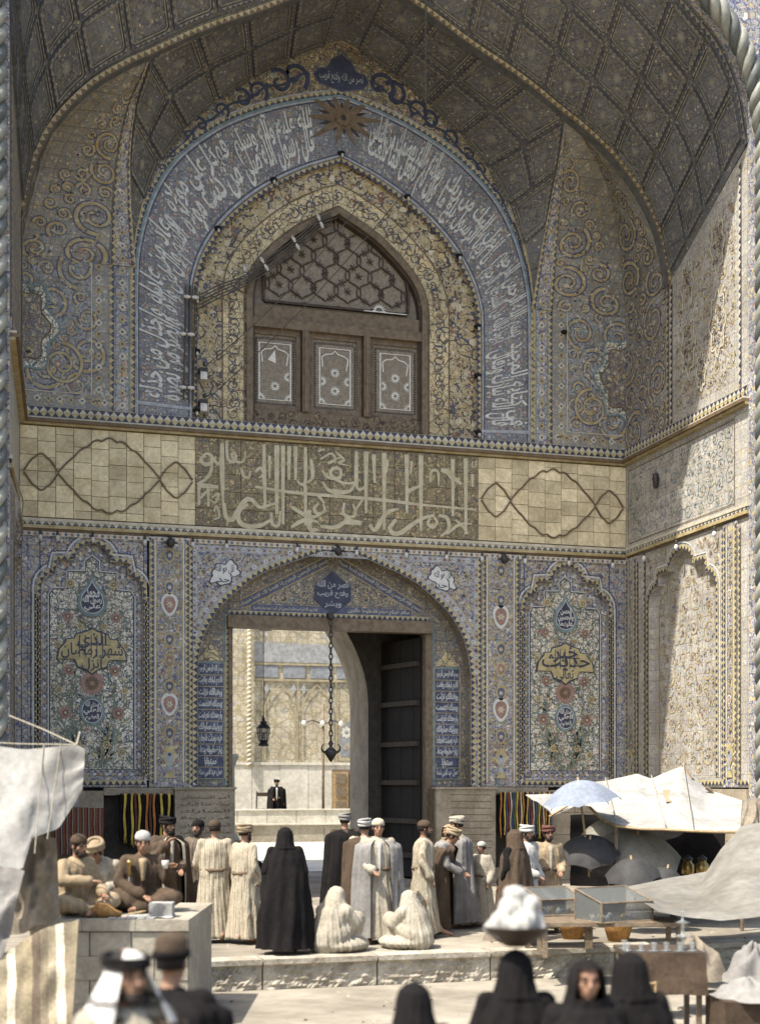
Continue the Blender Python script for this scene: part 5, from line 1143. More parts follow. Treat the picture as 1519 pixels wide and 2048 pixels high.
# lamp post with two white globes
lp = thing('courtyard_lamp_post', 'slim post with a cross arm and white globes in the courtyard', 'lamp post', (12.55, 22.9, .62))
m = MB(); m.tube([(12.55, 22.9, .62), (12.55, 22.9, 5.4)], .055, 8); m.lathe([(.1, 0), (.1, .12), (.06, .2)], (12.55, 22.9, .62), 10); m.build('pole', 'wood', lp, smooth=True)
m = MB(); m.tube([(11.65, 22.9, 4.6), (12.1, 22.9, 4.75), (12.55, 22.9, 4.6), (13.0, 22.9, 4.75), (13.3, 22.9, 4.6)], .03, 6); m.build('cross_arm', 'iron', lp)
for u in (11.75, 12.5, 13.25):
    m = MB(); m.lathe([(0, -.10), (.07, -.08), (.10, 0), (.07, .08), (.03, .11), (0, .12)], (u, 22.82, 4.62), 12); m.build('globe', 'lamp_white', lp, smooth=True)
# hanging lantern and the small shade above it
ln = thing('hanging_lantern', 'ornate black hanging lantern on a long wire in the gateway', 'lantern', (6.2, 3.1, 3.3))
cx_, cy_ = 6.28, 3.1
m = MB(); m.tube([(cx_, cy_, 6.9), (cx_, cy_, 3.85)], .008, 5); m.build('wire', 'iron', ln)
m = MB(); m.lathe([(.0, .52), (.02, .5), (.02, .44), (.05, .42), (.03, .38), (.09, .34), (.07, .3), (.12, .26), (.17, .2), (.17, .18)], (cx_, cy_, 3.38), 10); m.lathe([(.13, -.1), (.09, -.16), (.12, -.2), (.13, -.24), (.0, -.26)], (cx_, cy_, 3.38), 10)
for k in range(6): a_ = k * math.pi / 3; m.tube([(cx_ + .16 * math.cos(a_), cy_ + .16 * math.sin(a_), 3.57), (cx_ + .12 * math.cos(a_), cy_ + .12 * math.sin(a_), 3.28)], .01, 4)
m.lathe([(.18, 0), (.18, .015)], (cx_, cy_, 3.44), 12); m.build('lantern_frame', 'iron', ln)
m = MB(); m.lathe([(.155, .19), (.15, .05), (.115, -.1)], (cx_, cy_, 3.38), 6); m.build('pane', 'glass', ln)
m = MB(); m.lathe([(.04, 0), (.05, .06), (.02, .16), (.0, .17)], (cx_, cy_, 3.3), 8); m.build('burner', 'iron', ln)
sh = thing('enamel_lamp_shade', 'small dark conical lamp shade hanging under the gate lintel', 'lamp', (6.2, 2.9, 5.9))
m = MB(); m.lathe([(.17, 0), (.06, .06), (.03, .14), (.02, .2)], (6.2, 2.5, 5.86), 14); m.build('shade', 'iron', sh); m = MB(); m.tube([(6.2, 2.5, 6.05), (6.2, 2.5, 6.42)], .008, 5); m.build('flex', 'iron', sh)

# ---------------------------------------------------------------- insulators, wires, lamps on the wall
def cyl_pair(name, p, ax, lab, grp):
    o = thing(name, lab, 'insulator', p, grp)
    X = Vector(ax).normalized(); m = MB()
    m.tube([Vector(p) - X * .15, Vector(p) + X * .15], .018, 6); m.build('bracket_arm', 'iron', o)
    for s_ in (-1, 1):
        m = MB(); c = Vector(p) + X * s_ * .09 + Vector((0, -.03, 0))
        m.tube([c - X * .075, c - X * .05, c - X * .02, c + X * .02, c + X * .05, c + X * .075], lambda t: .045 if .2 < t < .8 else .03, 8); m.build('porcelain_knob', 'porcelain', o, smooth=True)
    return o
for i, (x, z, ax, lab) in enumerate([(4.07, 12.62, (1, 0, 0), 'topmost white insulator pair on the vertical conduit left of the window'), (3.98, 11.82, (1, 0, 0), 'middle white insulator pair on the vertical conduit left of the window'), (3.98, 10.68, (1, 0, 0), 'lowest white insulator pair on the vertical conduit left of the window'),
    (5.26, 13.32, (-.2, 0, 1), 'white insulator pair at the left springing of the window arch'), (5.68, 13.55, (-.5, 0, .8), 'white insulator pair low on the left haunch of the window arch'), (6.38, 14.08, (-.5, 0, .9), 'white insulator pair halfway up the left window arch'), (6.93, 14.62, (-.4, 0, .9), 'white insulator pair nearest the apex of the window arch')]):
    cyl_pair('insulator_pair', (x, -.16 if i < 3 else -.02, z), ax, lab, 'porcelain insulators beside the window')
cd = thing('cable_run', 'dark bundled cables and conduit running up beside the window arch', 'cables', (4.1, -.1, 10))
m = MB()
for k, dx in enumerate((-.10, 0, .10)): m.tube([(4.07 + dx, -.1, 12.9), (4.05 + dx, -.1, 11.6), (4.02 + dx, -.1, 10.45)], .022, 6)
m.build('conduit', 'cable', cd)
m = MB()
for k in range(5):
    dz = .07 * k; m.tube(smooth_curve([(4.25, -.12, 12.7 - dz), (4.7, -.2, 12.95 - dz), (5.2, -.12, 13.2 - dz * .8), (5.66, -.06, 13.6 - dz), (6.36, -.06, 14.16 - dz), (6.92, -.06, 14.68 - dz), (7.2, -.02, 14.85 - dz)], 30), .016, 5)
m.build('cable_bundle', 'cable', cd)
for i, (z, lab) in enumerate(((10.9, 'upper small white fuse box on the left of the mosaic'), (10.22, 'lower small white fuse box on the left of the mosaic'))):
    o = thing('fuse_box', lab, 'fuse box', (4.35, -.05, z), 'fuse boxes left of the window'); m = MB(); m.box(4.28, 4.42, -.16, .1, z, z + .16); m.build('box_body', 'porcelain', o); m = MB(); m.box(4.26, 4.44, -.13, .1, z + .16, z + .26); m.tube([(4.35, -.16, z + .28), (4.35, -.16, z + .36)], .03, 6); m.build('terminal_cap', 'iron', o)
for p0, p1, lab in (((4.36, -.2, 11.15), (7.75, -.5, 14.95), 'upper thin wire running diagonally across the window'), ((4.36, -.2, 10.4), (9.2, -.6, 15.9), 'lower thin wire running diagonally across the window')):
    m = MB(); P0, P1 = Vector(p0), Vector(p1); m.tube([P0.lerp(P1, t / 16) - Vector((0, 0, .25 * math.sin(math.pi * t / 16))) for t in range(17)], .011, 5); o = m.build('diagonal_wire', 'cable'); tag(o, lab, 'wire', 'wires across the window')
m = MB(); m.tube([(8.35, -3.2, 19.1), (8.35, -3.2, 15.9)], .014, 5)
vc = thing('vault_chain', 'thin chain hanging straight down from the vault near the apex', 'chain', (8.35, -3.2, 19.1)); m.build('chain_line', 'cable', vc)
m = MB()
for k in range(34): m.lathe([(.0, -.03), (.028, 0), (0, .03)], (8.35, -3.2, 15.95 + k * .09), 6)
m.build('chain_beads', 'cable', vc, kind='stuff')
# bare bulbs hanging along the lower cornice
def bulb(p, lab, face='b'):
    o = thing('light_bulb', lab, 'light bulb', p, 'bare bulbs along the lower cornice'); m = MB(); m.lathe([(.028, 0), (.028, .07), (.012, .10)], (p[0], p[1], p[2] - .06), 8); m.build('socket', 'iron', o); m = MB(); m.lathe([(0, -.13), (.035, -.10), (.045, -.06), (.026, 0)], (p[0], p[1], p[2] - .06), 8); m.build('glass_globe', 'lamp_white', o, smooth=True)
bn = ['bulb over the left edge of the left niche', 'bulb left of the crown of the left niche', 'bulb above the crown of the left niche', 'bulb over the right edge of the left niche', 'bulb above the left pilaster, on its gate side', 'bulb over the left white cartouche', 'bulb left of the gate arch apex', 'bulb just right of the gate arch apex', 'bulb between gate apex and the right cartouche', 'bulb over the right white cartouche', 'bulb above the right pilaster, on its gate side', 'bulb over the left edge of the right niche', 'bulb above the crown of the right niche', 'bulb over the right edge of the right niche']
for x, lab in zip((.95, 1.3, 2.02, 3.1, 4.12, 4.85, 6.4, 7.75, 8.9, 9.85, 10.7, 11.75, 12.84, 13.95), bn): bulb((x, -.12, 7.46), lab)
for u, lab in ((1.2, 'bulb on the side wall nearest the corner'), (2.7, 'bulb above the niche in the side wall'), (4.3, 'bulb on the side wall nearest the rope moulding')): bulb((BX - .12, -u, 7.46), lab)
for x, lab in ((3.63, 'dark iron lamp bracket with soot above the left pilaster'), (7.3, 'dark iron lamp bracket at the apex of the gate arch'), (11.2, 'dark iron lamp bracket with soot above the right pilaster')):
    o = thing('lamp_bracket', lab, 'lamp bracket', (x, -.15, 7.35), 'iron lamp brackets under the cornice'); m = MB(); m.lathe([(.0, -.12), (.07, -.08), (.10, 0), (.06, .06), (.03, .12)], (x, -.22, 7.35), 10); m.build('lamp_bowl', 'iron', o, smooth=True)
    m = MB(); m.tube([(x, -.02, 7.5), (x, -.22, 7.48), (x, -.22, 7.4)], .018, 6)
    for k in range(7): t = k * math.pi / 6; m.tube([(x, -.2, 7.35), (x + .17 * math.cos(t - math.pi * 0), -.2, 7.33 + .08 * math.sin(t))], .012, 4)
    m.build('bracket_arm', 'iron', o)
names = ['lowest left', 'second from bottom left', 'third from bottom left', 'fourth from bottom left', 'upper left, just below the apex', 'apex', 'upper right, just below the apex', 'fourth from bottom right', 'third from bottom right', 'second from bottom right', 'lowest right']
ia = inner_arch; fracs = (.0, .085, .16, .27, .385, .5, .615, .73, .84, .915, 1.0)
for nm, f in zip(names, fracs):
    x, z = resample(ia, 200)[int(f * 200)]; d = (Vector((CX, 0, 12)) - Vector((x, 0, z))).normalized() * .1; x += d.x; z += .12 + d.z * .5
    o = thing('arch_lamp', f'sooty dark lamp socket round the lettered arch, {nm}', 'lamp', (x, -.06, z), 'lamp sockets round the lettered arch')
    m = MB(); m.lathe([(.0, -.06), (.075, -.03), (.085, .03), (.0, .07)], (x, -.02, z), 9); m.tube([(x, .1, z), (x, -.12, z - .02)], .02, 5); m.build('socket', 'soot', o)
    m = MB(); m.lathe([(0, -.11), (.035, -.08), (.03, -.03)], (x, -.12, z - .02), 7); m.build('bulb', 'porcelain', o, smooth=True)
m = MB(); m.lathe([(.0, -.05), (.07, -.03), (.08, .02), (0, .07)], (12.75, -.04, 12.72), 9); o = m.build('wall_hole', 'soot'); tag(o, 'small black hole left of the medallion in the right scroll panel', 'hole')
m = MB(); m.lathe([(0, -.24), (.05, -.2), (.08, 0), (.06, .1), (0, .14)], (BX - .09, -1.7, 9.05), 9); o = m.build('side_wall_lamp', 'iron', smooth=True); tag(o, 'small dark lamp fixed in the plain band of the right side wall', 'lamp')
# ---------------------------------------------------------------- stalls
CAMP = Vector((0, -29, 2.2)); PHI = R(16)
FW = Vector((math.sin(PHI), math.cos(PHI), 0)); RT = Vector((math.cos(PHI), -math.sin(PHI), 0))   # bazaar axes: the stalls are set at 16 degrees to the wall
def P3(r, f, z): p = Vector((0, -29, 0)) + RT * r + FW * f; return Vector((p.x, p.y, z))       # r metres across the square, f metres into it
def cloth_grid(m, corners, nu, nv, sag=.0, amp=.02, seed=0, thick=.0, mi=0):
    """draped cloth between four corners (or two edge polylines), sagging and wrinkled"""
    A, B = corners; A = resample([tuple(p) for p in A], nu, 3); B = resample([tuple(p) for p in B], nu, 3); A = [Vector(p) for p in A]; B = [Vector(p) for p in B]
    rg = random.Random(seed); ph = [rg.uniform(0, 6.3) for _ in range(8)]
    def f(a, b):
        i = round(a * nu); p = A[i].lerp(B[i], b)
        w_ = math.sin(math.pi * b) ** .7 if 0 < b < 1 else 0
        p.z -= sag * w_ * math.sin(math.pi * a)
        q = amp * (1.6 * (.5 - abs(math.sin(7 * a + 5 * b + ph[5]))) + 1.1 * (.5 - abs(math.sin(4 * a - 9 * b + ph[6]))) + math.sin(9 * a + 4 * b + ph[0]) + .6 * math.sin(17 * a - 7 * b + ph[1]) + .5 * math.sin(5 * a + 15 * b + ph[2]) + .35 * math.sin(31 * a + 9 * b + ph[3]) + .25 * math.sin(13 * a - 29 * b + ph[4]))
        return p + Vector((0, -.6, .8)) * q * (.35 + .65 * w_)
    m.grid(nu, nv, f, mi)
# --- left stall
ls = thing('white_stall_cloth', 'large sunlit white cloth hung as a shade over the left stall', 'awning', tuple(P3(-3.6, 13.7, 0)))
m = MB()
d_ = 13.8
topE = [P3(-4.25, d_, 2.62), P3(-3.95, d_, 2.60), P3(-3.6, d_, 2.57), P3(-3.33, d_ - .05, 2.58), P3(-3.1, d_, 2.61), P3(-3.01, d_, 2.57)]
botE = [P3(-4.3, d_ - .5, 1.41), P3(-3.95, d_ - .55, 1.38), P3(-3.52, d_ - .5, 1.37), P3(-3.48, d_ - .3, 1.66), P3(-3.26, d_ - .1, 1.76), P3(-3.04, d_, 2.14)]
cloth_grid(m, (topE, botE), 40, 26, 0, .014, 3); m.build('cloth_sheet', 'canvas', ls, smooth=True)
for t0 in (.33, .68):
    m = MB(); m.tube([topE[2].lerp(topE[4], t0).lerp(botE[2].lerp(botE[4], t0), t) + Vector((0, -.03, .02)) for t in [k / 12 for k in range(13)]], .006, 4); m.build('seam', 'cloth_cream', ls)
m = MB(); m.tube([P3(-3.1, d_, 2.61), P3(-3.5, d_ + .2, 2.78), P3(-3.9, d_ + .4, 2.93)], .008, 5); m.tube([P3(-3.1, d_, 2.61), P3(-3.11, d_ + .2, 2.75)], .008, 5); m.tube([P3(-3.1, d_, 2.61), P3(-3.8, d_ + .3, 2.63), P3(-4.3, d_ + .4, 2.66)], .007, 5); m.build('guy_rope', 'cloth_cream', ls)
def screen(name, lab, top, bot, mat, seed, amp=.03, nu=26, nv=22, sag=0, cat='cloth'):
    m = MB(); cloth_grid(m, (top, bot), nu, nv, sag, amp, seed); o = m.build(name, mat, smooth=True); tag(o, lab, cat); return o
screen('brown_sacking_screen', 'dark brown sacking hanging under the left edge of the white cloth', [P3(-3.86, 14.2, 1.62), P3(-3.6, 14.15, 1.68), P3(-3.38, 14.1, 1.64)], [P3(-3.95, 14.0, .60), P3(-3.6, 13.95, .72), P3(-3.3, 13.95, .78)], 'cloth_sack', 5, .05)
screen('pale_green_sacking', 'speckled pale sacking hanging at the far left margin', [P3(-4.1, 13.1, 1.45), P3(-3.7, 13.05, 1.44), P3(-3.42, 13.0, 1.36)], [P3(-4.2, 12.9, .35), P3(-3.8, 12.9, .45), P3(-3.6, 12.9, .55)], 'cloth_grey', 6, .04)
screen('striped_hanging_cloth', 'striped and patched cloth hanging over the end of the stall counter', [P3(-3.75, 12.9, .52), P3(-3.3, 12.95, .78), P3(-2.9, 13.0, .92)], [P3(-3.7, 12.6, -.30), P3(-3.3, 12.6, -.26), P3(-2.88, 12.6, -.18)], 'stripe_cloth', 7, .035)
screen('fallen_cloth_end', 'crumpled pale cloth end trailing on the ground at lower left', [P3(-4.0, 12.4, .25), P3(-3.6, 12.3, -.1), P3(-3.2, 12.1, -.18)], [P3(-4.0, 11.6, -.30), P3(-3.5, 11.5, -.33), P3(-2.9, 11.6, -.34)], 'cloth_cream', 8, .05)
# masonry counter of the stall
ct = thing('stall_counter', 'low pale masonry counter of the left stall where the merchant sits', 'counter', tuple(P3(-2.6, 14.9, -.38)))
def obox(m, r0, r1, f0, f1, z0, z1, mi=0):
    v = [P3(r, f, z) for r in (r0, r1) for f in (f0, f1) for z in (z0, z1)]
    m.add(v, [(0, 1, 3, 2), (4, 6, 7, 5), (0, 4, 5, 1), (2, 3, 7, 6), (0, 2, 6, 4), (1, 5, 7, 3)], mi)
m = MB(); obox(m, -3.7, -2.02, 14.28, 16.2, -.38, .66); m.build('counter_base', 'stone_pale', ct)
for i in range(3):
    m = MB(); obox(m, -3.7 + i * .565, -3.7 + i * .565 + .56, 14.2, 16.25, .66, .78); m.build('counter_slab', 'stone_pale', ct)
for r_ in range(4):
    for c in range(4):
        m = MB(); o_ = .2 if r_ % 2 else 0; r0 = -3.7 + c * .44 + o_; obox(m, max(-3.7, r0) + .006, min(-2.02, r0 + .44) - .006, 14.24 - .012 * ((r_ + c) % 2), 14.3, -.37 + r_ * .255, -.12 + r_ * .255)
        if r0 < -2.1: m.build('counter_stone', 'stone_pale', ct)
def small(name, lab, cat, mb, mats, smooth=False, group=None):
    o = mb.build(name, mats, smooth=smooth); tag(o, lab, cat, group); return o
m = MB(); c = P3(-2.93, 14.45, .83)
m.tube([c + Vector((-.12, 0, 0)), c + Vector((-.09, 0, .03)), c + Vector((0, 0, .02)), c + Vector((.10, -.02, -.01)), c + Vector((.16, -.03, -.02))], lambda t: .03 + .055 * math.sin(math.pi * min(1, t * 1.15 + .08)), 12)
small('straw_bundle', 'plaited orange straw bundle lying on the stall counter', 'straw bundle', m, 'straw', True)
m = MB()
for k in range(14): obox(m, -2.47 + (k % 2) * .01, -2.22, 14.42, 14.62, .785 + k * .011, .793 + k * .011)
small('paper_stack', 'stack of white papers at the right end of the counter', 'papers', m, 'paper')
m = MB(); m.grid(10, 6, lambda a, b: P3(-2.7 + .5 * a, 14.3 + .35 * b, .787 + .012 * abs(math.sin(7 * a + 5 * b)))); small('spread_cloth', 'crumpled white sheet spread over the counter front', 'cloth', m, 'cloth_white')
m = MB(); m.tube([P3(-2.72, 14.6, .80), P3(-2.52, 14.55, .84)], .012, 6); small('wooden_stick', 'short pale stick lying on the counter', 'stick', m, 'wood_light')
for k in range(5):
    m = MB(); obox(m, -2.86 + k * .10, -2.78 + k * .10, 14.22, 14.28, .785, .80); small('paper_bar', f'{["leftmost", "second from left", "middle", "second from right", "rightmost"][k]} little white bar in the row on the counter edge', 'bar', m, 'paper', group='little white bars in a row on the counter edge')
# hookah standing behind the counter front
hk = thing('water_pipe', 'dark water pipe with brass top standing beside the seated merchant', 'water pipe', tuple(P3(-2.78, 15.0, .78)))
c = P3(-2.79, 15.05, .78); m = MB(); m.lathe([(.05, 0), (.075, .05), (.06, .12), (.02, .17), (.014, .4)], tuple(c), 12); m.build('bowl', 'iron', hk, smooth=True)
m = MB(); m.lathe([(.014, .4), (.02, .42), (.012, .5), (.03, .54), (.035, .57), (.0, .58)], tuple(c), 10); m.build('brass_head', 'brass', hk, smooth=True)
# textiles hung in the two wall openings
def strands(name, lab, x0, x1, z1, n, cols, seed, y=-.28, L=(.85, 1.05)):
    rg = random.Random(seed); t = thing(name, lab, 'textiles', ((x0 + x1) / 2, y, z1), None); m = MB(); m.tube([(x0 - .05, y, z1), (x1 + .05, y, z1)], .018, 8); m.build('rail', 'wood', t)
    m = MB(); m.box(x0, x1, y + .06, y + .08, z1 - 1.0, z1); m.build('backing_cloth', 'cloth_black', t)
    for k in range(n):
        x = x0 + (k + .5) * (x1 - x0) / n; w_ = (x1 - x0) / n * .30; ln_ = rg.uniform(*L); m = MB()
        m.grid(1, 8, lambda a, b, x=x, w_=w_, ln_=ln_: (x + (a - .5) * w_ * 2 * (1 + .15 * math.sin(b * 9 + k)) + .012 * math.sin(b * 7 + k), y - .03 - .01 * math.sin(b * 5), z1 + .02 - ln_ * b))
        for q in range(4): m.tube([(x + (q - 1.5) * w_ * .4, y - .03, z1 - ln_ + .03), (x + (q - 1.5) * w_ * .6 + rg.uniform(-.02, .02), y - .035, z1 - ln_ - rg.uniform(.06, .14))], .006, 4)
        m.build('strand', cols[k % len(cols)], t)
strands('hanging_sashes', 'yellow and orange fringed sashes on a black ground over the left opening', 2.55, 3.62, 2.0, 14, ['cloth_black', 'y_yellow', 'cloth_black', 'y_yellow', 'rug', 'y_yellow', 'cloth_black', 'y_orange', 'rug', 'y_orange'], 4)
strands('hanging_yarns', 'colourful striped yarn skeins over the right opening beside the umbrella', 11.05, 12.35, 2.02, 26, ['y_orange', 'cloth_black', 'y_yellow', 'y_blue', 'y_red', 'y_cream', 'y_blue', 'y_green', 'y_yellow', 'rug', 'y_cream'], 5, L=(.8, .95))
m = MB(); cloth_grid(m, ([(1.15, -.35, 1.75), (2.25, -.35, 1.72)], [(1.1, -.4, .75), (2.2, -.4, .8)]), 14, 10, 0, .02, 9); o = m.build('hanging_carpet', 'carpet_stripe', smooth=True); tag(o, 'dark red striped carpet hanging on the wall left of the sashes', 'carpet')
m = MB(); m.box(1.35, 1.72, -.1, -.08, 1.65, 2.05); o = m.build('wall_paper_notice', ['paper']); tag(o, 'white printed sheet pasted on the stone beside the left opening', 'notice')
# small things standing on the terrace
bk = thing('basket_on_terrace', 'small dark basket with upright handles standing inside the gate', 'basket', (5.0, -4.3, 0))
c = (4.98, -4.3, 0); m = MB(); m.lathe([(.10, .0), (.16, .18), (.17, .24)], c, 12); m.build('basket_body', 'wood_dark', bk, smooth=True); m = MB()
for s_ in (-1, 1): m.tube([(c[0] + s_ * .04, c[1], .2), (c[0] + s_ * .03, c[1], .45)], .015, 6)
m.lathe([(.18, .2), (.18, .23)], c, 12); m.build('handle', 'wood', bk)
screen('sack_in_gateway', 'dark bundle leaning against the block by the gate jamb', [(5.35, .7, .66), (5.6, .6, .55), (5.9, .5, .40)], [(5.3, .3, .1), (5.6, .2, .05), (6.0, .25, .05)], 'cloth_black', 12, .02, 12, 8, cat='bundle')

# --- right stall
aw = thing('white_canvas_awning', 'ragged sunlit white canvas awning peaked over the right stall', 'awning', tuple(P3(4.0, 21, 0)))
back = [P3(3.207, 22.2, 1.953), P3(3.360, 22.4, 2.217), P3(3.767, 22.6, 2.267), P3(4.387, 23, 2.404), P3(4.617, 23, 2.311), P3(5.154, 23, 2.524), P3(5.457, 22.6, 2.133), P3(5.899, 22, 1.939)]
front = [P3(3.282, 21.2, 1.870), P3(3.422, 21, 1.702), P3(3.601, 20.6, 1.590), P3(3.929, 20.4, 1.550), P3(4.286, 20.3, 1.546), P3(4.676, 20.2, 1.527), P3(5.087, 20.2, 1.512), P3(5.402, 20.2, 1.512)]
m = MB(); cloth_grid(m, (back, front), 60, 22, .02, .016, 21); m.build('awning_sheet', 'canvas', aw, smooth=True)
for k in (2, 4, 5):
    m = MB(); m.tube([back[k].lerp(front[k], t) + Vector((0, -.01, .05 - .02 * math.sin(3 * t))) for t in [q / 12 for q in range(13)]], .009, 4); m.build('seam', 'cloth_cream', aw)
m = MB(); m.grid(4, 3, lambda a, b: back[4].lerp(front[4], .35 + .25 * b) + Vector((.12 + .3 * a, 0, .075))); m.build('patch', 'cloth_tan', aw)
m = MB(); m.tube([p + Vector((0, -.02, -.02)) for p in front], .022, 6); m.build('hem_pole', 'wood_light', aw)
m = MB(); cloth_grid(m, ([P3(2.395, 22.3, 2.035), P3(2.808, 22.3, 2.051), P3(3.221, 22.3, 2.084)], [P3(2.720, 21.6, 1.784), P3(2.747, 21.5, 1.698), P3(3.120, 21.6, 1.864)]), 12, 8, 0, .01, 22); m.build('awning_corner', 'canvas', aw, smooth=True)
m = MB(); m.tube([P3(2.691, 21.5, 1.690), P3(3.000, 21.6, 1.864)], .018, 6); m.build('spar', 'wood_light', aw)
for b_ in (P3(5.443, 20.3, 1.508), P3(3.619, 20.7, 1.571)):
    m = MB(); m.tube([(b_.x, b_.y, -.02), tuple(b_)], .03, 7); m.build('awning_pole', 'wood', aw)
m = MB(); m.tube([P3(5.154, 23, 2.524), P3(5.231, 22.6, 2.284)], .03, 6); m.tube([P3(5.517, 22.4, 2.076), P3(5.409, 22.4, 2.159)], .035, 6); m.build('pole_tip', 'wood', aw)
screen('stall_shade_sheet', 'black sheet added for the shade at the back of the right stall', [P3(3.265, 23.2, 1.684), P3(4.720, 23.6, 1.676), P3(5.929, 23.2, 1.599)], [P3(3.265, 23.2, 0.481), P3(4.680, 23.4, 0.380), P3(5.878, 23, 0.241)], 'cloth_black', 23, .03, cat='shade sheet')  # added black sheet, dark in place of the shade under the awning
screen('grey_tarpaulin', 'broad dusty grey tarpaulin sloping over the goods at lower right', [P3(3.434, 19, 0.764), P3(4.053, 19.2, 0.863), P3(4.685, 19.4, 0.950), P3(4.936, 19.6, 1.256), P3(5.309, 19.8, 1.613), P3(5.867, 19.8, 1.687)], [P3(3.272, 17.6, 0.766), P3(3.513, 17, 0.613), P3(3.866, 16.7, 0.542), P3(4.156, 16.5, 0.538), P3(4.522, 16.5, 0.574), P3(4.889, 16.5, 0.623)], 'tarp', 24, .02, 50, 24, .03, 'tarpaulin')
screen('tarpaulin_side_flap', 'grey cloth flap hanging from the pole at the right margin', [P3(5.524, 20.6, 1.971), P3(5.684, 20.6, 1.986), P3(5.875, 20.6, 1.986)], [P3(5.307, 19.9, 1.242), P3(5.491, 19.9, 1.168), P3(5.675, 19.9, 1.094)], 'cloth_sack', 25, .03)
# umbrellas
def umbrella(name, lab, apex, axis, rad, hgt, mat, n=8, pole=None, ribs=True, pmat='wood_light', group='umbrellas over the right stall'):
    t = thing(name, lab, 'umbrella', tuple(apex), group); ax = Vector(axis).normalized()
    q = ax.to_track_quat('Z', 'Y').to_matrix(); A = Vector(apex)
    def F(a, b):
        th = 2 * math.pi * a; k = abs(((a * n) % 1) - .5) * 2; r = rad * b; z = -hgt * (b ** 1.9)
        s_ = 1 - .07 * (1 - k * k) * b; z += hgt * .10 * (1 - k * k) * b * b
        return A + q @ Vector((r * s_ * math.cos(th), r * s_ * math.sin(th), z))
    m = MB(); m.grid(n * 6, 9, F); m.build('canopy', mat, t, smooth=True)
    for i in range(n):
        m = MB(); m.tube([F(i / n, b) - ax * .012 for b in (0.02, .3, .6, .85, 1.02)], .007, 5); m.build('rib', 'umbrella_rib', t)
    m = MB(); m.tube([A + ax * .05, A - ax * (pole or hgt * 2.5)], .016, 7); m.build('pole', pmat, t, smooth=True)
    return t
umbrella('blue_grey_umbrella', 'open grey-blue umbrella with a pale pole in front of the yarns', P3(3.021, 20.6, 2.269), (-.16, -.05, 1), .60, .34, 'umbrella_blue', pole=1.25)
umbrella('tan_umbrella', 'large tan umbrella tilted under the white awning', P3(4.006, 21, 1.438), (-.10, -.45, .9), .74, .42, 'umbrella_tan', pole=.9)
umbrella('tan_umbrella', 'tan umbrella tilted left, just behind the pale umbrella pole', P3(3.616, 21.6, 1.576), (-.5, -.4, .9), .62, .34, 'umbrella_tan', pole=.9)
umbrella('black_umbrella', 'black umbrella lying left of the tan ones, behind the pale pole', P3(3.204, 20.6, 1.376), (-.2, -.5, .9), .46, .26, 'umbrella_black', pole=.7)
umbrella('black_umbrella', 'black umbrella in front of the large tan one', P3(3.700, 19.9, 1.109), (-.25, -.3, 1), .42, .28, 'umbrella_black', pole=.7)
umbrella('black_umbrella', 'small black umbrella nearest the tarpaulin edge', P3(4.302, 20.2, 0.958), (.1, -.3, 1), .32, .2, 'umbrella_black', pole=.6)
for i, (b_, lab) in enumerate(((P3(4.920, 21.6, 0.744), 'left one of two metal jars in the dark of the right stall'), (P3(5.104, 21.4, 0.757), 'right one of two metal jars in the dark of the right stall'))):
    t = thing('metal_jar', lab, 'jar', tuple(b_), 'metal jars on the shelf'); m = MB(); m.lathe([(.07, 0), (.10, .04), (.10, .18), (.06, .22), (.07, .25)], tuple(b_), 12); m.build('jar_body', 'brass', t, smooth=True)
    m = MB(); m.lathe([(.07, .25), (.08, .28), (.03, .32), (0, .34)], tuple(b_), 10); m.build('lid', 'iron', t, smooth=True)
m = MB(); a_ = P3(4.704, 21.9, 0.691); m.box(a_.x, a_.x + 1.1, a_.y - .2, a_.y + .3, a_.z - .06, a_.z - .003); m.box(a_.x + .05, a_.x + .12, a_.y, a_.y + .1, -.0, a_.z - .06); m.box(a_.x + .95, a_.x + 1.02, a_.y, a_.y + .1, 0, a_.z - .06); o = m.build('jar_shelf', 'wood_dark'); tag(o, 'dark shelf under the metal jars at the back of the stall', 'shelf')
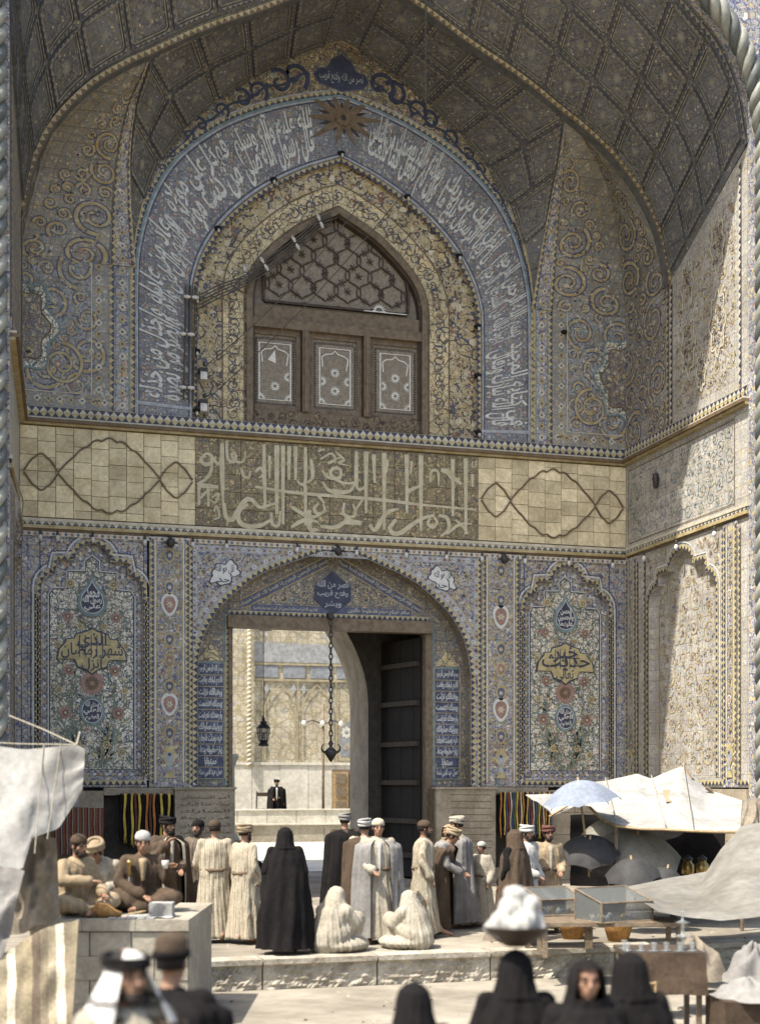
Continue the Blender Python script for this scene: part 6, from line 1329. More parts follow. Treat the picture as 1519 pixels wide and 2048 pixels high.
# bench and glazed display cases
bench = thing('goods_bench', 'long low wooden bench carrying the glazed cases', 'bench', tuple(P3(3.1, 18, 0)))
m = MB(); obox(m, 2.0, 3.9, 17.1, 17.9, .40, .45); m.build('bench_top', 'wood', bench)
for r_, f_ in ((2.1, 17.2), (3.8, 17.2), (2.1, 17.8), (3.8, 17.8)):
    m = MB(); obox(m, r_ - .03, r_ + .03, f_ - .03, f_ + .03, 0, .40); m.build('leg', 'wood', bench)
def case(lab, r, f, z, w_, dd, h, rot=0):
    t = thing('display_case', lab, 'display case', tuple(P3(r, f, z)), 'glazed display cases on the bench')
    R2 = Matrix.Rotation(rot, 4, 'Z'); O = P3(r, f, z)
    def L(x, y, zz): return O + R2 @ (RT * x + FW * y) + Vector((0, 0, zz))
    hf, hb = h * .62, h
    P_ = [L(-w_ / 2, -dd / 2, 0), L(w_ / 2, -dd / 2, 0), L(w_ / 2, dd / 2, 0), L(-w_ / 2, dd / 2, 0), L(-w_ / 2, -dd / 2, hf), L(w_ / 2, -dd / 2, hf), L(w_ / 2, dd / 2, hb), L(-w_ / 2, dd / 2, hb)]
    m = MB()
    for i, j in ((0, 1), (1, 2), (2, 3), (3, 0), (4, 5), (5, 6), (6, 7), (7, 4), (0, 4), (1, 5), (2, 6), (3, 7)): m.tube([P_[i], P_[j]], .014, 5)
    m.build('frame', 'wood', t)
    m = MB(); m.add(P_, [(0, 1, 5, 4), (1, 2, 6, 5), (3, 0, 4, 7), (4, 5, 6, 7)]); m.build('pane', 'glass_pane', t)
    m = MB(); m.add([p + Vector((0, 0, .01)) for p in P_[:4]], [(0, 1, 2, 3)]); m.add([P_[2], P_[3], P_[7], P_[6]], [(0, 1, 2, 3)]); m.build('base_board', 'wood_dark', t)
    rg = random.Random(int(r * 99)); m = MB()
    for k in range(14): c_ = L(rg.uniform(-.4, .4) * w_, rg.uniform(-.35, .35) * dd, .02); m.lathe([(.03, 0), (.035, .03), (.01, .06), (0, .065)], tuple(c_), 6, k % 3)
    m.build('trinkets', ['brass', 'cloth_white', 'y_blue'], t, kind='stuff')
case('larger glazed wooden display case at the front of the bench', 3.02, 17.45, .455, .82, .55, .40, .5)
case('smaller glazed display case behind and left of the larger one', 2.35, 18.3, .455, .62, .5, .34, .35)
m = MB(); obox(m, 1.9, 2.9, 18.0, 18.7, .38, .45); obox(m, 1.95, 2.02, 18.1, 18.2, 0, .38); obox(m, 2.75, 2.85, 18.1, 18.2, 0, .38); o = m.build('rear_bench', 'wood'); tag(o, 'short bench under the smaller glazed case', 'bench')
# goods on the ground at lower right
tb = thing('glass_seller_table', 'low dark table with glassware at lower right', 'table', tuple(P3(3.0, 13.8, -.38)))
m = MB(); obox(m, 2.45, 3.25, 13.5, 14.2, .48, .52); m.build('table_top', 'wood_dark', tb); m = MB(); cloth_grid(m, ([P3(2.45, 13.48, .52), P3(3.25, 13.48, .52)], [P3(2.45, 13.44, .12), P3(3.27, 13.44, .1)]), 16, 6, 0, .012, 33); m.build('table_cloth', 'cloth_brown', tb, smooth=True)
for r_, f_ in ((2.5, 13.55), (3.2, 13.55), (2.5, 14.1), (3.2, 14.1)): m = MB(); obox(m, r_ - .025, r_ + .025, f_ - .025, f_ + .025, -.38, .48); m.build('leg', 'wood', tb)
rg = random.Random(77); gl = []
proto = None
for k in range(7):
    r_, f_ = 2.5 + (k % 6) * .13, 13.62 + (k // 6) * .2 + rg.uniform(-.02, .02); p = P3(r_, f_, .52)
    lab = f'{["first", "second", "third", "fourth", "fifth", "rightmost"][k % 6]} tea glass from the left in the {"front" if k < 6 else "back"} row on the low table'
    if proto is None:
        proto = thing('tea_glass', lab, 'glass', tuple(p), 'tea glasses on the low table'); m = MB(); m.lathe([(.028, 0), (.022, .03), (.03, .08), (.035, .09)], tuple(p), 10); m.build('glass_body', 'glass', proto, smooth=True); m = MB(); m.lathe([(.0, 0), (.055, .0), (.06, .012)], tuple(p + Vector((0, 0, -.0))), 10); m.build('saucer', 'glass', proto, smooth=True)
    else: copy_thing(proto, tuple(p), 0, lab)
p = P3(3.08, 13.75, .52); t = thing('glass_stand', 'tall stacked glass stand on the low table', 'glass stand', tuple(p)); m = MB(); m.lathe([(.06, 0), (.02, .04), (.02, .12), (.10, .14), (.02, .16), (.02, .26), (.08, .28), (.015, .30), (.015, .38), (.05, .40)], tuple(p), 12); m.build('stem_and_plates', 'glass', t, smooth=True)
def heap(name, lab, r, f, z, rad, h, mat, seed, cat):
    rg = random.Random(seed); m = MB(); C = P3(r, f, z); ph = [rg.uniform(0, 6) for _ in range(5)]
    def F(a, b):
        th = 2 * math.pi * a; rr = rad * b * (1 + .18 * math.sin(3 * th + ph[0]) + .08 * math.sin(7 * th + ph[1])); zz = h * (1 - b ** 2) * (1 + .2 * math.sin(5 * th + 9 * b + ph[2])) + .02 * math.sin(23 * a + 17 * b)
        return C + Vector((rr * math.cos(th), rr * math.sin(th), max(.0, zz) if b < 1 else 0))
    m.grid(40, 14, F); o = m.build(name, mat, smooth=True); tag(o, lab, cat); return o
heap('grey_cloth_heap', 'crumpled greyish cloth heap on the covered crate at lower right', 3.62, 13.2, .12, .34, .16, 'cloth_grey', 1, 'cloth')
heap('paper_heap', 'scattered white paper scraps heaped on the ground before the low table', 2.55, 12.1, -.38, .34, .10, 'paper', 2, 'paper')
m = MB(); obox(m, 3.3, 4.3, 12.9, 13.7, -.38, .12); o = m.build('draped_crate', 'cloth_brown'); tag(o, 'dark cloth-covered crate under the greyish cloth heap', 'crate')
t = thing('small_chair', 'small wooden chair frame standing in the goods at lower right', 'chair', tuple(P3(2.52, 12.9, -.38)))
for r_, f_ in ((2.42, 12.8), (2.66, 12.8), (2.42, 13.04), (2.66, 13.04)): m = MB(); m.tube([P3(r_, f_, -.38), P3(r_, f_, .02 if f_ < 13 else .3)], .014, 6); m.build('leg', 'wood_light', t)
m = MB(); obox(m, 2.4, 2.68, 12.78, 13.06, .02, .045); m.build('seat', 'straw', t); m = MB(); m.tube([P3(2.42, 13.04, .28), P3(2.66, 13.04, .28)], .014, 6); m.build('back_rail', 'wood_light', t)

# sacks, baskets and litter round the stalls
for r_, f_, rad, h_, mt, lab in ((3.55, 15.3, .34, .42, 'cloth_sack', 'full brown sack standing on the pavement below the tarpaulin'), (4.2, 15.2, .36, .36, 'cloth_grey', 'grey sack slumped beside the brown sack below the tarpaulin'), (1.72, 19.2, .26, .34, 'cloth_sack', 'small sack on the terrace left of the white-turbaned vendor'), (3.1, 15.0, .25, .2, 'rug', 'low dark red bundle in front of the bench')):
    heap('sack', lab, r_, f_, 0 if f_ > 17.2 else (-.38 if f_ < 14.5 else -.0), rad, h_, mt, int(r_ * 10), 'sack')
for k, (r_, f_) in enumerate(((2.75, 19.3), (3.35, 19.0), (1.85, 18.6))):
    lab = ('round basket of pale goods behind the larger glazed case', 'round basket of goods at the tarpaulin end of the bench', 'round basket of goods left of the smaller glazed case')[k]
    t = thing('goods_basket', lab, 'basket', tuple(P3(r_, f_, 0)), 'round baskets of goods'); c = tuple(P3(r_, f_, 0)); m = MB(); m.lathe([(.14, 0), (.2, .2), (.24, .34), (.25, .36), (.22, .33), (.0, .28)], c, 18); m.build('basket_body', 'straw', t, smooth=True)
    rg = random.Random(k); m = MB()
    for q in range(26): a_ = rg.uniform(0, 6.28); d__ = rg.uniform(0, .17); m.lathe([(.0, -.04), (.04, 0), (0, .045)], (c[0] + d__ * math.cos(a_), c[1] + d__ * math.sin(a_), .36 + .05 * (1 - d__ * 5) + rg.uniform(0, .02)), 6)
    m.build('goods', 'cloth_cream' if k != 1 else 'y_orange', t, kind='stuff')
rg = random.Random(99); m = MB()
for k in range(1500):
    x, y = rg.uniform(-4, 14), rg.uniform(-26, -1); z = 0 if y > KY + .45 else -.38
    if KY - .02 < y < KY + .45: continue
    s_ = rg.uniform(.008, .03) * (1 if rg.random() < .93 else 2); a_ = rg.uniform(0, 3); ca, sa = math.cos(a_) * s_, math.sin(a_) * s_
    m.add([(x - ca, y - sa, z), (x + sa, y - ca, z), (x + ca, y + sa, z), (x - sa, y + ca, z), (x, y, z + s_ * .7)], [(0, 1, 4), (1, 2, 4), (2, 3, 4), (3, 0, 4)], k % 3)
o = m.build('ground_litter', ['stone', 'cloth_brown', 'stone'], kind='stuff')
# ---------------------------------------------------------------- people
def V(*a): return Vector(a)
def bone(m, p0, p1, r0, r1, sx=1.0, n=12):
    p0, p1 = Vector(p0), Vector(p1); d = (p1 - p0); L = d.length or 1e-4; d /= L
    prof = [(r0 * math.sin(t), -r0 * math.cos(t)) for t in (0.01, .5, 1.0, 1.57)] + [(r1 * math.sin(t), L - r1 * math.cos(t)) for t in (1.57, 2.1, 2.65, 3.13)]
    q = d.to_track_quat('Z', 'Y').to_matrix(); m.lathe([(max(.0002, r), z) for r, z in prof], tuple(p0), n, 0, q)
def ell(m, c, r, rot=None, n=14):
    S_ = Matrix.Diagonal(Vector(r)); Rm = (rot or Matrix.Identity(3)) @ S_
    m.lathe([(max(.0005, math.sin(t)), -math.cos(t)) for t in [i * math.pi / 10 for i in range(11)]], tuple(c), n, 0, Rm)
def fuse(mb, name, mats, parent, voxel, smooth=3, fold=None, extra=None):
    me = bpy.data.meshes.new('raw'); me.from_pydata([tuple(p) for p in mb.v], [], mb.f); o = bpy.data.objects.new('raw', me); COL.objects.link(o)
    r_ = o.modifiers.new('r', 'REMESH'); r_.mode = 'VOXEL'; r_.voxel_size = voxel
    if smooth: s_ = o.modifiers.new('s', 'SMOOTH'); s_.iterations = smooth; s_.factor = .6
    out = bpy.data.meshes.new_from_object(o.evaluated_get(bpy.context.evaluated_depsgraph_get())); bpy.data.objects.remove(o); bpy.data.meshes.remove(me)
    n = len(out.vertices)
    if fold and n:
        co = np.empty(n * 3); out.vertices.foreach_get('co', co); co = co.reshape(-1, 3); no = np.empty(n * 3); out.vertices.foreach_get('normal', no); no = no.reshape(-1, 3)
        amp, k, cx, cy, ztop, zlow = fold; th = np.arctan2(co[:, 1] - cy, co[:, 0] - cx); t = np.clip((ztop - co[:, 2]) / max(.01, ztop - zlow), 0, 1)
        w_ = amp * (.4 + .6 * t) * ((1 - 1.6 * np.abs(np.sin(k * .5 * th + 1.6 * np.sin(3 * co[:, 2] + cx)))) * .8 + .5 * np.sin(k * 1.7 * th + 5 * co[:, 2]) + .6 * np.sin(23 * co[:, 2] + 14 * co[:, 0] + 3 * np.sin(9 * co[:, 1])) * (1 - t))
        co = co + no * w_[:, None]; out.vertices.foreach_set('co', co.ravel())
    out.name = name; out.materials.clear()
    for q in ([mats] if isinstance(mats, str) else mats): out.materials.append(MATS[q])
    out.polygons.foreach_set('material_index', [0] * len(out.polygons)); out.polygons.foreach_set('use_smooth', [True] * len(out.polygons))
    if extra:
        bm_v = [tuple(v.co) for v in out.vertices]; bm_f = [tuple(p.vertices) for p in out.polygons]; k0 = len(bm_v); nf = len(bm_f)
        m2 = bpy.data.meshes.new(name); m2.from_pydata(bm_v + [tuple(v) for v in extra.v], [], bm_f + [tuple(i + k0 for i in f) for f in extra.f])
        for q in ([mats] if isinstance(mats, str) else mats): m2.materials.append(MATS[q])
        m2.polygons.foreach_set('material_index', [0] * nf + list(extra.m)); m2.polygons.foreach_set('use_smooth', [True] * len(m2.polygons)); bpy.data.meshes.remove(out); out = m2
    out.update(); ob = bpy.data.objects.new(name, out); COL.objects.link(ob); ob.parent = parent; return ob
def lbuild(mb, name, mats, parent, smooth=True):
    me = bpy.data.meshes.new(name); me.from_pydata([tuple(p) for p in mb.v], [], mb.f)
    for q in ([mats] if isinstance(mats, str) else mats): me.materials.append(MATS[q])
    if max(mb.m) > 0: me.polygons.foreach_set('material_index', mb.m)
    if smooth: me.polygons.foreach_set('use_smooth', [True] * len(me.polygons))
    ob = bpy.data.objects.new(name, me); COL.objects.link(ob); ob.parent = parent; return ob
STAND = dict(pel=(0, 0, .93), che=(0, -.01, 1.27), nek=(0, .0, 1.45), hed=(0, -.025, 1.60), face=(0, -1, 0),
             shL=(.18, 0, 1.40), shR=(-.18, 0, 1.40), elL=(.26, .03, 1.12), elR=(-.26, .03, 1.12), wrL=(.25, -.10, .90), wrR=(-.25, -.10, .90),
             knL=(.11, -.03, .50), knR=(-.11, -.01, .50), anL=(.11, .02, .09), anR=(-.11, .03, .09), toL=(.13, -.14, .03), toR=(-.13, -.13, .03))
SIT = dict(pel=(0, 0, .13), che=(0, -.06, .45), nek=(0, -.08, .62), hed=(0, -.12, .77), face=(0, -1, -.15),
           shL=(.18, -.07, .57), shR=(-.18, -.07, .57), elL=(.27, -.14, .33), elR=(-.27, -.14, .33), wrL=(.15, -.36, .25), wrR=(-.15, -.36, .25),
           knL=(.33, -.30, .16), knR=(-.33, -.30, .16), anL=(-.05, -.42, .06), anR=(.05, -.34, .06), toL=(-.15, -.46, .04), toR=(.15, -.38, .04))
def hand(m, w_, d, side, curl=.4):
    d = d.normalized(); s_ = d.cross(V(0, 0, 1)); s_ = s_.normalized() if s_.length > .1 else V(1, 0, 0); up = s_.cross(d)
    pal = w_ + d * .05; m2 = []
    for k, (o_, L) in enumerate(((-.027, .064), (-.009, .074), (.009, .070), (.027, .055))):
        b_ = w_ + d * .085 + s_ * o_; p1 = b_ + (d * math.cos(curl * .5) - up * math.sin(curl * .5)) * L * .5; p2 = p1 + (d * math.cos(curl * 1.6) - up * math.sin(curl * 1.6)) * L * .5; m2.append((b_, p1, p2))
    tb = w_ + d * .03 + s_ * side * .028; m2.append((tb, tb + (d * .7 + s_ * side * .7) * .035, tb + (d * .95 + s_ * side * .45) * .07))
    return m2
def person(label, loc, rz, h=1.7, pose=None, base=STAND, vox=.013, skin='skin', robe=None, robe_len=.08, cloak=None, head=None, head_mat='cloth_white', beard=None, veil=None, veil_mat='cloth_black', face_open=True, crouch=False, trim=None, hem=.30, shirt=None):
    s = h / 1.74; J = {k: Vector(v) for k, v in {**base, **(pose or {})}.items()}
    root = thing('person', label, 'person', tuple(loc), rz=rz)
    root.scale = (s, s, s)
    f = J['face'].normalized(); H = J['hed']; rot = (-f).to_track_quat('Y', 'Z').to_matrix()      # head frame: -Y is the face
    def hp(x, y, z): return H + rot @ Vector((x, y, z))
    m = MB()
    for a, b, r0, r1 in (('pel', 'che', .125, .135), ('che', 'nek', .10, .06), ('shL', 'elL', .050, .040), ('shR', 'elR', .050, .040), ('elL', 'wrL', .039, .027), ('elR', 'wrR', .039, .027), ('knL', 'anL', .055, .036), ('knR', 'anR', .055, .036), ('anL', 'toL', .038, .03), ('anR', 'toR', .038, .03)): bone(m, J[a], J[b], r0, r1)
    for s_ in (-1, 1):
        hip = J['pel'] + V(.09 * s_, 0, -.02); bone(m, hip, J['knL' if s_ > 0 else 'knR'], .085, .056); bone(m, J['che'] + V(.04 * s_, 0, .06), J['shL' if s_ > 0 else 'shR'], .10, .055)
        bone(m, J['pel'] + V(.05 * s_, 0, 0), J['che'] + V(.06 * s_, 0, 0), .10, .10)
    bone(m, J['nek'] - V(0, 0, .05), H + rot @ V(0, .015, -.05), .055, .05)
    ell(m, hp(0, .012, .03), (.076, .094, .098), rot); ell(m, hp(0, -.015, -.045), (.060, .070, .072), rot); bone(m, hp(0, -.055, -.095), hp(0, -.05, -.085), .024, .03)
    bone(m, hp(0, -.088, .018), hp(0, -.108, -.022), .009, .015); bone(m, hp(-.04, -.078, .035), hp(.04, -.078, .035), .012, .012)
    bone(m, hp(-.018, -.084, -.052), hp(.018, -.084, -.052), .008, .008); bone(m, hp(-.015, -.083, -.064), hp(.015, -.083, -.064), .008, .008)
    for s_ in (-1, 1): bone(m, hp(.045 * s_, -.06, -.015), hp(.05 * s_, -.05, -.02), .02, .02); ell(m, hp(.078 * s_, .01, -.005), (.010, .020, .032), rot)
    ex = MB()
    for side, (e_, w_) in ((1, ('elL', 'wrL')), (-1, ('elR', 'wrR'))):
        d = (J[w_] - J[e_]).normalized(); bone(m, J[w_], J[w_] + d * .03, .027, .026); pl = d.cross(V(0, 0, 1)); pl = pl.normalized() if pl.length > .1 else V(1, 0, 0)
        for o_ in (-.02, 0, .02): bone(m, J[w_] + d * .03 + pl * o_ * .7, J[w_] + d * .085 + pl * o_, .015, .014)
        for ch_ in hand(m, J[w_], d, side if d.z < .5 else -side): ex.tube(ch_, lambda t: .0105 - .003 * t, 7)
    for s_ in (-1, 1):
        k0 = len(ex.f); ell(ex, hp(.031 * s_, -.083, .012), (.0135, .010, .0085), rot, 8); ex.m[k0:] = [1] * (len(ex.f) - k0)
    fuse(m, 'body', [skin, 'eye'], root, vox, 3, None, ex)
    sp = lambda z: (J['pel'].lerp(J['che'], (z - J['pel'].z) / max(.05, J['che'].z - J['pel'].z)) if z > J['pel'].z else J['pel'].lerp((J['anL'] + J['anR']) / 2, (J['pel'].z - z) / max(.05, J['pel'].z)))
    if robe:
        m = MB()
        for s_ in (-1, 1):
            S_ = 'L' if s_ > 0 else 'R'
            bone(m, J['che'] + V(.03 * s_, 0, .05), J['sh' + S_], .13, .075); bone(m, J['sh' + S_], J['el' + S_], .072, .068); w2 = J['el' + S_].lerp(J['wr' + S_], .93); bone(m, J['el' + S_], w2, .064, .07)
            bone(m, J['pel'] + V(.07 * s_, 0, 0), J['che'] + V(.065 * s_, 0, 0), .145, .15); bone(m, J['pel'], J['che'] + V(0, 0, .05), .165, .16)
            if base is SIT or crouch: bone(m, J['pel'] + V(.09 * s_, 0, 0), J['kn' + S_], .13, .10); bone(m, J['kn' + S_], J['an' + S_], .095, .075)
        bone(m, J['che'] + V(0, 0, .06), J['nek'] - V(0, 0, .02), .15, .072)
        if not (base is SIT or crouch):
            zs = [J['pel'].z + .06 - i * (J['pel'].z + .06 - robe_len) / 10 for i in range(11)]; v = []; n = 40
            for i, z in enumerate(zs):
                t = i / 10; c = sp(z); rx, ry = .20 + (hem - .20) * t, .15 + (hem * .8 - .15) * t
                for j in range(n):
                    a = 2 * math.pi * j / n; k_ = 1 + .09 * t * math.sin(9 * a + label.__len__()) + .05 * t * math.sin(5 * a + 2); v.append((c.x + rx * k_ * math.cos(a), c.y + ry * k_ * math.sin(a), z))
            fs = [(i * n + j, i * n + (j + 1) % n, (i + 1) * n + (j + 1) % n, (i + 1) * n + j) for i in range(10) for j in range(n)] + [tuple(range(n)), tuple(range(10 * n + n - 1, 10 * n - 1, -1))]
            m.add(v, [fc[::-1] for fc in fs])
        fuse(m, 'robe', robe, root, vox * 1.15, 3, (.012, 13, J['pel'].x, J['pel'].y, J['nek'].z, .1))
        if base is STAND and not crouch and not veil:
            q = MB(); c = sp(J['pel'].z + .10); q.tube([(c.x + .178 * math.cos(t) * (1 + .03 * math.sin(5 * t)), c.y + .152 * math.sin(t), c.z + .008 * math.sin(3 * t)) for t in [i * math.pi / 14 for i in range(29)]], lambda t: .028 + .008 * math.sin(t * 40), 7, cap=False); lbuild(q, 'sash', 'sash', root)
        if shirt:
            q = MB(); c = J['che']
            q.grid(6, 10, lambda a, b: ((a - .5) * (.10 - .06 * b) + J['nek'].x * (1 - b) + c.x * b, min(J['nek'].y, c.y) - .165 - .02 * math.sin(b * 3) + .05 * (abs(a - .5) * 2) ** 2 + (.06 if b < .1 else 0), J['nek'].z - .02 - (.48 if base is STAND else .25) * b)); lbuild(q, 'shirt_front', shirt, root)
    if cloak and not crouch:
        z1 = J['nek'].z + .0; z0 = robe_len + .02 if base is STAND else .04; op = .42
        def C(a, b):
            z = z1 + (z0 - z1) * b; t = b; c = sp(z) if z < J['che'].z else J['che'].lerp(J['nek'], (z - J['che'].z) / max(.05, J['nek'].z - J['che'].z))
            sh_ = min(1, (b / .07)) ** .6; sz = .10 if base is SIT else 0
            rx = (.075 + (.315 - .075) * sh_) + (.09 + sz) * t; ry = (.07 + (.20 - .07) * sh_) + (.12 + sz) * t
            ang = -math.pi / 2 + op + (2 * math.pi - 2 * op) * a; k_ = 1 + .16 * t * (.5 - abs(math.sin(5.5 * ang + 1.3 + .8 * b))) + .05 * math.sin(6 * ang + 5 * b) + .03 * math.sin(17 * ang + 4 * b)
            return (c.x + rx * k_ * math.cos(ang), c.y + ry * k_ * math.sin(ang), z + .015 * math.sin(3 * ang))
        q = MB(); q.grid(64, 30, C); lbuild(q, 'cloak', cloak, root)
        if trim:
            q = MB()
            for e in (0, 1):
                q.grid(2, 30, lambda a, b, e=e: Vector(C(abs(e - .02 * a) if e == 0 else 1 - .02 * a, b)) + V(0, -.012, 0)); 
            lbuild(q, 'cloak_trim', trim, root)
    if veil and crouch:
        m = MB(); bone(m, H + V(0, .02, .02), J['nek'], .125, .15); bone(m, J['nek'], J['che'], .17, .22); bone(m, J['che'], J['pel'], .22, .24)
        for s_ in (-1, 1):
            S_ = 'L' if s_ > 0 else 'R'
            bone(m, J['che'] + V(0, 0, .06), J['sh' + S_], .15, .10); bone(m, J['sh' + S_], J['el' + S_], .10, .09); bone(m, J['el' + S_], J['kn' + S_], .09, .11); bone(m, J['pel'] + V(.1 * s_, 0, .05), J['kn' + S_], .17, .12); bone(m, J['kn' + S_], J['an' + S_], .12, .14)
        ell(m, (J['pel'].x, (J['pel'].y + J['knL'].y) / 2 - .02, .09), (.40, .42, .12))
        fuse(m, 'veil', veil_mat, root, .018, 3, (.014, 19, J['pel'].x, J['pel'].y - .1, H.z, .0)); veil = False; head = None; robe_done = True
    elif veil:
        top = H.z + .135; zs = [(0, .004, .004), (.02, .055, .06), (.06, .095, .115), (.12, .112, .135), (.20, .12, .14), (.27, .14, .145), (.33, .20, .16), (.42, .26, .19), (.7, .28 + hem * .1, .22), (1.2, .26 + hem * .35, .2 + hem * .3), (top - robe_len, .10 + hem, .05 + hem)]
        if crouch: zs = [(0, .004, .004), (.02, .055, .06), (.06, .095, .115), (.12, .112, .135), (.20, .125, .14), (.27, .17, .17), (.36, .27, .26), (.5, .34, .34), (top - .03, .40, .42)]
        def VL(a, b):
            x = b * (len(zs) - 1); i = min(len(zs) - 2, int(x)); t = x - i; dz, rx, ry = [zs[i][k] * (1 - t) + zs[i + 1][k] * t for k in range(3)]; z = top - dz
            if z > J['nek'].z: c = J['nek'].lerp(H, min(1, (z - J['nek'].z) / max(.05, H.z - J['nek'].z)))
            elif z > J['che'].z: c = J['che'].lerp(J['nek'], (z - J['che'].z) / max(.05, J['nek'].z - J['che'].z))
            else: c = sp(z) if not crouch else V(J['pel'].x * .5 + J['che'].x * .5, J['pel'].y * .5 + J['knL'].y * .5, 0)
            ang = -math.pi / 2 + 2 * math.pi * a; tt = min(1, dz / 1.2); k_ = 1 + .20 * tt * (.5 - abs(math.sin(5.5 * ang + hem * 50 + .9 * dz))) + .06 * tt * math.sin(5 * ang + 4 * dz) + .022 * math.sin(14 * ang + 14 * dz)
            return (c.x + rx * k_ * math.cos(ang), c.y + ry * k_ * math.sin(ang) + (.01 if dz < .3 else 0), z)
        q = MB(); NU, NV = 64, 50; v = [VL(i / NU, j / NV) for i in range(NU + 1) for j in range(NV + 1)]; fs = []
        for i in range(NU):
            for j in range(NV):
                a = (i + .5) / NU; z = (v[i * (NV + 1) + j][2] + v[i * (NV + 1) + j + 1][2]) / 2
                if face_open and (a < .13 or a > .87) and H.z - .10 < z < H.z + .085: continue
                fs.append((i * (NV + 1) + j, (i + 1) * (NV + 1) + j, (i + 1) * (NV + 1) + j + 1, i * (NV + 1) + j + 1))
        q.add(v, fs); lbuild(q, 'veil', veil_mat, root)
    if head in ('turban', 'turban_flat'):
        q = MB(); ell(q, hp(0, .012, .075), (.083, .098, .065), rot)
        for k in range(5): q.tube([hp((.088 + .006 * (k % 2)) * math.cos(t), .012 + (.104 + .006 * (k % 2)) * math.sin(t), .045 + .016 * k + .018 * math.sin(t * (1 if k % 2 else -1) + k)) for t in [i * math.pi / 12 for i in range(25)]], .021, 7)
        lbuild(q, 'turban', head_mat, root)
    elif head in ('cap', 'felt_cap'):
        hh = .10 if head == 'cap' else .13
        q = MB(); q.lathe([(.088, .035), (.090, .055), (.088, .08 if head == 'cap' else .12), (.07, hh + .015), (.03, hh + .035), (0.001, hh + .038)], tuple(H + rot @ V(0, .012, 0)), 20, 0, rot @ Matrix.Diagonal(V(1, 1.15, 1)))
        if head == 'felt_cap': q.lathe([(.097, .03), (.1, .05), (.097, .07)], tuple(H + rot @ V(0, .012, 0)), 20, 1, rot @ Matrix.Diagonal(V(1, 1.15, 1)))
        lbuild(q, 'cap', [head_mat, 'cloth_black'], root)
    elif head == 'keffiyeh':
        def K(a, b):
            ang = -math.pi / 2 + .75 + (2 * math.pi - 1.5) * a; z = .125 - .02 * b - .36 * b ** 1.2
            r_ = math.sin(min(1.57, b * 4.2)) ** .8; rx = (.095 + .21 * max(0, b - .35)) * r_; ry = (.115 + .16 * max(0, b - .4)) * r_; k_ = 1 + .07 * max(0, b - .25) * math.sin(12 * ang) * 2
            return hp(rx * k_ * math.cos(ang), .015 + ry * k_ * math.sin(ang), z)
        q = MB(); q.grid(48, 24, K); lbuild(q, 'keffiyeh', 'keffiyeh', root)
        def K2(a, b): ang = -math.pi / 2 - .75 + 1.5 * a; r_ = math.sin(min(1.57, b * 1.57)); return hp(.094 * r_ * math.cos(ang), .015 + .114 * r_ * math.sin(ang), .126 - .075 * b * b)
        q = MB(); q.grid(16, 8, K2); lbuild(q, 'keffiyeh_brow', 'keffiyeh', root)
        q = MB()
        for z in (.062, .09): q.tube([hp(.098 * math.cos(t), .015 + .118 * math.sin(t), z + .006 * math.sin(t)) for t in [i * math.pi / 14 for i in range(29)]], .013, 8, cap=False)
        lbuild(q, 'head_cord', 'cloth_black', root)
    if not veil and not crouch:
        q = MB(); q.lathe([(.080, -.03), (.086, .03), (.080, .075), (.05, .115), (.001, .125)], tuple(H + rot @ V(0, .018, 0)), 18, 0, rot @ Matrix.Diagonal(V(.98, 1.12, 1)))
        q.v = [tuple(Vector(p)) for p in q.v]; keep = [fc for fc in q.f if not all((rot.inverted() @ (Vector(q.v[i]) - H)).y < -.045 and (rot.inverted() @ (Vector(q.v[i]) - H)).z < .055 for i in fc)]; q.f = keep; q.m = [0] * len(keep); lbuild(q, 'hair', 'hair', root)
    if beard:
        q = MB(); ell(q, hp(0, -.055, -.085), (.05, .042, .04), rot); ell(q, hp(0, -.092, -.040), (.028, .012, .008), rot)
        for s_ in (-1, 1): ell(q, hp(.052 * s_, -.025, -.05), (.016, .035, .045), rot)
        lbuild(q, 'beard', beard, root)
    q = MB()
    for s_ in (-1, 1): q.tube([hp(.016 * s_, -.094, .032), hp(.032 * s_, -.094, .036), hp(.048 * s_, -.082, .030)], .005, 5)
    if not (veil and not face_open) and not crouch: lbuild(q, 'eyebrows', 'hair', root)
    return root
D = R
# behind and at the left stall
person('man in brown cloak with pale trim and black turban, hand raised to his mouth', (2.38, -9.75, 0), D(18), 1.76, dict(elR=(-.27, -.08, 1.14), wrR=(-.12, -.26, 1.36), elL=(.25, -.02, 1.12), wrL=(.10, -.26, 1.0), face=(.45, -1, -.1)), robe='cloth_brown', shirt='cloth_cream', cloak='cloth_brown', trim='cloth_cream', head='turban', head_mat='cloth_black', beard='beard')
sp_ = P3(-2.69, 15.3, .78); person('seated merchant in dark brown robe and white cap behind the counter', sp_, D(-4), 1.74, dict(elL=(.28, -.16, .34), wrL=(.30, -.34, .48), wrR=(-.02, -.42, .2)), base=SIT, robe='cloth_brown', head='cap', head_mat='cloth_white', shirt='cloth_tan')
sp_ = P3(-3.12, 15.5, .78); person('seated man in pale grey shirt leaning over his knees beside the merchant', sp_, D(-30), 1.7, dict(che=(0, -.16, .42), nek=(0, -.24, .56), hed=(0, -.32, .68), shL=(.18, -.2, .52), shR=(-.18, -.2, .52), face=(0, -1, -.5)), base=SIT, robe='cloth_cream', head='turban', head_mat='cloth_tan')
sp_ = P3(-3.36, 14.75, .78); person('seated man in tan robe half hidden by the sacking screen', sp_, D(35), 1.7, dict(elR=(-.28, -.2, .4), wrR=(-.1, -.42, .4)), base=SIT, robe='cloth_tan', head='cap', head_mat='cloth_brown', beard='beard')
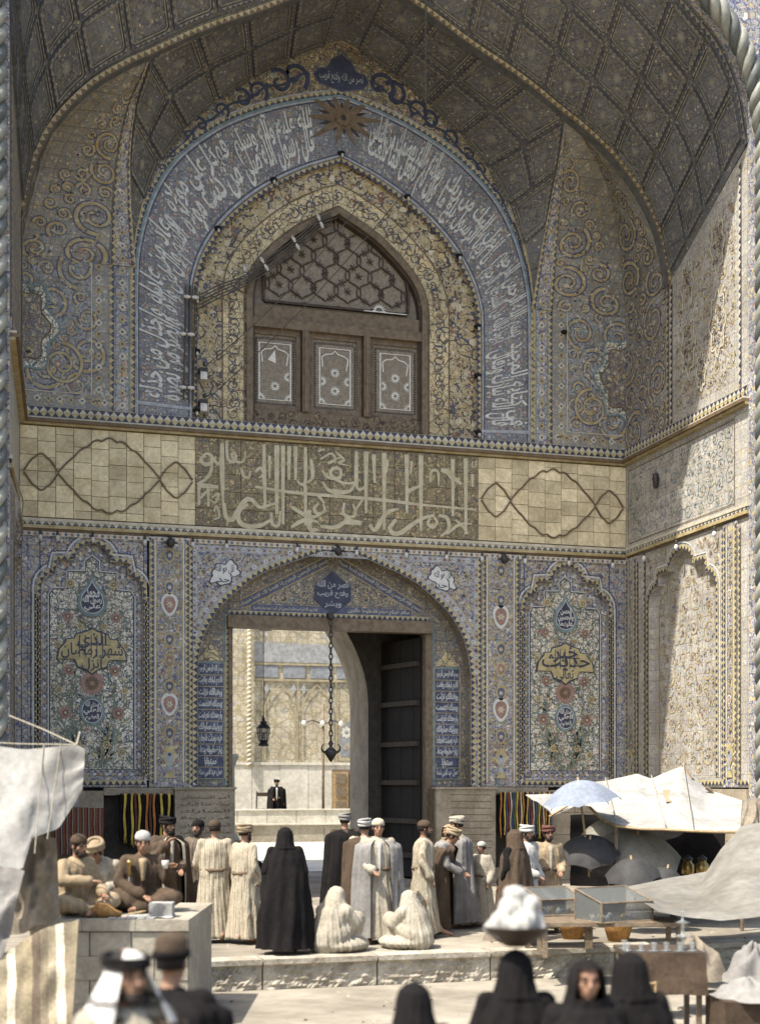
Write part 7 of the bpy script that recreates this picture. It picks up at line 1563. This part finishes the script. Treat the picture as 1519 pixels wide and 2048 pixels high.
q_ = MB(); c = P3(-2.38, 14.98, 1.27); q_.lathe([(.028, 0), (.04, .05), (.042, .09), (.038, .09), (.03, .02)], tuple(c), 12); small('white_cup', 'white cup held up beside the merchant', 'cup', q_, 'porcelain', True)
# crowd on the terrace
person('man in pale shirt and dark cap walking towards the gate, left of the black veil', (2.98, -10.24, 0), D(172), 1.72, dict(elL=(.25, -.06, 1.12), wrL=(.2, -.26, 1.02), anL=(.12, -.2, .09), toL=(.12, -.36, .03), anR=(-.1, .2, .12), toR=(-.1, .05, .03)), robe='robe_stripe', head='cap', head_mat='cloth_brown')
person('woman in full black veil seen from behind, standing near the step edge', (3.66, -11.75, 0), D(165), 1.66, veil=True, face_open=False, robe='cloth_black', hem=.27)
person('man in long dark coat and grey turban walking into the gateway', (5.62, -7.29, 0), D(175), 1.74, dict(anL=(.11, -.18, .09), toL=(.12, -.34, .03)), robe='cloth_brown', cloak='cloth_black', head='turban', head_mat='cloth_grey')
person('man in open white robe and tan skullcap coming out of the gate', (5.16, -10.9, 0), D(-6), 1.74, dict(anL=(.11, -.16, .09), toL=(.12, -.32, .03), elR=(-.24, -.02, 1.12), wrR=(-.12, -.26, 1.02)), robe='cloth_cream', cloak='cloth_grey', head='cap', head_mat='y_cream', shirt='cloth_white')
CR = dict(pel=(0, .05, .16), che=(0, -.05, .44), nek=(0, -.09, .58), hed=(0, -.14, .70), shL=(.17, -.08, .52), shR=(-.17, -.08, .52), elL=(.24, -.22, .36), elR=(-.24, -.22, .36), wrL=(.08, -.40, .36), wrR=(-.08, -.40, .36), knL=(.14, -.36, .40), knR=(-.14, -.36, .40), anL=(.12, -.22, .07), anR=(-.12, -.22, .07), toL=(.13, -.38, .03), toR=(-.13, -.38, .03))
person('woman in pale veil crouching at the step edge below the gate', (4.27, -11.75, 0), D(130), 1.78, CR, robe='cloth_cream', crouch=True, veil=True, veil_mat='cloth_cream', face_open=False)
person('second crouching figure in pale cloth, nearer the bowl carrier', (5.45, -11.7, 0), D(-150), 1.62, CR, robe='cloth_tan', crouch=True, veil=True, veil_mat='cloth_cream', face_open=False)
person('stooping man in brown robe and white head cloth right of the skullcap man', (6.35, -9.9, 0), D(60), 1.68, dict(che=(0, -.10, 1.22), nek=(0, -.18, 1.37), hed=(0, -.26, 1.49), shL=(.18, -.14, 1.33), shR=(-.18, -.14, 1.33), elL=(.24, -.2, 1.06), elR=(-.24, -.2, 1.06), wrL=(.14, -.4, .94), wrR=(-.14, -.4, .94), face=(0, -1, -.35)), robe='cloth_grey', cloak='cloth_brown', head='turban', head_mat='cloth_tan')
person('veiled figure in brown beige walking past the display cases', (7.0, -8.6, 0), D(-70), 1.58, robe='cloth_tan', veil=True, veil_mat='cloth_tan', hem=.26)
# the rest of the crowd
person('man in dark striped robe standing behind the brown-cloaked man at the left stall', (2.90, -9.27, 0), D(-40), 1.70, dict(elL=(.25, -.06, 1.12), wrL=(.12, -.24, 1.05)), vox=.018, robe='robe_dark_stripe', head='cap', head_mat='cloth_black', beard='beard')
person('man in striped beige robe between the pale shirt and the black veil', (3.35, -10.5, 0), D(120), 1.66, dict(anL=(.11, -.2, .09), toL=(.12, -.36, .03), anR=(-.1, .18, .12)), vox=.018, robe='robe_stripe', head='turban', head_mat='cloth_tan', beard='beard')
person('man in brown cloak and white turban between the dark coat and the skullcap man', (5.35, -9.5, 0), D(150), 1.70, vox=.018, robe='robe_stripe', cloak='cloth_brown', head='turban', head_mat='cloth_white')
person('man in light striped robe striding right, behind the stooping man', (5.95, -10.5, 0), D(75), 1.70, dict(anL=(.11, -.28, .09), toL=(.12, -.44, .03), anR=(-.11, .26, .14), knR=(-.11, .08, .5)), vox=.018, robe='robe_stripe', head='cap', head_mat='cloth_brown', beard='beard')
person('man in grey cloak with pale head cloth near the gate right post', (6.9, -9.3, 0), D(-100), 1.72, vox=.018, robe='cloth_cream', cloak='cloth_grey', head='turban', head_mat='cloth_cream', beard='beard')
person('boy in pale tunic and small cap beside the veiled walker', (7.35, -9.15, 0), D(-60), 1.32, vox=.018, robe='cloth_cream', head='cap', head_mat='cloth_white')
person('woman in brown veil waiting behind the bowl carrier on the terrace', (7.05, -11.3, 0), D(-150), 1.58, vox=.018, robe='cloth_black', veil=True, face_open=False, veil_mat='cloth_brown', hem=.26)
# vendors of the right stall
sp_ = P3(2.13, 19.7, 0); person('vendor in white shirt and white turban behind the display cases', sp_, D(28), 1.62, dict(elR=(-.25, -.1, 1.08), wrR=(-.14, -.34, .96)), robe='cloth_white', head='turban', head_mat='cloth_white', beard='beard')
sp_ = P3(2.5, 20.1, 0); person('vendor in brown robe and reddish cap beside the blue umbrella', sp_, D(-5), 1.60, dict(wrL=(.12, -.3, 1.0)), robe='cloth_tan', head='turban', head_mat='rug', beard='beard', shirt='cloth_cream')
# foreground
person('man in striped head cloth with black cords in the near foreground', (.60, -22.55, -.38), D(22), 1.82, robe='cloth_cream', cloak='cloth_brown', head='keffiyeh', beard='beard', face_open=True)
person('man in dark felt cap and black robe just behind the striped head cloth', (.92, -21.7, -.38), D(150), 1.76, robe='cloth_black', head='felt_cap', head_mat='cloth_brown', cloak='cloth_black')
person('small dark veiled figure alone at the bottom centre', (2.19, -22.03, -.38), D(170), 1.52, veil=True, face_open=False, robe='cloth_black', hem=.24)
person('woman in black veil carrying a piled bowl on her head', (2.95, -21.6, -.38), D(160), 1.62, veil=True, face_open=False, robe='cloth_black', hem=.27)
person('woman in black veil with her face showing beside the bowl carrier', (3.17, -22.1, -.38), D(-12), 1.62, veil=True, face_open=True, robe='cloth_black', hem=.26)
person('rightmost black-veiled woman in the foreground', (3.62, -21.75, -.38), D(175), 1.60, veil=True, face_open=False, robe='cloth_black', hem=.30)
bw = thing('head_bowl', 'wide dark bowl piled with white bundles on the veiled woman\'s head', 'bowl', (2.95, -21.6, 1.26)); c = (2.95, -21.62, 1.255)
m = MB(); m.lathe([(.0, 0), (.06, .0), (.11, .03), (.16, .07), (.195, .115), (.2, .12), (.19, .12), (.15, .085), (.0, .06)], c, 28); m.build('bowl_body', 'wood_dark', bw, smooth=True)
m = MB(); rg = random.Random(5)
for x, y, z, r_ in ((-.10, 0, .13, .085), (.09, .02, .13, .09), (0, -.08, .14, .085), (.0, .07, .15, .08), (-.04, 0, .22, .085), (.05, -.01, .23, .08), (-.01, 0, .30, .065), (.13, -.03, .10, .05), (-.14, .03, .11, .05)): ell(m, (x, y, z), (r_ * 1.1, r_, r_ * .8), Matrix.Rotation(rg.uniform(0, 3), 3, 'Y'))
bo = fuse(m, 'white_bundles', 'cloth_white', bw, .012, 1, (.016, 9, 0, 0, .4, 0)); bo.location = (0, -.02, -.005)
# far man on the courtyard terrace with his chair
person('distant man in black robe with white front standing on the courtyard terrace', (10.67, 22.85, .62), D(-8), 1.80, dict(elR=(-.28, -.05, 1.12), wrR=(-.18, -.2, 1.02)), vox=.02, robe='cloth_black', head='turban', head_mat='cloth_black', beard='beard', shirt='cloth_white', cloak='cloth_black')
chr_ = thing('courtyard_chair', 'plain wooden chair beside the distant man on the terrace', 'chair', (10.15, 22.9, .62))
for i, j in ((-1, -1), (1, -1), (-1, 1), (1, 1)): m = MB(); m.tube([(10.15 + .25 * i, 22.9 + .2 * j, .62), (10.15 + .22 * i, 22.9 + .2 * j, 1.95 if j > 0 else 1.25)], .03, 6); m.build('leg', 'wood_dark', chr_)
m = MB(); m.box(9.9, 10.4, 22.7, 23.1, 1.22, 1.27); m.build('seat', 'wood', chr_); m = MB(); m.box(9.92, 10.38, 23.08, 23.12, 1.75, 1.9); m.box(9.92, 10.38, 22.68, 22.72, 1.0, 1.04); m.build('back_rail', 'wood_dark', chr_)
